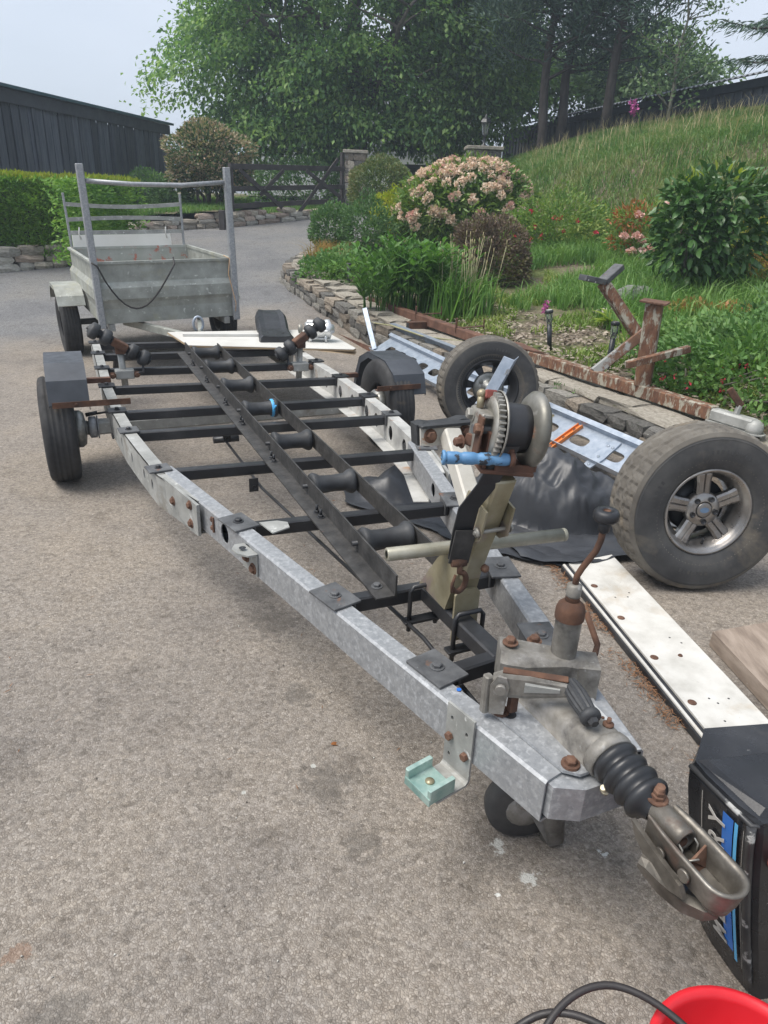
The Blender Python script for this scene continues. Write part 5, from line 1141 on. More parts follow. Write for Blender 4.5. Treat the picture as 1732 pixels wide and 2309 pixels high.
# gear wheel with teeth
gm = MB(); n = 34; rin = []
for sgn, a in ((0, -.086), (1, -.066)):
    pass
def gear(a0, a1, r0, r1, n):
    mb = MB(); ring0, ring1 = [], []
    for k in range(n*4):
        ang = 2*math.pi*k/(n*4); r = r1 if k % 4 in (0, 1) else r0
        ring0.append(wq(a0, math.cos(ang)*r, math.sin(ang)*r)); ring1.append(wq(a1, math.cos(ang)*r, math.sin(ang)*r))
    mb.loft([ring0, ring1]); return mb
gm = gear(-.088, -.064, .072, .082, 34)
gm.lathe(axl([(.085, -.062), (.087, -.058), (.085, -.054), (.03, -.054)]), W0, wa, 40, caps=False); gw_ = part('gear_wheel', gm, 'zinc_dirty', wpst)
mb = MB(); mb.lathe(axl([(.072, -.0885), (.068, -.096), (.05, -.097), (.046, -.09), (.03, -.0885), (.001, -.0885)]), W0, wa, 32); part('gear_boss', mb, 'zinc_dirty', gw_)
mb = MB()
for k in range(5): 
    a = .95+k*.17; mb.beam(wq(-.09, math.cos(a+.9)*.066, math.sin(a+.9)*.066), wq(-.09, math.cos(a+.9)*.086, math.sin(a+.9)*.086), .008, .03, up=wa)
part('painted_teeth', mb, 'redrust', gw_)
mb = MB(); mb.lathe(axl([(.058, -.054), (.06, -.03), (.061, 0), (.06, .03), (.058, .06)]), W0, wa, 32, caps=True); part('webbing_roll', mb, 'black', wpst, 'black webbing wound on the winch drum')
mb = MB(); mb.lathe(axl([(.04, .055), (.062, .058), (.084, .066), (.094, .084), (.093, .1), (.084, .112), (.06, .116), (.02, .11)]), W0, wa, 40); part('drum_cheek', mb, 'cheek', wpst)
mb = MB(); mb.tube([wq(-.16, .02, -.005), wq(.12, 0, 0)], .011, 10); part('winch_shaft', mb, 'plate', wpst)
for f, u in ((.035, .0), (-.045, .015)):
    mb = MB(); mb.bolt(wq(-.134, f, u), -wa, .014, .016); part('bolt', mb, 'rust_bolt' if f > 0 else 'zinc_dirty', wpst)
mb = MB(); mb.tube([wq(-.12, -.03, .035), wq(-.12, -.035, .065)], .009, 8); mb.sphere(wq(-.12, -.036, .068), .012); part('pawl_knob', mb, 'zinc', wpst)
# crank arm and blue grip
g0, g1 = V(.03, -2.79, .94), V(-.115, -2.735, .942)
mb = MB(); mb.beam(V(-.03, -2.68, .965), g0+V(.006, -.003, .01), .008, .03, up=(0, .4, .9)); mb.bolt(V(-.04, -2.68, .957), (-1, 0, 0), .012, .02); mb.lathe([(.018, 0), (.018, .012)], g0+V(-.002, 0, 0), (1, -.3, 0), 14, caps=True); ck = part('crank_arm', mb, 'rust_beam', wpst)
mb = MB(); gd_ = (g1-g0).normalized(); L = (g1-g0).length; pr = [(.004, 0), (.0135, .0)]
for k in range(4): a = L*k/4; b = L*(k+1)/4; pr += [(.0135, a+.003), (.0155, a+.01), (.0155, b-.006), (.0135, b-.002)]
pr += [(.018, L), (.018, L+.006), (.011, L+.008), (.009, L-.02)]
mb.lathe(pr, g0, gd_, 16); part('crank_grip', mb, 'blue', ck)
# bow snubber on its arm
mb = MB(); mb.beam(V(.03, -2.66, .74), V(.058, -2.45, .9), .05, .05, up=(1, 0, 0), ch=.005); sa = part('snubber_arm', mb, 'bare', wpst)
SB = V(.06, -2.43, .892); sx_ = Vector((1, .06, .0)).normalized(); mb = MB(); mb.prism([(-.09, -.025), (-.06, -.03), (.06, -.03), (.09, -.025), (.088, .024), (-.088, .024)], SB, sx_, (0, .25, .96), .005); part('snubber_plate', mb, 'bare', sa)
mb = MB(); mb.loft([[SB+sx_*u+Vector((0, .25, .96))*v+V(0, w, 0) for u, v in ((-.095, -.027), (.095, -.027), (.095, .03), (.06, .034), (.03, .028), (-.04, .028), (-.07, .034), (-.095, .03))] for w in (-.0+.006, .045)]); mb.box(SB+V(0, -.004, .028), (.18, .026, .008)); part('rubber_pad', mb, 'rubber', sa)
for u in (-.058, .058):
    mb = MB(); mb.bolt(SB+V(0, -.006, 0)+sx_*u, (0, -1, .25), .014, .016); part('bolt', mb, 'rust_bolt', sa)
# webbing strap with stitched end, hook
mb = MB(); S_ = [wq(-.02, .055, -.03), V(-.005, -2.762, .87), V(-.035, -2.735, .8), V(-.035, -2.715, .72), V(-.032, -2.7, .64)]
prof_w = .024; rings = []
for p in S_: rings.append([p+V(-prof_w, .008, 0), p+V(prof_w, -.008, 0), p+V(prof_w, -.004, 0)+V(0, .004, 0), p+V(-prof_w, .012, 0)])
mb.loft(rings); st = part('strap', mb, 'black', wpst, 'black webbing winch strap')
mb = MB(); rings = []
for z in (.735, .69, .63): t = -2.7-.001-.22*(z-.64); rings.append([V(-.058, t, z), V(-.008, t-.016, z), V(-.008, t-.012, z), V(-.058, t+.004, z)])
mb.loft(rings); sn = part('stitched_end', mb, 'black_dusty', st)
mb = MB()
def sp(u, z): return V(-.033+u*.021, -2.7035-.22*(z-.64)-.0075*u, z)
for a, b in (((-1, .73), (1, .728)), ((-1, .718), (1, .716)), ((-1, .71), (1, .67)), ((1, .71), (-1, .67)), ((-1, .665), (1, .662)), ((-1, .66), (1, .635)), ((1, .66), (-1, .635)), ((-1, .632), (1, .63)), ((-1, .73), (-1, .63)), ((1, .73), (1, .63))):
    mb.tube([sp(*a), sp(*b)], .0007, 4)
part('stitching', mb, 'silver', sn)
mb = MB(); hk = []
for k in range(15): a = R(100-k*20); hk.append(V(-.028+.02*math.cos(a)*1.0, -2.71-.004*math.sin(a), .575+.028*math.sin(a)*1.1))
mb.tube([V(-.03, -2.708, .638)]+hk, [.007]+[.008]*10+[.007]*3+[.005]*2, 8); mb.lathe([(.011, -.02), (.013, 0), (.011, .02)], V(-.032, -2.706, .632), (1, -.2, 0), 10, caps=True); hko = part('hook', mb, 'rust', st)
mb = MB(); mb.tube([V(-.042, -2.712, .6), V(-.052, -2.714, .57), V(-.05, -2.714, .55)], .004, 6); part('hook_latch', mb, 'rust', hko)
# pole lying through behind the post
mb = MB(); a, b = V(-.18, -2.575, .617), V(.355, -2.632, .617); mb.lathe([(.012, -.0), (.018, 0), (.019, .002), (.019, .54), (.0185, (b-a).length), (.013, (b-a).length), (.013, .48)], a, b-a, 18); mb.lathe([(.0185, 0), (.0195, .002), (.0195, .01), (.0185, .012)], b, b-a, 16, caps=True); part('cross_pole', mb, 'pole', T, 'straw coloured plated steel tube held behind the winch post')
# ------------------------------------------------------------------ coupling head end
RX = lambda a: Matrix.Rotation(a, 3, 'X')
mb = MB(); PL = [(-.125, -3.03), (-.105, -2.99), (.0, -2.93), (.125, -3.0), (.138, -3.06), (.085, -3.27), (.07, -3.285), (-.055, -3.285), (-.082, -3.262)]
mb.prism([(x, t) for x, t in PL], (0, 0, .4335), (1, 0, 0), (0, 1, 0), .007); cp = part('coupling_plate', mb, 'galv')
# raised cast tunnel
mb = MB(); rings = []
for t, w, h in ((-2.95, .115, .015), (-2.99, .12, .028), (-3.06, .115, .042), (-3.16, .105, .058), (-3.25, .098, .07), (-3.285, .092, .07)):
    ring = [V(.0-w*.62, t, .4395)]
    for k in range(9):
        a = math.pi*(1-k/8); c, s = math.cos(a), math.sin(a)
        ring.append(V(.012+w*.5*abs(c)**.55*(1 if c > 0 else -1), t, .4395+h*abs(s)**.6 if h else .44))
    ring.append(V(.012+w*.62, t, .4395)); rings.append(ring)
mb.loft(rings, closed=True, smooth=True); part('cast_housing', mb, 'cast', cp)
mb = MB(); mb.lathe([(.036, -.02), (.052, -.015), (.055, .0), (.053, .012), (.046, .014), (.044, -.01)], V(.012, -3.283, .466), (0, -1, -.12), 26); part('housing_mouth', mb, 'cast', cp)
for x, t, z in ((-.105, -3.06, .4405), (-.058, -3.255, .4405), (.118, -3.075, .4405)):
    mb = MB(); mb.lathe([(.0, 0), (.02, 0), (.02, .003), (.0, .0035)], (x, t, z), n=16); mb.bolt((x, t, z+.003), (0, 0, 1), .0135, .014); part('bolt', mb, 'rust_bolt', cp)
mb = MB(); mb.lathe([(.001, 0), (.016, 0)], (-.09, -3.075, .4408), (0, 0, 1), 14); part('bolt_hole', mb, 'black', cp)
mb = MB(); mb.prism([(-.018, -.055), (.0, -.066), (.018, -.055), (.018, .055), (0, .066), (-.018, .055)], (.044, -3.165, .4985), Vector((1, 0, -.25)).normalized(), (0, 1, .05), .003); nt = part('maker_tag', mb, 'silver', cp)
mb = MB(); mb.lathe([(.001, 0), (.004, 0), (.004, .002)], (.044, -3.218, .502), n=8, caps=True); part('rivet', mb, 'rust_bolt', nt)
mb = MB(); mb.tube([(.035, -3.245, .505), (.035, -3.245, .525)], .005, 7); mb.lathe([(.012, 0), (.012, .003), (.006, .006)], (.035, -3.245, .508), n=12, caps=True); part('grease_nipple', mb, 'rust_bolt', cp)
# nose of the A-frame under the plate
mb = MB(); mb.loft([[(x, t, .335), (x, t, .428)] for x, t in ((-.13, -3.235), (-.115, -3.285), (-.06, -3.315), (.07, -3.315), (.1, -3.28), (.12, -3.2))] and [[V(x, t, z) for x, t in ((-.128, -3.2), (-.118, -3.282), (-.06, -3.312), (.075, -3.312), (.112, -3.27), (.12, -3.2))] for z in (.34, .395, .425)], closed=True); part('nose_plate', mb, 'galv')
mb = MB(); mb.tube([(-.02, -3.325, .415), (-.035, -3.33, .44)], .006, 7); mb.lathe([(.009, 0), (.009, .014)], (-.022, -3.322, .42), (-.3, -.5, .6), 6, caps=True); part('cable_adjuster', mb, 'zinc')
mb = MB(); mb.bolt((-.075, -3.25, .335), (0, 0, -1), .013, .02); mb.bolt((.05, -3.25, .335), (0, 0, -1), .013, .02); part('bolt', mb, 'rust_bolt')
# damper bellows and coupling head
cA, cB = V(.01, -3.292, .47), V(.012, -3.41, .455); cd = (cB-cA).normalized(); L = (cB-cA).length; prof = [(.03, -.005)]
for k in range(4):
    a = L*k/4; b = L*(k+1)/4; r0 = .052-.0008*k; prof += [(r0*.74, a+.001), (r0*.93, a+(b-a)*.22), (r0, a+(b-a)*.45), (r0, a+(b-a)*.6), (r0*.92, a+(b-a)*.84)]
prof += [(.035, L), (.028, L+.012), (.026, L+.016)]
mb = MB(); mb.lathe(prof, cA, cd, 36); bl_ = part('bellows', mb, 'bellows')
hB = V(.038, -3.635, .44); hd_ = Vector((.0, -1, -.06)).normalized(); hx = Vector((1, 0, 0)); hz = hx.cross(hd_); hz = hz if hz.z > 0 else -hz
H0 = V(.011, -3.418, .452)
def hp(u, s, z): return H0+hx*u+hd_*s+hz*z
mb = MB(); mb.lathe([(.014, -.02), (.0235, -.02), (.0245, .07), (.0235, .082), (.018, .082), (.017, .04)], H0+hz*.006, hd_, 24); hb = part('coupling_tube', mb, 'coupling', T)
# open U-shaped cup with thick rim
def stad(off, z, grow=0):
    P = []; w = .036+off; s0, s1 = .018, .165
    P.append((-w*.82, s0)); P.append((-w*.95, .06)); P.append((-w, .1))
    for k in range(13): a = math.pi*(1-k/12); P.append((w*math.cos(a), s1+w*.95*math.sin(a)))
    P += [(w, .1), (w*.95, .06), (w*.82, s0)]
    return [hp(u*(1+grow), s, z) for u, s in P]
outer = [stad(-.004, -.038), stad(.0, -.026), stad(.003, -.004), stad(.006, .012), stad(.007, .017)]; inner = [stad(.001, .018), stad(-.006, .012), stad(-.009, -.012), stad(-.012, -.03)]
mb = MB(); mb.loft(outer+inner, closed=False, caps=False, smooth=True); n = len(outer[0])
mb.add(outer[0]+inner[-1], [(i, n+i, n+i+1, i+1) for i in range(n-1)], True)
for e in (0, n-1):
    rim_ = [r[e] for r in outer+inner]; mb.add(rim_, [tuple(range(len(rim_)))])
cup = part('coupling_head', mb, 'coupling')
mb = MB(); mb.add(stad(-.01, -.032), [tuple(range(n))]); mb.lathe([(.03, -.03), (.026, -.048), (.018, -.06)], hp(0, .168, 0), -hz*-1, 16, caps=True); part('ball_socket', mb, 'coupling', cup)
mb = MB(); mb.loft([[hp(-.027, .112, -.03), hp(.027, .105, -.03), hp(.026, .1, .008), hp(-.012, .108, -.004), hp(-.026, .1, -.008)], [hp(-.027, .126, -.034), hp(.027, .118, -.034), hp(.026, .104, .009), hp(-.012, .113, -.003), hp(-.026, .104, -.008)]]); part('latch_tongue', mb, M['rust_bolt'], cup)
mb = MB(); mb.tube([hp(-.034, .075, -.012), hp(.034, .07, -.01)], .007, 8); part('latch_pin', mb, 'rust', cup)
mb = MB()
for u in (-.018, .02): mb.tube([hp(u, .095, -.02), hp(u+.002, .09, .0), hp(u, .077, .008), hp(u-.002, .064, .0), hp(u-.003, .06, -.016)], .002, 5)
mb.tube([hp(-.018, .095, -.02), hp(-.016, .11, -.004), hp(.0, .115, -.002)], .002, 5); part('latch_spring', mb, 'zinc_dirty', cup)
mb = MB(); mb.tube([hp(0, .0, .026), hp(0, .0, .06)], .0085, 8); mb.bolt(hp(0, 0, .028), hz, .0135, .013); mb.lathe([(.0, 0), (.02, 0), (.021, .004), (.0, .005)], hp(0, 0, .026), hz, 16); mb.bolt(hp(0, 0, .041), hz, .0115, .01, False); part('clamp_bolt', mb, 'rust_bolt', hb)
mb = MB(); mb.prism([(.0, .006), (.06, -.006), (.13, -.016), (.145, -.034), (.11, -.05), (.06, -.044), (.02, -.022)], hp(-.043, 0, -.012), hd_, hz, .01)
mb.lathe([(.011, 0), (.011, .005)], hp(-.041, .07, -.02), -hx, 12, caps=True); mb.lathe([(.013, 0), (.012, .005)], hp(-.041, .125, -.012), -hx, 14, caps=True); part('side_cheek', mb, 'coupling', cup)
mb = MB(); rings = []
for x, t, z, h in ((-.056, -3.468, .396, .007), (-.05, -3.482, .39, .014), (-.04, -3.51, .378, .018), (-.02, -3.548, .365, .018), (.0, -3.58, .368, .016), (.012, -3.597, .385, .012)):
    rings.append([V(x-.006, t-.002, z-h), V(x+.02, t+.012, z-h*.9), V(x+.024, t+.014, z+h*.7), V(x+.006, t+.004, z+h), V(x-.008, t-.003, z+h*.6)])
mb.loft(rings); part('release_lever', mb, M['coupling'], cup)
# jockey wheel: clamp bracket, tube, crank handle, castor
mb = MB(); rings = []
for f, w, h in ((0, .1, .11), (.08, .105, .125), (.3, .1, .12), (.75, .072, .09), (1, .07, .085)):
    c = V(-.052, -2.955, .5).lerp(V(.128, -3.055, .478), f); d = Vector((-.1, -.18, 0)).normalized()*-1
    k = .02 if f < .5 else .008; zt = c.z+.045; zb = zt-h
    rings.append([c+d*(-w/2)+V(0, 0, zb-c.z), c+d*(w/2)+V(0, 0, zb-c.z), c+d*(w/2)+V(0, 0, zt-k-c.z), c+d*(w/2-k)+V(0, 0, zt-c.z), c+d*(-w/2+k)+V(0, 0, zt-c.z), c+d*(-w/2)+V(0, 0, zt-k-c.z)])
mb.loft(rings); jb = part('jockey_bracket', mb, 'cast')
mb = MB(); c = V(.125, -3.055, .478); e1 = Vector((.87, -.49, 0)).normalized(); e2 = Vector((.49, .87, 0)).normalized()
mb.loft([[c+e1*k+e2*u+V(0, 0, v) for u, v in ((-.036, -.042), (.036, -.042), (.036, .042), (-.036, .042))] for k in (-.02, .03)], caps=False)
mb.loft([[c+e1*k+e2*u+V(0, 0, v) for u, v in ((-.03, -.036), (.03, -.036), (.03, .036), (-.03, .036))] for k in (.03, -.02)], caps=False)
mb.add([c+e1*.03+e2*u+V(0, 0, v) for u, v in ((-.036, -.042), (.036, -.042), (.036, .042), (-.036, .042), (-.03, -.036), (.03, -.036), (.03, .036), (-.03, .036))], [(0, 1, 5, 4), (1, 2, 6, 5), (2, 3, 7, 6), (3, 0, 4, 7)])
mb.add([c-e1*.02+e2*u+V(0, 0, v) for u, v in ((-.036, -.042), (.036, -.042), (.036, .042), (-.036, .042))], [(0, 1, 2, 3)]); part('clamp_tube', mb, 'cast', jb)
for p in (V(-.03, -2.965, .548), V(.06, -2.94, .515)):
    mb = MB(); mb.bolt(p, (0, 0, 1), .013, .015); part('bolt', mb, 'rust_bolt', jb)
mb = MB(); mb.tube([c+V(.02, .02, 0), c+V(.07, .045, .012), c+V(.082, .055, .03), c+V(.075, .105, .095)], .008, 8); part('clamp_handle', mb, 'rust', jb)
J = V(.085, -3.02, 0)
mb = MB(); mb.lathe([(.03, .06), (.03, .52), (.0305, .625), (.032, .627), (.033, .645), (.028, .66), (.02, .668), (.017, .67)], J, n=24); jt = part('jockey_tube', mb, 'cast', T)
mb = MB(); mb.lathe([(.034, .625), (.034, .648), (.03, .66), (.017, .672)], J+V(0, 0, .001), n=22); mb.lathe([(.015, .67), (.0165, .672), (.0165, .7), (.013, .704)], J, n=16, caps=True); part('tube_cap', mb, 'rust', jt)
mb = MB(); mb.lathe([(.0165, .68), (.0172, .684), (.0172, .708), (.01, .712)], J+V(0, 0, .004), n=16, caps=True); mb.lathe([(.034, .505), (.036, .508), (.036, .522), (.034, .525)], J, n=24); part('collar', mb, 'cast', jt)
mb = MB(); mb.tube([J+V(0, 0, .7), J+V(.002, 0, .735), J+V(.01, -.003, .755), J+V(.033, -.012, .8), J+V(.038, -.015, .825), J+V(.04, -.016, .87)], .0075, 9); jh = part('jockey_handle', mb, 'rust', jt)
mb = MB(); mb.lathe([(.008, .845), (.012, .85), (.014, .87), (.012, .872), (.024, .874), (.028, .88), (.028, .893), (.024, .899), (.012, .9), (.01, .894), (.001, .894)], J+V(.04, -.016, 0), n=22); part('handle_knob', mb, 'plastic', jh)
mb = MB(); mb.lathe([(.001, .8955), (.0085, .8955), (.0085, .899)], J+V(.04, -.016, 0), n=12); part('knob_rivet', mb, 'rust_bolt', jh)
mb = MB(); mb.tube([J+V(-.006, -.08, .012), J+V(-.004, -.06, .12), J+V(0, -.03, .32)], .031, 14); mb.loft([[J+V(-.1, -.03, .16), J+V(-.082, -.042, .178), J+V(.005, -.1, .05), J+V(.01, -.104, .005), J+V(-.03, -.1, .012)], [J+V(-.1, -.024, .16), J+V(-.082, -.036, .178), J+V(.005, -.092, .05), J+V(.01, -.096, .005), J+V(-.03, -.092, .012)]]); part('castor_fork', mb, 'cast', jt)
wc = J+V(-.068, -.022, .1); mb = MB(); mb.lathe([(.03, -.028), (.085, -.028), (.097, -.02), (.1, 0), (.097, .02), (.085, .028), (.03, .028)], wc, (.35, 1, 0), 30, caps=True); cw = part('castor_wheel', mb, 'sidewall', jt)
mb = MB(); mb.lathe([(.018, -.036), (.04, -.034), (.055, -.026), (.055, 0)], wc, (.35, 1, 0), 14, caps=True); mb.bolt(wc+V(-.02, -.03, .03), (-.3, -1, 0), .014, .01); part('castor_hub', mb, 'cast', cw)
# handbrake lever with ribbed grip
a, b = V(-.112, -3.06, .53), V(.0, -3.143, .543); d = (b-a).normalized(); nn = Vector((d.y, -d.x, 0)).normalized(); nn = nn if nn.y < 0 else -nn
mb = MB(); mb.loft([[p+nn*u+V(0, 0, v) for u, v in ((0, -.03*k), (.016, -.03*k), (.02, -.02*k), (.02, .018*k), (.016, .026*k), (0, .026*k))] for p, k in ((a-d*.02, .7), (a, 1.1), (a+d*.06, 1.05), (b, .6))]); hl = part('handbrake_lever', mb, 'cast')
mb = MB(); mb.loft([[p+nn*u+V(0, 0, v) for u, v in ((.02, -.012*k), (.023, -.009*k), (.023, .008*k), (.02, .012*k))] for p, k in ((a+d*.05, 1.15), (b-d*.015, .5))]); part('lever_rib', mb, 'galv_old', hl)
mb = MB(); mb.beam(a+nn*.004+V(0, 0, .031), b+nn*.004+V(0, 0, .02), .02, .004, ch=.001); part('lever_edge', mb, 'rust', hl)
mb = MB(); mb.prism([(-.02, -.075), (.012, -.075), (.018, .0), (.01, .022), (-.01, .026), (-.024, .0)], a+nn*.024+V(0, 0, .0), d, (0, 0, 1), -.01); mb.lathe([(.012, 0), (.012, .01)], a+nn*.03, nn, 12, caps=True); mb.box(a+nn*.012-d*.03-V(0, 0, .03), (.02, .02, .1), None, .004); part('ratchet_pawl', mb, 'cast', hl)
mb = MB(); mb.box(a+nn*.0+d*.03-V(0, 0, .055), (.02, .02, .05), None, .003); part('pawl_link', mb, 'rust', hl)
g0 = b+V(.006, 0, .004); g1 = V(-.012, -3.245, .535); gd_ = (g1-g0).normalized(); L = (g1-g0).length
mb = MB(); rings = []; x_ = gd_.cross(V(0, 0, 1)).normalized(); y_ = x_.cross(gd_)
for f, r in ((-.02, .014), (0, .0185), (.12, .02), (.35, .0225), (.6, .0215), (.8, .019), (.83, .019)):
    rings.append([g0+gd_*L*f+(x_*math.cos(t)+y_*math.sin(t))*(r*(1 if k % 2 else .9)) for k, t in enumerate([2*math.pi*i/28 for i in range(28)])])
mb.loft(rings, smooth=False); mb.lathe([(.017, .82*L), (.0215, .84*L), (.023, .9*L), (.022, .97*L), (.016, L), (.012, L+.001)], g0, gd_, 22, caps=True); gr_ = part('handbrake_grip', mb, 'rubber', hl)
mb = MB(); mb.lathe([(.012, L), (.012, L+.006), (.009, L+.012)], g0, gd_, 6, caps=True, smooth=False); part('grip_button', mb, 'black', gr_)
# perforated light bracket with pale green clip
p, d, n_ = on_beam(-1, -3.03, .002, .36); d = -d if d.y > 0 else d
mb = MB(); up = V(0, 0, 1)
hol = [(.015, .03+.028*k, .004, .0055, 2) for k in range(5)]
mb.holed(.088, .085, [(.018, .05, .0045, .0065, 2), (.068, .035, .0045, .0065, 2)], .006, lambda u, v, w: p-d*.05+d*u+n_*w+up*(v+.0))
mb.holed(.088, .085, [(.018, .03, .0045, .0065, 2), (.07, .05, .0045, .0065, 2)], .006, lambda u, v, w: p-d*.05+d*u+n_*w+up*(v-.085))
foot_ = [(0, -.085), (.004, -.095), (.012, -.1), (.1, -.1)]; th = .006
P0 = [p-d*.05+n_*u+up*v for u, v in foot_]+[p-d*.05+n_*u+up*v for u, v in ((.1, -.094), (.014, -.094), (.008, -.089), (.006, -.085))]
mb.loft([P0, [q+d*.088 for q in P0]]); lb = part('light_bracket', mb, 'galv_old')
for u, v in ((-.032, -.0), (.022, -.022)):
    mb = MB(); mb.bolt(p+d*u+n_*.006+up*v, n_, .011, .012, False); part('bolt', mb, 'rust_bolt', lb)
c = p+n_*.085-up*.085; mb = MB(); RC = Matrix((d, n_, up)).transposed(); c = c-d*.006
mb.box(c, (.088, .075, .016), RC, .002); mb.box(c+d*.039+up*.018, (.012, .075, .03), RC, .002); mb.box(c-d*.039+up*.018, (.012, .075, .03), RC, .002); mb.box(c-up*.0+n_*.037, (.088, .004, .02), RC, .001); cl = part('bracket_clip', mb, 'teal', lb)
mb = MB(); mb.lathe([(.0, 0), (.011, 0), (.011, .003), (.0, .004)], c+up*.008, up, 12); part('bolt', mb, 'zinc', cl)
mb = MB(); mb.tube([(.02, -2.78, .37), (.06, -2.9, .36)], .035, 12); mb.lathe([(.01, 0), (.04, .01), (.04, .03), (.02, .04)], V(.065, -2.9, .365), (.2, -1, 0), 14, caps=True); part('damper_body', mb, 'black')
mb = MB(); mb.lathe([(.0, 0), (.006, 0), (.006, .002)], (-.15, -2.95, .4335), n=10, caps=True); part('plug', mb, 'decal_blue')
# ------------------------------------------------------------------ things lying on the boat trailer
RW_ = Matrix.Translation(T.location) @ Matrix.Rotation(R(24.85), 4, 'Z')
def tw(x, t, z): return RW_ @ Vector((x, t, z))
wb = thing('white_board', 'large white faced plywood sheet lying across the rear of the boat trailer', 'board', tw(.4, 1.2, .44), R(24.85))
lc = lambda x, t, z: V(x-.4, t-1.2, z-.44)
poly = [(-.14, 1.71), (-.075, 1.16), (1.05, .76), (1.085, .8), (1.1, 1.6)]
mb = MB(); mb.loft([[lc(x, t, .446) for x, t in reversed(poly)], [lc(x, t, .458) for x, t in reversed(poly)]]); obj('sheet', mb, M['ply'], wb)
mb = MB(); q = [(lerp(x, .45, .004), lerp(t, 1.2, .004)) for x, t in poly]; mb.loft([[lc(x, t, .4583) for x, t in reversed(q)], [lc(x, t, .461) for x, t in reversed(q)]]); obj('white_face', mb, M['cream'], wb)
mb = MB(); mb.loft([[lc(.98, .8, .44), lc(1.06, .76, .42), lc(1.1, .82, .43), lc(1.05, .86, .455)], [lc(.8, .86, .4445), lc(.82, .83, .443), lc(.84, .9, .444), lc(.82, .92, .4455)]]); obj('split_edge', mb, M['ply'], wb)
bt = single('wooden_batten', MB().beam(tw(-.05, 1.53, .472), tw(.65, 1.38, .472), .06, .02, ch=.002), M['cream'], 'thin white painted batten lying on the white board', 'batten')
se = thing('black_moulding', 'black plastic seat shaped moulding lying on the white board', 'moulding', tw(.62, 1.36, .461), R(14))
mb = MB(); rings = []
for t, w, z0, h in ((.5, .05, .09, .03), (.46, .105, .08, .06), (.34, .125, .055, .075), (.18, .125, .02, .07), (.06, .12, .003, .055), (-.08, .125, .0, .05), (-.2, .13, .0, .055), (-.24, .12, .0, .05)):
    rings.append([V(-w, t, z0), V(w, t, z0), V(w*1.0, t, z0+h*.6), V(w*.82, t, z0+h), V(w*.5, t, z0+h*.9), V(-w*.5, t, z0+h*.9), V(-w*.82, t, z0+h), V(-w, t, z0+h*.6)])
mb.loft(rings); obj('shell', mb, M['plastic'], se)
for x, t in ((-.06, -.1), (.06, -.1), (.0, -.18)):
    mb = MB(); mb.lathe([(.0, 0), (.009, 0), (.009, .003), (.0, .004)], (x, t, .0465), n=8); obj('screw', mb, M['black'], se)
mo = thing('alloy_motor', 'shiny cast aluminium motor housing lying on the right end of the white board', 'motor', tw(.9, 1.12, .462), R(5))
mb = MB(); mb.lathe([(.02, -.1), (.055, -.1), (.065, -.085), (.065, .05), (.075, .06), (.075, .085), (.04, .1), (.03, .12)], (0, 0, .085), (1, .15, .05), 20, caps=True); obj('housing', mb, M['alu'], mo)
for k in range(6):
    a = k*1.047; mb = MB(); mb.beam((-.09, math.cos(a)*.068, .085+math.sin(a)*.068), (.07, math.cos(a)*.072, .085+math.sin(a)*.072), .012, .012); obj('rib', mb, M['alu'], mo)
for x, y in ((-.06, -.05), (-.06, .05), (.06, -.05), (.06, .05)):
    mb = MB(); mb.tube([(x, y, .0), (x*.9, y*.8, .05)], .012, 7); obj('foot', mb, M['alu'], mo)
mb = MB(); mb.lathe([(.02, 0), (.035, .01), (.035, .03), (.015, .035)], (-.12, -.01, .09), (-1, -.1, 0), 12, caps=True); obj('pulley', mb, M['zinc_dirty'], mo)
# ------------------------------------------------------------------ small galvanised utility trailer behind
ut = thing('utility_trailer', 'small galvanised box trailer with upright ladder posts parked behind the boat trailer', 'trailer', (-1.93, 6.36, 0), 0, None, (0, R(-1.6), R(29.5)))
def up_(name, mb, m, parent=ut, label=None): return obj(name, mb, M[m] if isinstance(m, str) else m, parent, label)
bw_, bl2 = .58, 1.55      # half width, length
def pressed(a, b, th_in):
    """body side: sheet with a swaged band, from a to b (foot corners)"""
    a, b = Vector(a), Vector(b); d = (b-a).normalized(); n_ = Vector((d.y, -d.x, 0)); L = (b-a).length
    prof = [(0, .43), (.0, .55), (.012, .6), (.028, .63), (.028, .72), (0, .765), (0, .91), (.02, .91), (.02, .93), (-.012, .93), (-.012, .905)]
    pin = [(-.004, .905), (-.004, .765), (.024, .72), (.024, .63), (.008, .6), (-.004, .55), (-.004, .43)]
    P = prof+pin; r0 = [a+n_*u+V(0, 0, z) for u, z in P]; mb = MB(); mb.loft([r0, [p+d*L for p in r0]]); return mb
up_('front_panel', pressed((-bw_, 0, 0), (bw_, 0, 0), 1), 'galv_tub'); up_('side_panel', pressed((bw_, 0, 0), (bw_, bl2, 0), 1), 'galv_tub')
up_('side_panel', pressed((-bw_, bl2, 0), (-bw_, 0, 0), 1), 'galv_tub'); up_('tail_panel', pressed((bw_, bl2, 0), (-bw_, bl2, 0), 1), 'galv_inner')
mb = MB(); mb.box((0, bl2/2, .44), (bw_*2-.01, bl2-.01, .02)); up_('floor_panel', mb, 'galv_inner')
for sg in (-1, 1):
    mb = MB(); mb.beam((sg*(bw_+.0), -.028, .40), (sg*(bw_+.0), -.028, 1.65), .055, .05, up=(0, 1, 0), ch=.006); up_('ladder_post', mb, 'galv')
mb = MB(); mb.tube([V(-bw_+.03, -.03, 1.53), V(-.2, -.03, 1.51), V(.2, -.03, 1.508), V(bw_-.03, -.03, 1.535)], .018, 8); up_('ladder_bar', mb, 'galv')
for sg in (-1, 1):
    mb = MB(); mb.beam((sg*(bw_-.03), bl2+.02, .6), (sg*(bw_-.02), bl2+.02, 1.42), .022, .022); up_('rear_upright', mb, 'galv')
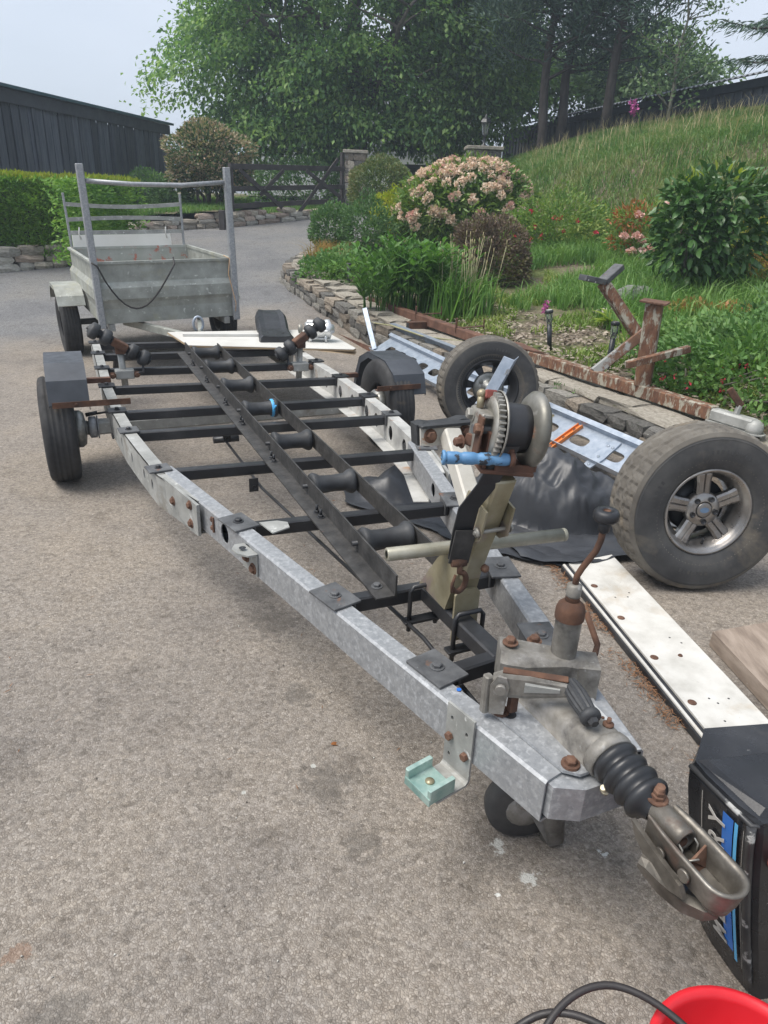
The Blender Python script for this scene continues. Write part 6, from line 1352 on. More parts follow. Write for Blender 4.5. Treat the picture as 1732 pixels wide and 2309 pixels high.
for z, sag in ((1.32, -.025), (1.18, .015), (1.06, 0)):
    mb = MB(); pts_ = [V(lerp(-bw_+.03, bw_-.03, i/6), bl2+.02, z+sag*math.sin(math.pi*i/6)) for i in range(7)]; mb.sweep(pts_, [(-.012, -.018), (.012, -.018), (.012, .018), (-.012, .018)]); up_('rear_bar', mb, 'galv_old')
mb = MB(); mb.box((-.06, bl2+.0, .975), (bw_*2-.2, .012, .13)); up_('light_board', mb, 'sign_white')
for x in (-.46, .38):
    mb = MB(); mb.tube([(x, bl2-.012, 1.0), (x-.01, bl2+.0, 1.05), (x, bl2+.0, 1.11)], .007, 5); up_('cable_tie', mb, 'cream')
simple_wheel_parent = ut
def uwheel(sg):
    c = Vector((sg*.745, 1.0, .285)); mb = tyre_mesh(.285, .165, .165, 64, (4, 7, 11, 14), .006); mb.xf(Matrix.Translation(c)); w = up_('wheel', mb, 'tyre')
    mb = MB(); mb.lathe([(.168, -.06), (.155, -.055), (.15, .02), (.12, .04), (.07, .025), (.05, .05), (.001, .055)], c, (sg, 0, 0), 26); up_('rim', mb, 'coupling', w)
uwheel(-1); uwheel(1)
for sg in (-1, 1):
    mb = MB(); P = [(.66, .5), (.7, .58), (.82, .655), (1.18, .655), (1.3, .58), (1.34, .5)]; x0, x1 = sg*.61, sg*.84
    a = [V(x0, t, z) for t, z in P]; b = [V(x1, t, z) for t, z in P]; ia = [p+V(0, (1-p.y)*.02, -.006) for p in a]; ib = [p+V(0, (1-p.y)*.02, -.006) for p in b]
    mb.loft([a+ia[::-1], b+ib[::-1]]); mb.loft([[p for p in b]+[p-V(0, 0, .035) for p in b[::-1]], [p+V(sg*.004, 0, 0) for p in b]+[p+V(sg*.004, 0, -.035) for p in b[::-1]]]); up_('mudguard', mb, 'galv_tub')
mb = MB(); mb.beam((-.72, 1.0, .3), (.72, 1.0, .3), .05, .05); up_('axle_beam', mb, 'black')
for x in (-.5, .5):
    mb = MB(); mb.beam((x, -.0, .395), (x, bl2, .395), .05, .06); up_('chassis_rail', mb, 'galv_old')
for sg in (-1, 1):
    mb = MB(); mb.beam((sg*.34, .35, .385), (sg*.03+.05, -.66, .385), .045, .06); up_('drawbar', mb, 'galv_tub')
mb = MB(); mb.beam((.05, -.58, .385), (.05, -.72, .39), .06, .06); mb.lathe([(.02, -.03), (.045, -.03), (.05, .0), (.04, .03), (.01, .045)], (.05, -.79, .4), (0, 0, 1), 16, caps=True); mb.beam((.05, -.7, .4), (.05, -.79, .405), .05, .05, ch=.012); up_('coupling', mb, 'rust_bolt')
mb = MB(); mb.tube([V(.1+.04*math.cos(a), -.52, .47+.06*math.sin(a)) for a in [R(d) for d in range(-60, 241, 25)]], .011, 7); up_('drawbar_eye', mb, 'galv_new')
for x in (-.56, .55):
    mb = MB(); mb.tube([(x, -.03, .42), (x, -.035, .385), (x+.015, -.035, .37), (x+.03, -.035, .385)], .006, 6); up_('rope_hook', mb, 'black')
RU = ut.matrix_basis if False else Matrix.Translation(ut.location) @ Matrix.Rotation(R(29.5), 4, 'Z') @ Matrix.Rotation(R(-1.6), 4, 'Y')
def uw(x, t, z): return RU @ Vector((x, t, z))
hc = [uw(-.6, -.06, .93)]+[uw(-.56+.62*i/14, -.07, .9-.33*math.sin(math.pi*(i/14)**.85)*1.05) for i in range(15)]+[uw(.065, -.02, .95)]
single('black_cable', MB().tube(hc, .007, 7), M['hose'], 'black cable looped across the front panel of the small box trailer', 'cable')
st_ = [uw(.5, -.03, .955), uw(.54, -.07, .93), uw(.52, -.075, .8), uw(.55, -.075, .65), uw(.57, -.075, .55), uw(.56, -.075, .48)]
single('orange_string', MB().tube(st_, .0035, 5), M['string'], 'pale orange string dangling from the right ladder post', 'string')
pl_ = single('cable_plug', MB().tube([uw(-.55, -.05, .42), uw(-.55, -.08, .3), uw(-.52, -.1, .2), uw(-.54, -.13, .06)], [.005, .005, .02, .026], 8), M['hose'], 'black plug hanging below the left ladder post', 'plug')

# ------------------------------------------------------------------ loose wheels
def loose_wheel(name, label, c, nrm, Rr, w, rim, alloy):
    nrm = Vector(nrm).normalized(); th = thing(name, label, 'wheel', c)
    x = nrm; z = (V(0, 0, 1)-x*x.z).normalized(); y = z.cross(x); RM = Matrix((x, y, z)).transposed().to_4x4()
    mb = tyre_mesh(Rr, w, rim, 170, (4, 8, 10, 14), .009, 4, .0035); mb.sm = [False]*len(mb.f); mb.xf(RM); t = obj('tyre', mb, M['tyre_dusty'], th)
    for sg in (1, -1):
        mb = MB(); prof = [(rim+.002, w*.372*sg), (rim+.016, w*.41*sg), (rim+(Rr-rim)*.32, w*.492*sg), (rim+(Rr-rim)*.56, w*.506*sg), (Rr-.03, w*.483*sg)]
        prof2 = []
        for i, (r, h) in enumerate(prof): prof2.append((r, h))
        mb.lathe([(r, h) for r, h in prof2], (0, 0, 0), nrm, 90); mb.lathe([(Rr-.034, w*.484*sg), (Rr-.037, w*.493*sg), (Rr-.041, w*.49*sg)], (0, 0, 0), nrm, 90); obj('sidewall', mb, M['sidewall'], t)
    def q(u, v, k): return (RM @ Vector((k, u, v)))
    rm_r = rim+(Rr-rim)*.5; mb = MB()
    for a0, cnt, step in ((250, 7, 4.2), (62, 9, 4.6), (150, 5, 4.4)):
        for k in range(cnt):
            aa = R(a0+k*step); dr = (math.cos(aa), math.sin(aa)); tg = (-dr[1], dr[0]); hw = .004 if k % 3 else .0055
            c4 = [(dr[0]*(rm_r+r_)+tg[0]*t_, dr[1]*(rm_r+r_)+tg[1]*t_) for r_, t_ in ((-.008, -hw), (.008, -hw), (.008, hw), (-.008, hw))]
            mb.loft([[q(u, v, w*.5) for u, v in c4], [q(u*.999, v*.999, w*.5075) for u, v in c4]])
    obj('moulded_marks', mb, M['sidewall'], t, None, 'stuff')
    mb = MB(); lip = w*.4
    mb.lathe([(rim-.004, -lip), (rim+.008, -lip+.004), (rim-.01, -lip+.02), (rim-.03, -w*.2), (rim-.035, w*.15), (rim-.014, lip-.03), (rim-.006, lip-.01), (rim+.01, lip-.004), (rim+.012, lip+.004), (rim+.004, lip+.006), (rim-.002, lip)], (0, 0, 0), nrm, 60)
    if alloy:
        ri = obj('rim', mb, M['alloy'], th)
        for k in range(5):
            a = math.pi/2+.12+k*2*math.pi/5; d = (math.cos(a), math.sin(a)); s = (-d[1], d[0]); rings = []
            for r, wd, h, tk in ((.036, .03, w*.2, .03), (.075, .03, w*.22, .03), (.12, .03, w*.23, .028), (rim-.022, .036, w*.25, .025), (rim-.006, .044, w*.24, .025)):
                rings.append([q(d[0]*r+s[0]*u, d[1]*r+s[1]*u, k_) for u, k_ in ((-wd, h-tk), (wd, h-tk), (wd, h-.006), (wd*.7, h), (wd*.12, h), (0, h-.006), (-wd*.12, h), (-wd*.7, h), (-wd, h-.006))])
            mb = MB(); mb.loft(rings); obj('spoke', mb, M['alloy'], ri)
        mb = MB(); mb.lathe([(.001, w*.05), (.07, w*.05), (.076, w*.1), (.076, w*.2), (.068, w*.235), (.04, w*.25), (.036, w*.25)], (0, 0, 0), nrm, 40); hb = obj('hub', mb, M['alloy'], ri)
        for k in range(5):
            a = math.pi/2+.12+.63+k*2*math.pi/5; o_ = q(math.cos(a)*.052, math.sin(a)*.052, w*.235); mb = MB(); mb.lathe([(.012, .006), (.012, .009), (.0095, .009), (.0095, .007), (.001, .007)], o_, nrm, 16); obj('lug_hole', mb, M['black'], hb)
        mb = MB(); mb.lathe([(.032, w*.24), (.032, w*.268), (.028, w*.275), (.001, w*.276)], (0, 0, 0), nrm, 30); cp_ = obj('centre_cap', mb, M['alloy'], hb)
        mb = MB(); mb.add([q(.019*math.cos(t)*1.05, .012*math.sin(t), w*.2765) for t in [2*math.pi*i/24 for i in range(24)]], [tuple(range(24))]); obj('blue_badge', mb, M['badge'], cp_)
        mb = MB(); mb.tube([q(.02, -rim+.025, w*.22), q(.015, -rim+.05, w*.3)], [.006, .004], 7); obj('valve', mb, M['plastic'], ri)
        mb = MB(); mb.lathe([(.12, -w*.28), (.12, -w*.02), (.05, 0), (.03, -.0)], (0, 0, 0), nrm, 28); obj('brake_drum', mb, M['hubdark'], th)
    else:
        ri = obj('rim', mb, M['hubdark'], th)
        mb = MB(); n = 7
        r0, r1 = .105, rim-.012
        mb.lathe([(.03, w*.1), (.1, w*.12), (r0, w*.1)], (0, 0, 0), nrm, 42)
        for k in range(n):
            a0 = 2*math.pi*k/n-.19+.3; a1 = a0+.38; A_ = [a0+(a1-a0)*i/4 for i in range(5)]
            mb.loft([[q(math.cos(a)*r0*.95, math.sin(a)*r0*.95, w*.12) for a in A_]+[q(math.cos(a)*r0*.95, math.sin(a)*r0*.95, w*.09) for a in A_[::-1]], [q(math.cos(a)*r1, math.sin(a)*r1, w*.04) for a in A_]+[q(math.cos(a)*r1, math.sin(a)*r1, w*.0) for a in A_[::-1]]])
        obj('wheel_disc', mb, M['hubdark'], ri)
        mb = MB(); mb.lathe([(.1, w*.09), (.108, w*.16), (.1, w*.22), (.075, w*.25), (.06, w*.25), (.055, w*.3), (.035, w*.36), (.03, w*.42), (.001, w*.42)], (0, 0, 0), nrm, 32); hb = obj('hub', mb, M['hubzinc'], ri)
        for k in range(5):
            a = k*1.2566; mb = MB(); mb.bolt(q(math.cos(a)*.068, math.sin(a)*.068, w*.245), nrm, .011, .014); obj('wheel_nut', mb, M['hubzinc'], hb)
    return th
loose_wheel('wheel_assembly', 'dusty off road tyre on five spoke alloy wheel standing on the driveway', (1.332, 2.80, .347), (.1, -1, .1), .352, .235, .176, True)
loose_wheel('wheel_assembly', 'worn tyre on black steel wheel with hub standing against the stone wall', (.665, 4.78, .338), (.1, -1, .1), .342, .21, .185, False)
hb_ = thing('folded_bracket', 'bright plated folded steel bracket leaning on the steel wheel hub', 'bracket', (.70, 4.55, .42))
mb = MB(); a, b = V(-.075, -.02, -.1), V(.055, .02, .17); mb.loft([[a+V(-.03, 0, .0), a+V(.035, -.02, -.02), a+V(.07, .03, -.0), a+V(.068, .034, 0), a+V(.034, -.014, -.015), a+V(-.03, .005, .004)], [b+V(-.03, 0, .0), b+V(.035, -.02, -.02), b+V(.07, .03, -.0), b+V(.068, .034, 0), b+V(.034, -.014, -.015), b+V(-.03, .005, .004)]]); obj('channel', mb, M['galv_new'], hb_)
mb = MB(); mb.add([V(.03, -.026, .06), V(.06, -.0, .065), V(.075, .004, .1), V(.045, -.022, .098)], [(0, 1, 2, 3)]); obj('sticker', mb, M['silver'], hb_)

# ------------------------------------------------------------------ dismantled galvanised chassis along the wall
gcs = thing('galvanised_chassis', 'long bright galvanised chassis member with oval slots leaning along the stone wall', 'chassis', (.5, 5.4, 0)); OG = gcs.location
def gpart(name, mb, m, parent=gcs, label=None): return obj(name, mb, M[m], parent, label)
segs = [((-.20, 7.05, .09), (.37, 5.72, .09)), ((.37, 5.72, .09), (1.5, 3.62, .05))]
for si, (a, b) in enumerate(segs):
    a, b = Vector(a)-OG, Vector(b)-OG; d = (b-a).normalized(); side = Vector((-d.y, d.x, 0)).normalized(); vv = (side*.86+V(0, 0, .5)).normalized(); nn = d.cross(vv).normalized(); nn = nn if nn.z > 0 else -nn; L = (b-a).length; Hh = .235
    holes = []
    s = .26 if si == 0 else .12
    while s < L-.12:
        holes.append((s, Hh*.5, .075, .042, 3.2)); s += .24 if si == 0 else .3
    mb = MB(); mb.holed(L, Hh, holes, .005, lambda u, v, w: a+d*u+vv*v+nn*w)
    for v0, k in ((0, 1), (Hh, 1)):
        p = [a+vv*v0, a+vv*v0+nn*.045*(1 if v0 == 0 else 1), a+vv*(v0+.005)+nn*.045, a+vv*(v0+.005)]; mb.loft([p, [q+d*L for q in p]])
    p = [a+vv*Hh+nn*.045, a+vv*(Hh+.035)+nn*.05, a+vv*(Hh+.035)+nn*.045, a+vv*Hh+nn*.04]; mb.loft([p, [q+d*L for q in p]])
    gpart('slotted_rail', mb, 'galv_new')
    if si == 1:
        for u in (.55, 1.25):
            mb = MB(); mb.bolt(a+d*u+vv*(Hh*.87)+nn*.005, nn, .011, .012); mb.tube([a+d*u+vv*(Hh*.87)+nn*.01, a+d*u+vv*(Hh*.87)+nn*.035], .004, 6); gpart('bolt', mb, 'zinc')
        Ma = (a, d, vv, nn)
a, d, vv, nn = Ma
# second web behind the left section with square cut-outs
a2, b2 = V(.02, 7.35, .13)-OG, V(.98, 5.6, .1)-OG; d2 = (b2-a2).normalized(); L2 = (b2-a2).length
mb = MB(); mb.holed(L2, .19, [(L2*f, .09, .07, .055, 5) for f in (.28, .42, .56, .7)], .006, lambda u, v, w: a2+d2*u+V(0, 0, v)+V(.9, .48, 0)*w)
p = [a2+V(0, 0, .19), a2+V(-.045, -.02, .19), a2+V(-.045, -.02, .196), a2+V(.01, .005, .196)]; mb.loft([p, [q+d2*L2 for q in p]]); gpart('slotted_rail', mb, 'galv_new')
mb = MB(); mb.beam(a2+V(-.18, -.32, -.02), a2+V(-.30, -.05, .33), .05, .05, up=(0, -1, .2)); gpart('upright_arm', mb, 'galv_new')
mb = MB(); mb.beam(a2+V(-.17, -.36, -.03), a2+V(-.05, -.3, .02), .03, .03); gpart('brace', mb, 'galv_new')
mb = MB(); c = a+d*1.86+vv*.06+nn*.006; mb.loft([[c+d*u+vv*v+nn*w for u, v in ((-.03, -.1), (.03, -.1), (.045, 0), (.03, .16), (-.03, .16), (-.045, .0))] for w in (0, .012)])
for u, v in ((0, -.08), (-.02, .1), (.02, .1), (.0, .0)): mb.lathe([(.0, .013), (.01, .013), (.01, .016), (.0, .017)], c+d*u+vv*v, nn, 10)
gpart('end_plate', mb, 'galv_new')
ob = thing('orange_bracket', 'small orange painted channel bracket bolted across the slotted chassis member', 'bracket', OG+a+d*1.52+vv*.12+nn*.008)
mb = MB(); e = (vv*.97+d*.05).normalized(); f = d; L = .17
mb.loft([[e*(-L)+f*u+nn*w for u, w in ((-.022, 0), (.022, 0), (.022, .022), (.017, .022), (.017, .005), (-.017, .005), (-.017, .022), (-.022, .022))], [e*(.1)+f*u+nn*w for u, w in ((-.022, 0), (.022, 0), (.022, .022), (.017, .022), (.017, .005), (-.017, .005), (-.017, .022), (-.022, .022))]]); obj('channel', mb, M['orange'], ob)
for k in (.05, -.04):
    mb = MB(); mb.bolt(e*k+nn*.005, nn, .009, .01); obj('bolt', mb, M['rust_bolt'], ob)
mb = MB(); mb.box(e*(-.16)+nn*.0, (.05, .04, .04), Matrix((f, e, nn)).transposed()); obj('rubber_end', mb, M['rust_beam'], ob)
sb = thing('hinged_tab', 'small bright galvanised angle tab lying beside the black sheet', 'tab', (1.0, 3.78, .015))
mb = MB(); mb.box((0, 0, .004), (.08, .05, .006)); mb.prism([(-.025, 0), (.025, 0), (.025, .05), (.015, .065), (-.015, .065), (-.025, .05)], (.04, -.0, .0), (.5, .86, 0), (0, 0, 1), .006); obj('angle', mb, M['galv_new'], sb)
mb = MB(); mb.lathe([(.0, 0), (.007, 0)], (.042, -.004, .045), (.86, -.5, 0), 10); obj('hole', mb, M['black'], sb)
gr = single('galvanised_channel', MB().beam((1.02, 3.62, .06), (2.3, 2.96, .06), .12, .1, ch=.008), M['galv_new'], 'pale galvanised box channel on the ground behind the alloy wheel', 'channel')
for k, off in enumerate((0, .03)):
    single('steel_rod', MB().tube([(.78+off, 4.25-off, .02), (1.05+off, 3.86-off, .02), (1.35+off, 3.42-off, .02)], .006, 6), M['black'], ['thin black rod lying nearer the black sheet', 'thin black rod lying nearer the slotted chassis'][k], 'rod', 'rods beside the chassis')
# rusty angle irons on the ground near the wall
for k, (a_, b_) in enumerate((((-.78, 8.35, .03), (.02, 6.95, .03)), ((-.66, 8.5, .05), (-.3, 7.75, .06)))):
    mb = MB(); a_, b_ = Vector(a_), Vector(b_); d_ = (b_-a_).normalized(); s_ = Vector((-d_.y, d_.x, 0)); w = .075-.025*k
    P = [(0, 0), (w, 0), (w, .006), (.006, .006), (.006, w), (0, w)]; r0 = [a_+s_*u+V(0, 0, v-.03) for u, v in P]; mb.loft([r0, [p+(b_-a_) for p in r0]])
    if k: mb.beam(a_+d_*.5+V(0, 0, 0), a_+d_*.75+s_*.25, .03, .02)
    single('rusty_angle_iron', mb, M['rust_beam'], ['longest rusty angle iron lying on the drive by the wall', 'short rusty angle iron with a side arm propped by the wall'][k], 'angle iron', 'rusty angle irons by the wall')
cb2 = single('loose_cable', MB().tube([(-.62, 8.75, .3), (-.42, 8.2, .27), (-.2, 7.6, .28), (.0, 7.1, .34), (.3, 6.75, .31), (.62, 6.72, .29), (.95, 6.75, .3)], .008, 6), M['stem'], 'thin pale cable trailing along the wall to the chassis', 'cable')
cl2 = thing('wall_clamp', 'small grey metal clamp resting on the edge of the stone wall', 'clamp', (-.66, 8.82, .29)); mb = MB(); mb.box((0, 0, .02), (.06, .05, .05), None, .008); mb.tube([(0, 0, .03), (.02, .02, .075)], .012, 7); mb.tube([(0, 0, .0), (-.03, -.03, -.06)], .014, 7); obj('body', mb, M['galv_old'], cl2)
mb = MB(); mb.tube([(0, 0, .07), (.12, .1, .06), (.3, .15, .05), (.5, .3, .06)], .005, 5); obj('wire', mb, M['hose'], cl2)

# ------------------------------------------------------------------ black sheet heaped over something
tpn = thing('black_sheet', 'crumpled black plastic sheet heaped beside the alloy wheel', 'plastic sheet', (.72, 3.32, 0))
na, nr = 150, 44; vs, fs = [], []
outl = [(0, .44), (15, .42), (40, .56), (62, .62), (85, .52), (110, .42), (135, .62), (150, .98), (160, 1.02), (172, .92), (185, .62), (205, .5), (225, .46), (250, .44), (270, .47), (285, .52), (300, .5), (315, .52), (330, .46), (345, .42), (360, .44)]
def rad(a):
    a = a % 360
    for (a0, r0), (a1, r1) in zip(outl[:-1], outl[1:]):
        if a <= a1: return lerp(r0, r1, ss(a0, a1, a))
def th_(x, y):
    z = 0
    for cx, cy, rx, ry, h, rot in ((.12, .1, .38, .27, .27, -.5), (.32, .02, .2, .2, .17, .0), (-.08, .2, .25, .2, .15, .3), (-.55, .3, .34, .13, .11, .3), (-.3, .05, .18, .1, .05, .4)):
        dx, dy = x-cx, y-cy; u, v = dx*math.cos(rot)+dy*math.sin(rot), -dx*math.sin(rot)+dy*math.cos(rot); q = (u/rx)**2+(v/ry)**2
        z = max(z, h*max(0, 1-q)**.75 if q < 1 else 0)+(.0)
    return z
for j in range(nr+1):
    for i in range(na):
        a = 360*i/na; r = rad(a)*(j/nr); r *= 1+.04*mnoise.noise((math.cos(R(a))*4, math.sin(R(a))*4, 2))*(j/nr)
        x, y = r*math.cos(R(a)), r*math.sin(R(a)); z = th_(x, y)
        n1 = 1-abs(mnoise.noise((x*4.2+3, y*4.2, .3)))*2; n2 = 1-abs(mnoise.noise((x*9+1, y*9-4, 1.7)))*2; n3 = 1-abs(mnoise.noise((x*20, y*20, 5)))*2
        k = min(1, z*9+.12); wr = (n1*.032+n2*.02+n3*.009)*k
        vd = mnoise.voronoi(Vector((x*3.6+.9*mnoise.noise((x*5, y*5, 0)), y*3.6, z*3)))[0]; wr += (vd[0]*.11-.03)*k*min(1, z*8+.2)*(1 if x > -.2 else .4)+.03*(vd[1]-vd[0])*k
        if x < -.25: wr += .022*math.sin(x*9+y*46+3*mnoise.noise((x*4, y*4, 0)))*k
        vs.append((x, y, max(.006, z+wr+.012)+.004*n3))
for j in range(nr):
    for i in range(na):
        a = j*na+i; b = j*na+(i+1) % na; fs.append((a, b, b+na, a+na))
mb = MB(); mb.add(vs, fs, True); obj('sheet', mb, M['tarp'], tpn)
sf2 = thing('flat_black_sheet', 'flat black plastic sheet end lying between the white plank and the alloy wheel', 'plastic sheet', (.82, 3.0, 0))
mb = MB(); nx, ny = 34, 26; vs = []; pl4 = [(-.3, .22), (.42, .2), (.38, -.02), (.03, -.22)]
for j in range(ny+1):
    for i in range(nx+1):
        u, v = i/nx, j/ny; x = lerp(lerp(pl4[3][0]-.22, pl4[2][0], u), lerp(pl4[0][0], pl4[1][0], u), v); y = lerp(lerp(pl4[3][1]+.1, pl4[2][1], u)-.13*math.sin(math.pi*u)*(1-u*.3), lerp(pl4[0][1], pl4[1][1], u), v)
        z = .022+.012*mnoise.noise((x*7, y*7, 3))+.012*(1-abs(mnoise.noise((x*6, y*9, 8)))*2)+.01*math.sin(v*9+u*3)
        vs.append((x+.02*mnoise.noise((u*6, v*6, 1)), y+.02*mnoise.noise((u*6, v*6, 4)), max(.006, z)))
mb.add(vs, [(j*(nx+1)+i, j*(nx+1)+i+1, (j+1)*(nx+1)+i+1, (j+1)*(nx+1)+i) for j in range(ny) for i in range(nx)], True); obj('sheet', mb, M['tarp'], sf2)

# ------------------------------------------------------------------ boards on the ground
wp_ = thing('white_plank', 'long white faced plank with rusty bolt heads and black edging on the driveway', 'plank', (1.0, 2.2, 0))
a_, b_ = V(.80, 2.83, 0)-wp_.location, V(1.03, 1.45, 0)-wp_.location
FL, FR, NL, NR = V(.80, 2.80, 0), V(1.055, 2.92, 0), V(1.03, 1.50, 0), V(1.285, 1.55, 0)
Lp = [q-wp_.location for q in (FL, FR, NR, NL)]
d_ = (Lp[3]-Lp[0]).normalized(); s_ = Vector((-d_.y, d_.x, 0)); s_ = s_ if s_.x > 0 else -s_
def wpt(u, v, z): return Lp[0].lerp(Lp[3], u)+(Lp[1]-Lp[0]).lerp(Lp[2]-Lp[3], u)*v+V(0, 0, z)
mb = MB(); n = 24; rings = []
for i in range(n+1): u = i/n; rings.append([wpt(u, .13, .006), wpt(u, 1, .006), wpt(u, 1, .036), wpt(u, .135+.006*mnoise.noise((u*30, 0, 0)), .036)])
mb.loft(rings); obj('panel', mb, M['white'], wp_)
mb = MB(); rings = [[wpt(i/n, -.0, .002), wpt(i/n, .13, .002), wpt(i/n, .13, .03), wpt(i/n, .115, .0345), wpt(i/n, .085+.012*mnoise.noise((i*2.2, 4, 0)), .0345), wpt(i/n, .07, .031), wpt(i/n, .015, .03), wpt(i/n, .0, .026)] for i in range(n+1)]; mb.loft(rings); obj('rubber_edging', mb, M['black'], wp_)
mb = MB(); rings = [[wpt(i/n, .018, .0305), wpt(i/n, .062, .0305), wpt(i/n, .058, .036), wpt(i/n, .02, .036)] for i in range(n+1)]; mb.loft(rings); obj('white_lipping', mb, M['white'], wp_)
for u in (.16, .345, .54, .725, .9):
    mb = MB(); mb.lathe([(.0, .004), (.008, .004), (.0145, .001), (.0145, 0)], wpt(u, .24, .0362), (0, 0, 1), 18); obj('bolt_head', mb, M['rust_bolt'], wp_)
mb = MB(); mb.lathe([(.0, .006), (.006, .005), (.009, 0)], wpt(.55, .62, .0362), (0, 0, 1), 8); obj('bolt_head', mb, M['rust'], wp_)
for u, v in ((.24, .42), (.25, .62), (.23, .7), (.47, .7), (.5, .8), (.72, .5), (.74, .56), (.73, .75), (.8, .45)):
    mb = MB(); mb.lathe([(.001, .0005), (.0035, .0005), (.004, .0)], wpt(u, v, .0363), (0, 0, 1), 8); obj('screw_hole', mb, M['black'], wp_)
bb = thing('brown_board', 'thick weathered brown board lying at the right edge beside the plank', 'board', (1.6, 2.0, 0))
def slab(P, z0, z1, m, name='slab', root=bb):
    Q = [Vector((x, y, 0))-root.location for x, y in P]; mb = MB(); mb.loft([[q+V(0, 0, z0) for q in Q], [q+V(0, 0, z1) for q in Q]]); return obj(name, mb, M[m], root)
slab([(1.245, 2.26), (1.31, 1.74), (2.0, 1.95), (1.95, 2.5)][::1], .004, .065, 'wood')
b2_ = thing('small_board', 'narrow pale brown board lying on top of the thick brown board', 'board', (1.6, 2.1, .066))
Q = [(1.43, 2.2), (1.48, 1.9), (1.9, 2.0), (1.85, 2.33)]; slab(Q, 0, .03, 'wood', 'slab', b2_)
# ------------------------------------------------------------------ outboard engine cowl at the right edge
eng = thing('outboard_engine', 'scratched black outboard engine cowl with blue stripe standing on its end', 'engine', (.86, 1.05, 0)); OE = eng.location
def ep(name, mb, m, parent=eng, label=None): return obj(name, mb, M[m], parent, label)
# plan section: A far left edge, B near ridge, then right side
def esec(z):
    f = z/.56; sl = .13*(1-f)**1.25
    A_ = V(.640+sl, 1.12-.0*f, z*.865); B_ = V(.70+sl*.85, .965+.005*f, z*.865)
    return A_-OE, B_-OE
zs = [0, .05, .12, .2, .3, .4, .48, .53, .555]; rings = []
for z in zs:
    A_, B_ = esec(z); k = 1-.0*z; C_ = B_+V(.05, -.006, 0); D_ = V(1.2-.12*(1-z/.56), 1.02, z*.865)-OE; E_ = V(1.2-.1*(1-z/.56), 1.3, z*.865)-OE; F_ = A_+V(.07, .1, 0)
    b_in = .006 if z > .5 else 0
    mid1 = A_.lerp(B_, .25)+V(-.006, -.001, 0); mid2 = A_.lerp(B_, .75)+V(-.006, -.001, 0)
    ctr = V(.16, .03, z); ring = [A_, mid1, mid2, B_, B_+V(.018, -.012, 0), C_, C_+V(.012, .03, 0), D_, E_, F_]
    dn = 0 if z < .5 else (.002 if z < .54 else .012)
    rings.append([V(p.x+(dn if i < 4 else 0), p.y+(dn*.6 if 2 < i < 8 else 0), p.z) for i, p in enumerate(ring)])
mb = MB(); mb.loft(rings); cw_ = ep('cowl', mb, 'engine')
topz = .555
mb = MB(); A_, B_ = esec(.55); mb.loft([[A_+V(.014, .004, .001), B_+V(.014, .01, .001), B_+V(.06, .0, .001), B_+V(.5, .048, .002), A_+V(.5, .1, .002)], [A_+V(.03, -.008, .016), B_+V(.03, .022, .016), B_+V(.07, .012, .016), B_+V(.49, .06, .018), A_+V(.49, .08, .018)]]); ep('cowl_lid', mb, 'engine', cw_)
def efp(f, z, off=.0075):      # point on the lettered face, f 0..1 from the far edge to the ridge
    A_, B_ = esec(z); n_ = V(-.95, -.3, .12).normalized(); return A_.lerp(B_, f)+n_*off
def strip(f0, f1, z0, z1, m, name, off=.009, n=10):
    mb = MB(); a = []; b = []
    for i in range(n+1): z = lerp(z0, z1, i/n); a.append(efp(f0, z, off)); b.append(efp(f1, z, off))
    mb.add(a+b, [(i, i+1, n+2+i, n+1+i) for i in range(n)]); return ep(name, mb, m, cw_)
strip(.64, .80, .1, .52, 'decal_blue', 'blue_stripe'); strip(.82, .87, .08, .52, 'decal_light', 'light_blue_stripe')
strip(.30, .31, .08, .52, 'decal_grey', 'pinstripe'); strip(.95, .955, .08, .52, 'decal_grey', 'pinstripe'); 
mb = MB()
for f, k in ((.97, .012), (.02, .01)):
    pass
mb.tube([efp(1.02, z, .004) for z in np.linspace(.04, .54, 12)], .009, 7); ep('cowl_edge', mb, 'scuff', cw_)
mb = MB(); A_, B_ = esec(.545); mb.tube([A_+V(.004, .0, -.004), B_+V(.0, .0, -.004), B_+V(.05, -.002, -.004)], .006, 6); ep('cowl_edge', mb, 'scuff', cw_)
# lettering up the face, beside the stripe
def letter(ch, zc, f, size):
    c = bpy.data.curves.new('letter', 'FONT'); c.body = ch; c.size = size; c.align_x = 'CENTER'; c.align_y = 'CENTER'; c.extrude = .0004; c.offset = .0012; c.materials.append(M['decal_grey'])
    o_ = bpy.data.objects.new('letter', c); COL.objects.link(o_); me = bpy.data.meshes.new_from_object(o_); bpy.data.objects.remove(o_)
    if not me.materials: me.materials.append(M['decal_grey'])
    o = bpy.data.objects.new('letter', me); COL.objects.link(o); o.parent = cw_
    A_, B_ = esec(zc); across = (B_-A_).normalized(); upv = (efp(f, zc+.03)-efp(f, zc-.03)).normalized(); n_ = across.cross(upv).normalized(); n_ = n_ if n_.x < 0 else -n_
    x = upv; y = n_.cross(x)
    o.matrix_local = Matrix.Translation(efp(f, zc, .0115)) @ Matrix((x, y, n_)).transposed().to_4x4() @ Matrix.Rotation(0, 4, 'Z')
for k, ch in enumerate('MERCURY'): letter(ch, .482-(6-k)*.06, .58, .058)
mb = MB(); mb.box(V(.98, .985, .3)-OE, (.3, .02, .35), None, .01); mb.lathe([(.03, 0), (.035, .02), (.035, .08)], V(.9, .975, .42)-OE, (0, -1, 0), 14, caps=True); ep('inner_block', mb, 'plastic')
rf = single('red_fitting', MB().lathe([(.012, -.02), (.02, -.018), (.022, 0), (.022, .02), (.017, .022), (.017, .05)], (.765, .958, .40), (1, .2, .1), 14, caps=True), M['redrust'], 'red oxide round fitting projecting from the outboard engine behind the coupling head', 'fitting')
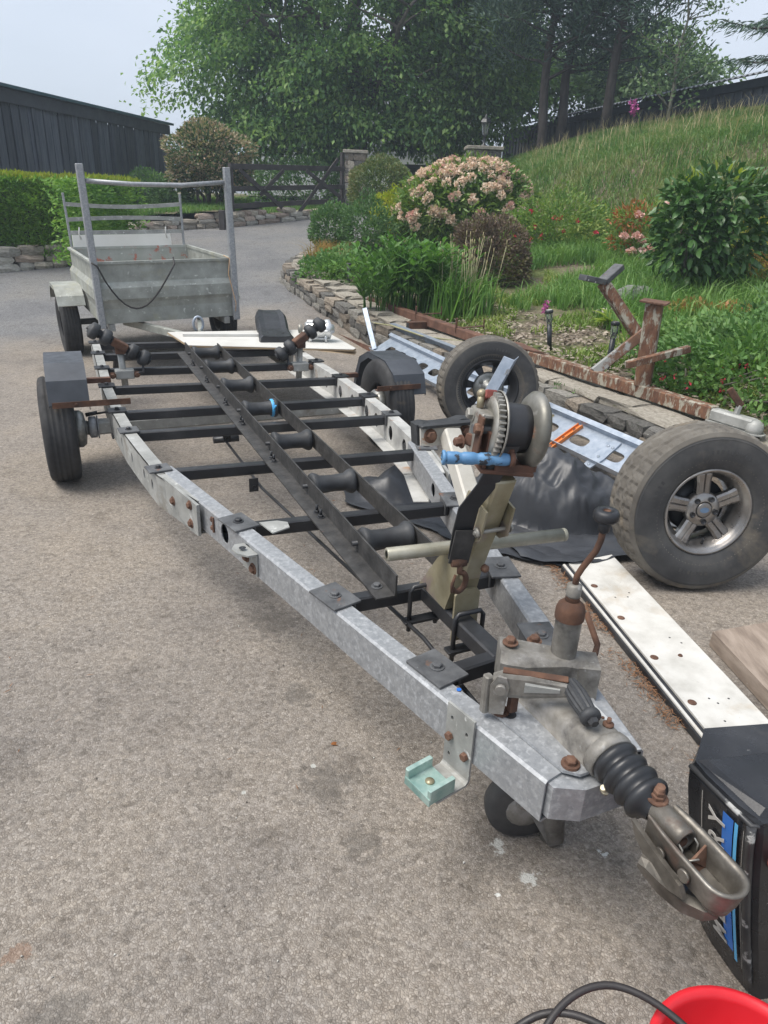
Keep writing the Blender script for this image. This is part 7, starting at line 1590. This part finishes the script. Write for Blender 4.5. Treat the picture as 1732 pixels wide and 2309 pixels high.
# ------------------------------------------------------------------ red tub and black hoses at the lower edge
tub = thing('red_tub', 'red plastic tub at the bottom right corner of the driveway', 'tub', (.6, .648, 0)); mb = MB()
mb.lathe([(.001, .004), (.11, .004), (.116, .03), (.138, .25), (.142, .262), (.15, .264), (.153, .27), (.151, .276), (.14, .278), (.134, .262), (.112, .034), (.001, .012)], n=48); tb2 = obj('bowl', mb, M['red'], tub)
mb = MB(); mb.box((.128, .1, .268), (.05, .03, .018), Matrix.Rotation(.7, 3, 'Z'), .004); obj('lug', mb, M['red'], tub)
h1 = [(.24, .62, .18), (.285, .70, .265), (.345, .755, .295), (.42, .772, .305), (.5, .735, .3), (.575, .66, .27), (.62, .58, .18), (.62, .54, .03)]
h2 = [(.22, .70, .21), (.275, .735, .265), (.345, .735, .285), (.425, .695, .288), (.505, .63, .28), (.56, .56, .2), (.57, .54, .03)]
def smooth(P, n=6):
    P = [Vector(p) for p in P]; out = []
    for i in range(len(P)-1):
        p0, p1, p2, p3 = P[max(0, i-1)], P[i], P[i+1], P[min(len(P)-1, i+2)]
        for k in range(n):
            t = k/n; out.append(.5*((2*p1)+(p2-p0)*t+(2*p0-5*p1+4*p2-p3)*t*t+(3*p1-p0-3*p2+p3)*t**3))
    return out+[P[-1]]
single('black_hose', MB().tube(smooth([(.19, .52, .01)]+h1), .0062, 10), M['hose'], 'black rubber hose looping highest over the red tub', 'hose', 'hoses looping into the red tub')
single('black_hose', MB().tube(smooth([(.16, .6, .01)]+h2), .0062, 10), M['hose'], 'black rubber hose curving lower in front of the red tub', 'hose', 'hoses looping into the red tub')
# ------------------------------------------------------------------ old rusty frame on top of the wall
fr = thing('rusty_trailer_chassis', 'old rusty trailer frame with flaking cream paint lying on the stone wall', 'trailer frame', (1.12, 5.87, .3)); OF = fr.location
def fp(name, mb, m, parent=fr, label=None): return obj(name, mb, M[m], parent, label)
P0, P1, P2, P3 = V(-.27, 8.6, .37), V(1.02, 6.08, .345), V(2.02, 4.31, .345), V(2.16, 4.06, .35)
mb = MB(); mb.beam(P0-OF, P1-OF, .085, .085, ch=.006); fp('long_beam', mb, 'rust_beam')
dd = (P2-P1).normalized(); ss_ = Vector((-dd.y, dd.x, 0)); ss_ = ss_ if ss_.x > 0 else -ss_
mb = MB(); mb.beam(P1-dd*.05-OF+V(0, 0, .004), P2-OF+V(0, 0, .004), .085, .085, ch=.006); db = fp('drawbar', mb, 'rust_paint')
mb = MB(); mb.loft([[P1-OF+dd*u+ss_*v+V(0, 0, w) for u, v in ((-.12, -.07), (.2, -.06), (.42, .0), (.2, .05), (.02, .09), (-.12, .04))] for w in (.052, .062)]); mb.loft([[P1-OF+dd*u+ss_*(-.072)+V(0, 0, w) for u, w in ((-.12, -.05), (.22, -.05), (.22, .055), (-.12, .055))], [P1-OF+dd*u+ss_*(-.06)+V(0, 0, w) for u, w in ((-.12, -.05), (.22, -.05), (.22, .055), (-.12, .055))]]); fp('gusset', mb, 'rust_beam')
mb = MB(); mb.beam(P2-dd*.03-OF, P3-OF, .075, .075, ch=.012); mb.lathe([(.02, -.04), (.048, -.038), (.052, -.02), (.045, .015), (.02, .035)], P3-OF, (0, 0, 1), 18, caps=True); mb.loft([[P3-OF+dd*u+ss_*v+V(0, 0, w) for u, v in ((-.3, -.05), (.03, -.055), (.07, -.02), (.07, .02), (.03, .055), (-.3, .05))] for w in (-.046, -.038)]); cph = fp('old_coupling', mb, 'galv_old')
q = P3-dd*.14-OF; mb = MB(); mb.beam(q+V(0, 0, .02), q+V(.012, 0, .09), .035, .025); fp('lever_pivot', mb, 'galv_old', cph)
mb = MB(); mb.beam(q+V(.02, -.005, .085), q+V(-.06, .03, .18), .03, .04, up=(0, 0, 1), ch=.006); fp('lever', mb, 'rust', cph)
# tall post with top plate and cross piece
pb_ = V(1.735, 4.835, .385)-OF; pt_ = V(1.715, 4.84, .93)-OF; mb = MB(); mb.beam(pb_, pt_, .105, .105, up=(.5, 1, 0), ch=.006); po = fp('post', mb, 'rust_paint')
RP = Matrix.Rotation(R(-28), 3, 'Z'); mb = MB(); mb.box(pt_+V(0, 0, .006), (.17, .17, .012), RP @ Matrix.Rotation(R(3), 3, 'Y'), .002); fp('top_plate', mb, 'rust_bolt', po)
mb = MB(); mb.beam(V(1.555, 4.7, .545)-OF, V(1.985, 4.80, .65)-OF, .045, .045, ch=.003); fp('cross_arm', mb, 'rust_paint', po)
# raking strut and V-shaped bow rest
mb = MB(); mb.beam(V(1.5, 5.22, .375)-OF, V(1.84, 5.25, .685)-OF, .07, .07, up=(0, -1, .3), ch=.005); sk = fp('strut', mb, 'rust_paint_grey')
mb = MB(); mb.beam(V(1.80, 5.3, .64)-OF, V(1.50, 5.36, .995)-OF, .075, .075, up=(0, -1, .3), ch=.005); rk = fp('bow_arm', mb, 'rust_paint')
for e, z in ((V(1.33, 5.28, 1.03), 0), (V(1.62, 5.42, 1.105), 0)):
    mb = MB(); mb.beam(V(1.495, 5.35, 1.0)-OF, e-OF, .09, .04, ch=.004); vr = fp('bow_rest', mb, 'plate', rk)
    for f in (.45, .8):
        mb = MB(); p = V(1.495, 5.35, .99).lerp(e, f)-OF; mb.lathe([(.0, .003), (.006, .002), (.008, 0)], p+V(0, -.046, -.005), (0, -1, .1), 8); fp('rivet', mb, 'silver', vr)
# stubs on the long beam
for f, h in ((.02, .1), (.42, .08), (.7, .09)):
    p = P0.lerp(P1, f)-OF; mb = MB(); mb.beam(p+V(-.03, -.02, .0), p+V(-.03, -.02, .04+h), .03, .02); fp('upright_lug', mb, 'rust')
for f, l in ((.45, .22), (.72, .24)):
    p = P0.lerp(P1, f)-OF; s2 = Vector((.88, .48, 0)); mb = MB(); mb.beam(p+V(0, 0, .05), p+s2*l+V(0, 0, .055), .035, .008); mb.beam(p+s2*l+V(0, 0, .03), p+s2*l+V(0, 0, .12), .03, .012); fp('flat_arm', mb, 'rust')
p = P0.lerp(P1, .5)-OF; mb = MB(); mb.beam(p+V(-.02, .0, -.03), p+V(-.22, -.1, -.03), .07, .07, ch=.004); fp('side_stub', mb, 'rust')
mb = MB(); mb.add([p+V(-.2215, -.101, -.03)+V(-.45, .9, 0)*u*.028+V(0, 0, v*.026) for u, v in ((-1, -1), (1, -1), (1, 1), (-1, 1))], [(0, 1, 2, 3)]); fp('stub_opening', mb, 'black')
# ------------------------------------------------------------------ solar garden lights
def solar(x, y, z, dx, lab, h=.3):
    t = thing('solar_light', lab, 'garden light', (x, y, z), 0, 'black solar garden lights'); tip = V(dx, 0, h); d_ = tip.normalized()
    mb = MB(); mb.tube([V(0, 0, -.05), d_*(h*.66)], .021, 12); obj('stake', mb, M['black_post'], t)
    mb = MB(); mb.lathe([(.02, h*.66), (.024, h*.68), (.03, h*.92), (.03, h*.94)], (0, 0, 0), d_, 14); obj('lens', mb, M['glass'], t)
    mb = MB(); x_ = d_.cross(V(0, 1, 0)).normalized(); y_ = d_.cross(x_)
    for k in range(4):
        a = k*math.pi/2+.3; c = x_*math.cos(a)+y_*math.sin(a); c2 = x_*math.cos(a+.7)+y_*math.sin(a+.7); mb.tube([d_*h*.66+c*.022, d_*h*.78+c2*.027, d_*h*.94+c*.031], .004, 5)
    mb.tube([d_*h*.72, d_*h*.8], .006, 6); obj('cage', mb, M['black_post'], t)
    mb = MB(); mb.lathe([(.001, h*.935), (.034, h*.94), (.036, h*.96), (.035, h), (.03, h*1.015), (.001, h*1.02)], (0, 0, 0), d_, 16); obj('cap', mb, M['black_post'], t)
    mb = MB(); mb.lathe([(.001, h*1.021), (.026, h*1.0205)], (0, 0, 0), d_, 14); obj('solar_panel', mb, M['silver'] if dx < -.02 else M['plate'], t); return t
solar(1.39, 6.27, bz(1.39, 6.27), -.055, 'black solar light leaning left behind the rusty beam', .34); solar(1.72, 5.62, bz(1.72, 5.62), 0, 'black solar light standing upright beside the rusty strut', .36); solar(-.57, 9.45, bz(-.57, 9.45), -.01, 'distant black solar light beside the ground cover at the bend', .3)
# ------------------------------------------------------------------ litter on the drive
P = []
while len(P) < 900:
    u = random.random(); q = Vector((.80, 2.85, 0)).lerp(Vector((1.03, 1.5, 0)), u)+V(-abs(random.gauss(0, .035)), random.gauss(0, .02), .004)
    if mnoise.noise(q*6) > -.15: P.append((q.x, q.y, .006+random.random()*.008))
for _ in range(700):
    q = Vector((.95, 4.3, 0)).lerp(Vector((1.3, 3.5, 0)), random.random()); P.append((q.x+random.gauss(0, .09), q.y+random.gauss(0, .09), .006))
for _ in range(500):
    s = random.random(); q = Vector((-1.3, 10.0, 0)).lerp(Vector((.3, 6.7, 0)), s); P.append((q.x-abs(random.gauss(0, .12)), q.y-abs(random.gauss(0, .06)), gz(q.x, q.y)+.006))
for _ in range(60): P.append((random.uniform(-1.3, .8), random.uniform(.9, 4), .005))
P = np.array(P); D_ = rng.normal(size=P.shape); D_[:, 2] *= .12; leaves('litter', P, D_, .026, .0035, M['needles'], None, 'stuff', flat=1.)
GV, GF = [], []
for _ in range(520):
    x, y = random.uniform(-1.9, 1.1), random.uniform(.75, 4.6); s = random.uniform(.0015, .0042); b0 = len(GV)
    for d_ in ((1, 0, .2), (-.5, .8, .3), (-.5, -.8, .2), (.1, 0, 1.1), (0, 0, -.3)): GV.append((x+d_[0]*s*random.uniform(.7, 1.3), y+d_[1]*s*random.uniform(.7, 1.3), gz(x, y)+.0015+d_[2]*s))
    GF += [(b0, b0+1, b0+3), (b0+1, b0+2, b0+3), (b0+2, b0, b0+3), (b0+1, b0, b0+4), (b0+2, b0+1, b0+4), (b0, b0+2, b0+4)]
np_mesh('grit', np.array(GV), np.array(GF), M['grit'], None, 'stuff')
lf = MB(); me_ = leaf_data(M['l_orange'], .03, .016, 3, .5); lo_ = bpy.data.objects.new('fallen_leaf', me_); COL.objects.link(lo_); tagp(lo_, 'single small orange leaf fallen on the asphalt', 'leaf'); lo_.location = (-.127, 1.645, .004); lo_.rotation_euler = (0, 0, .4)
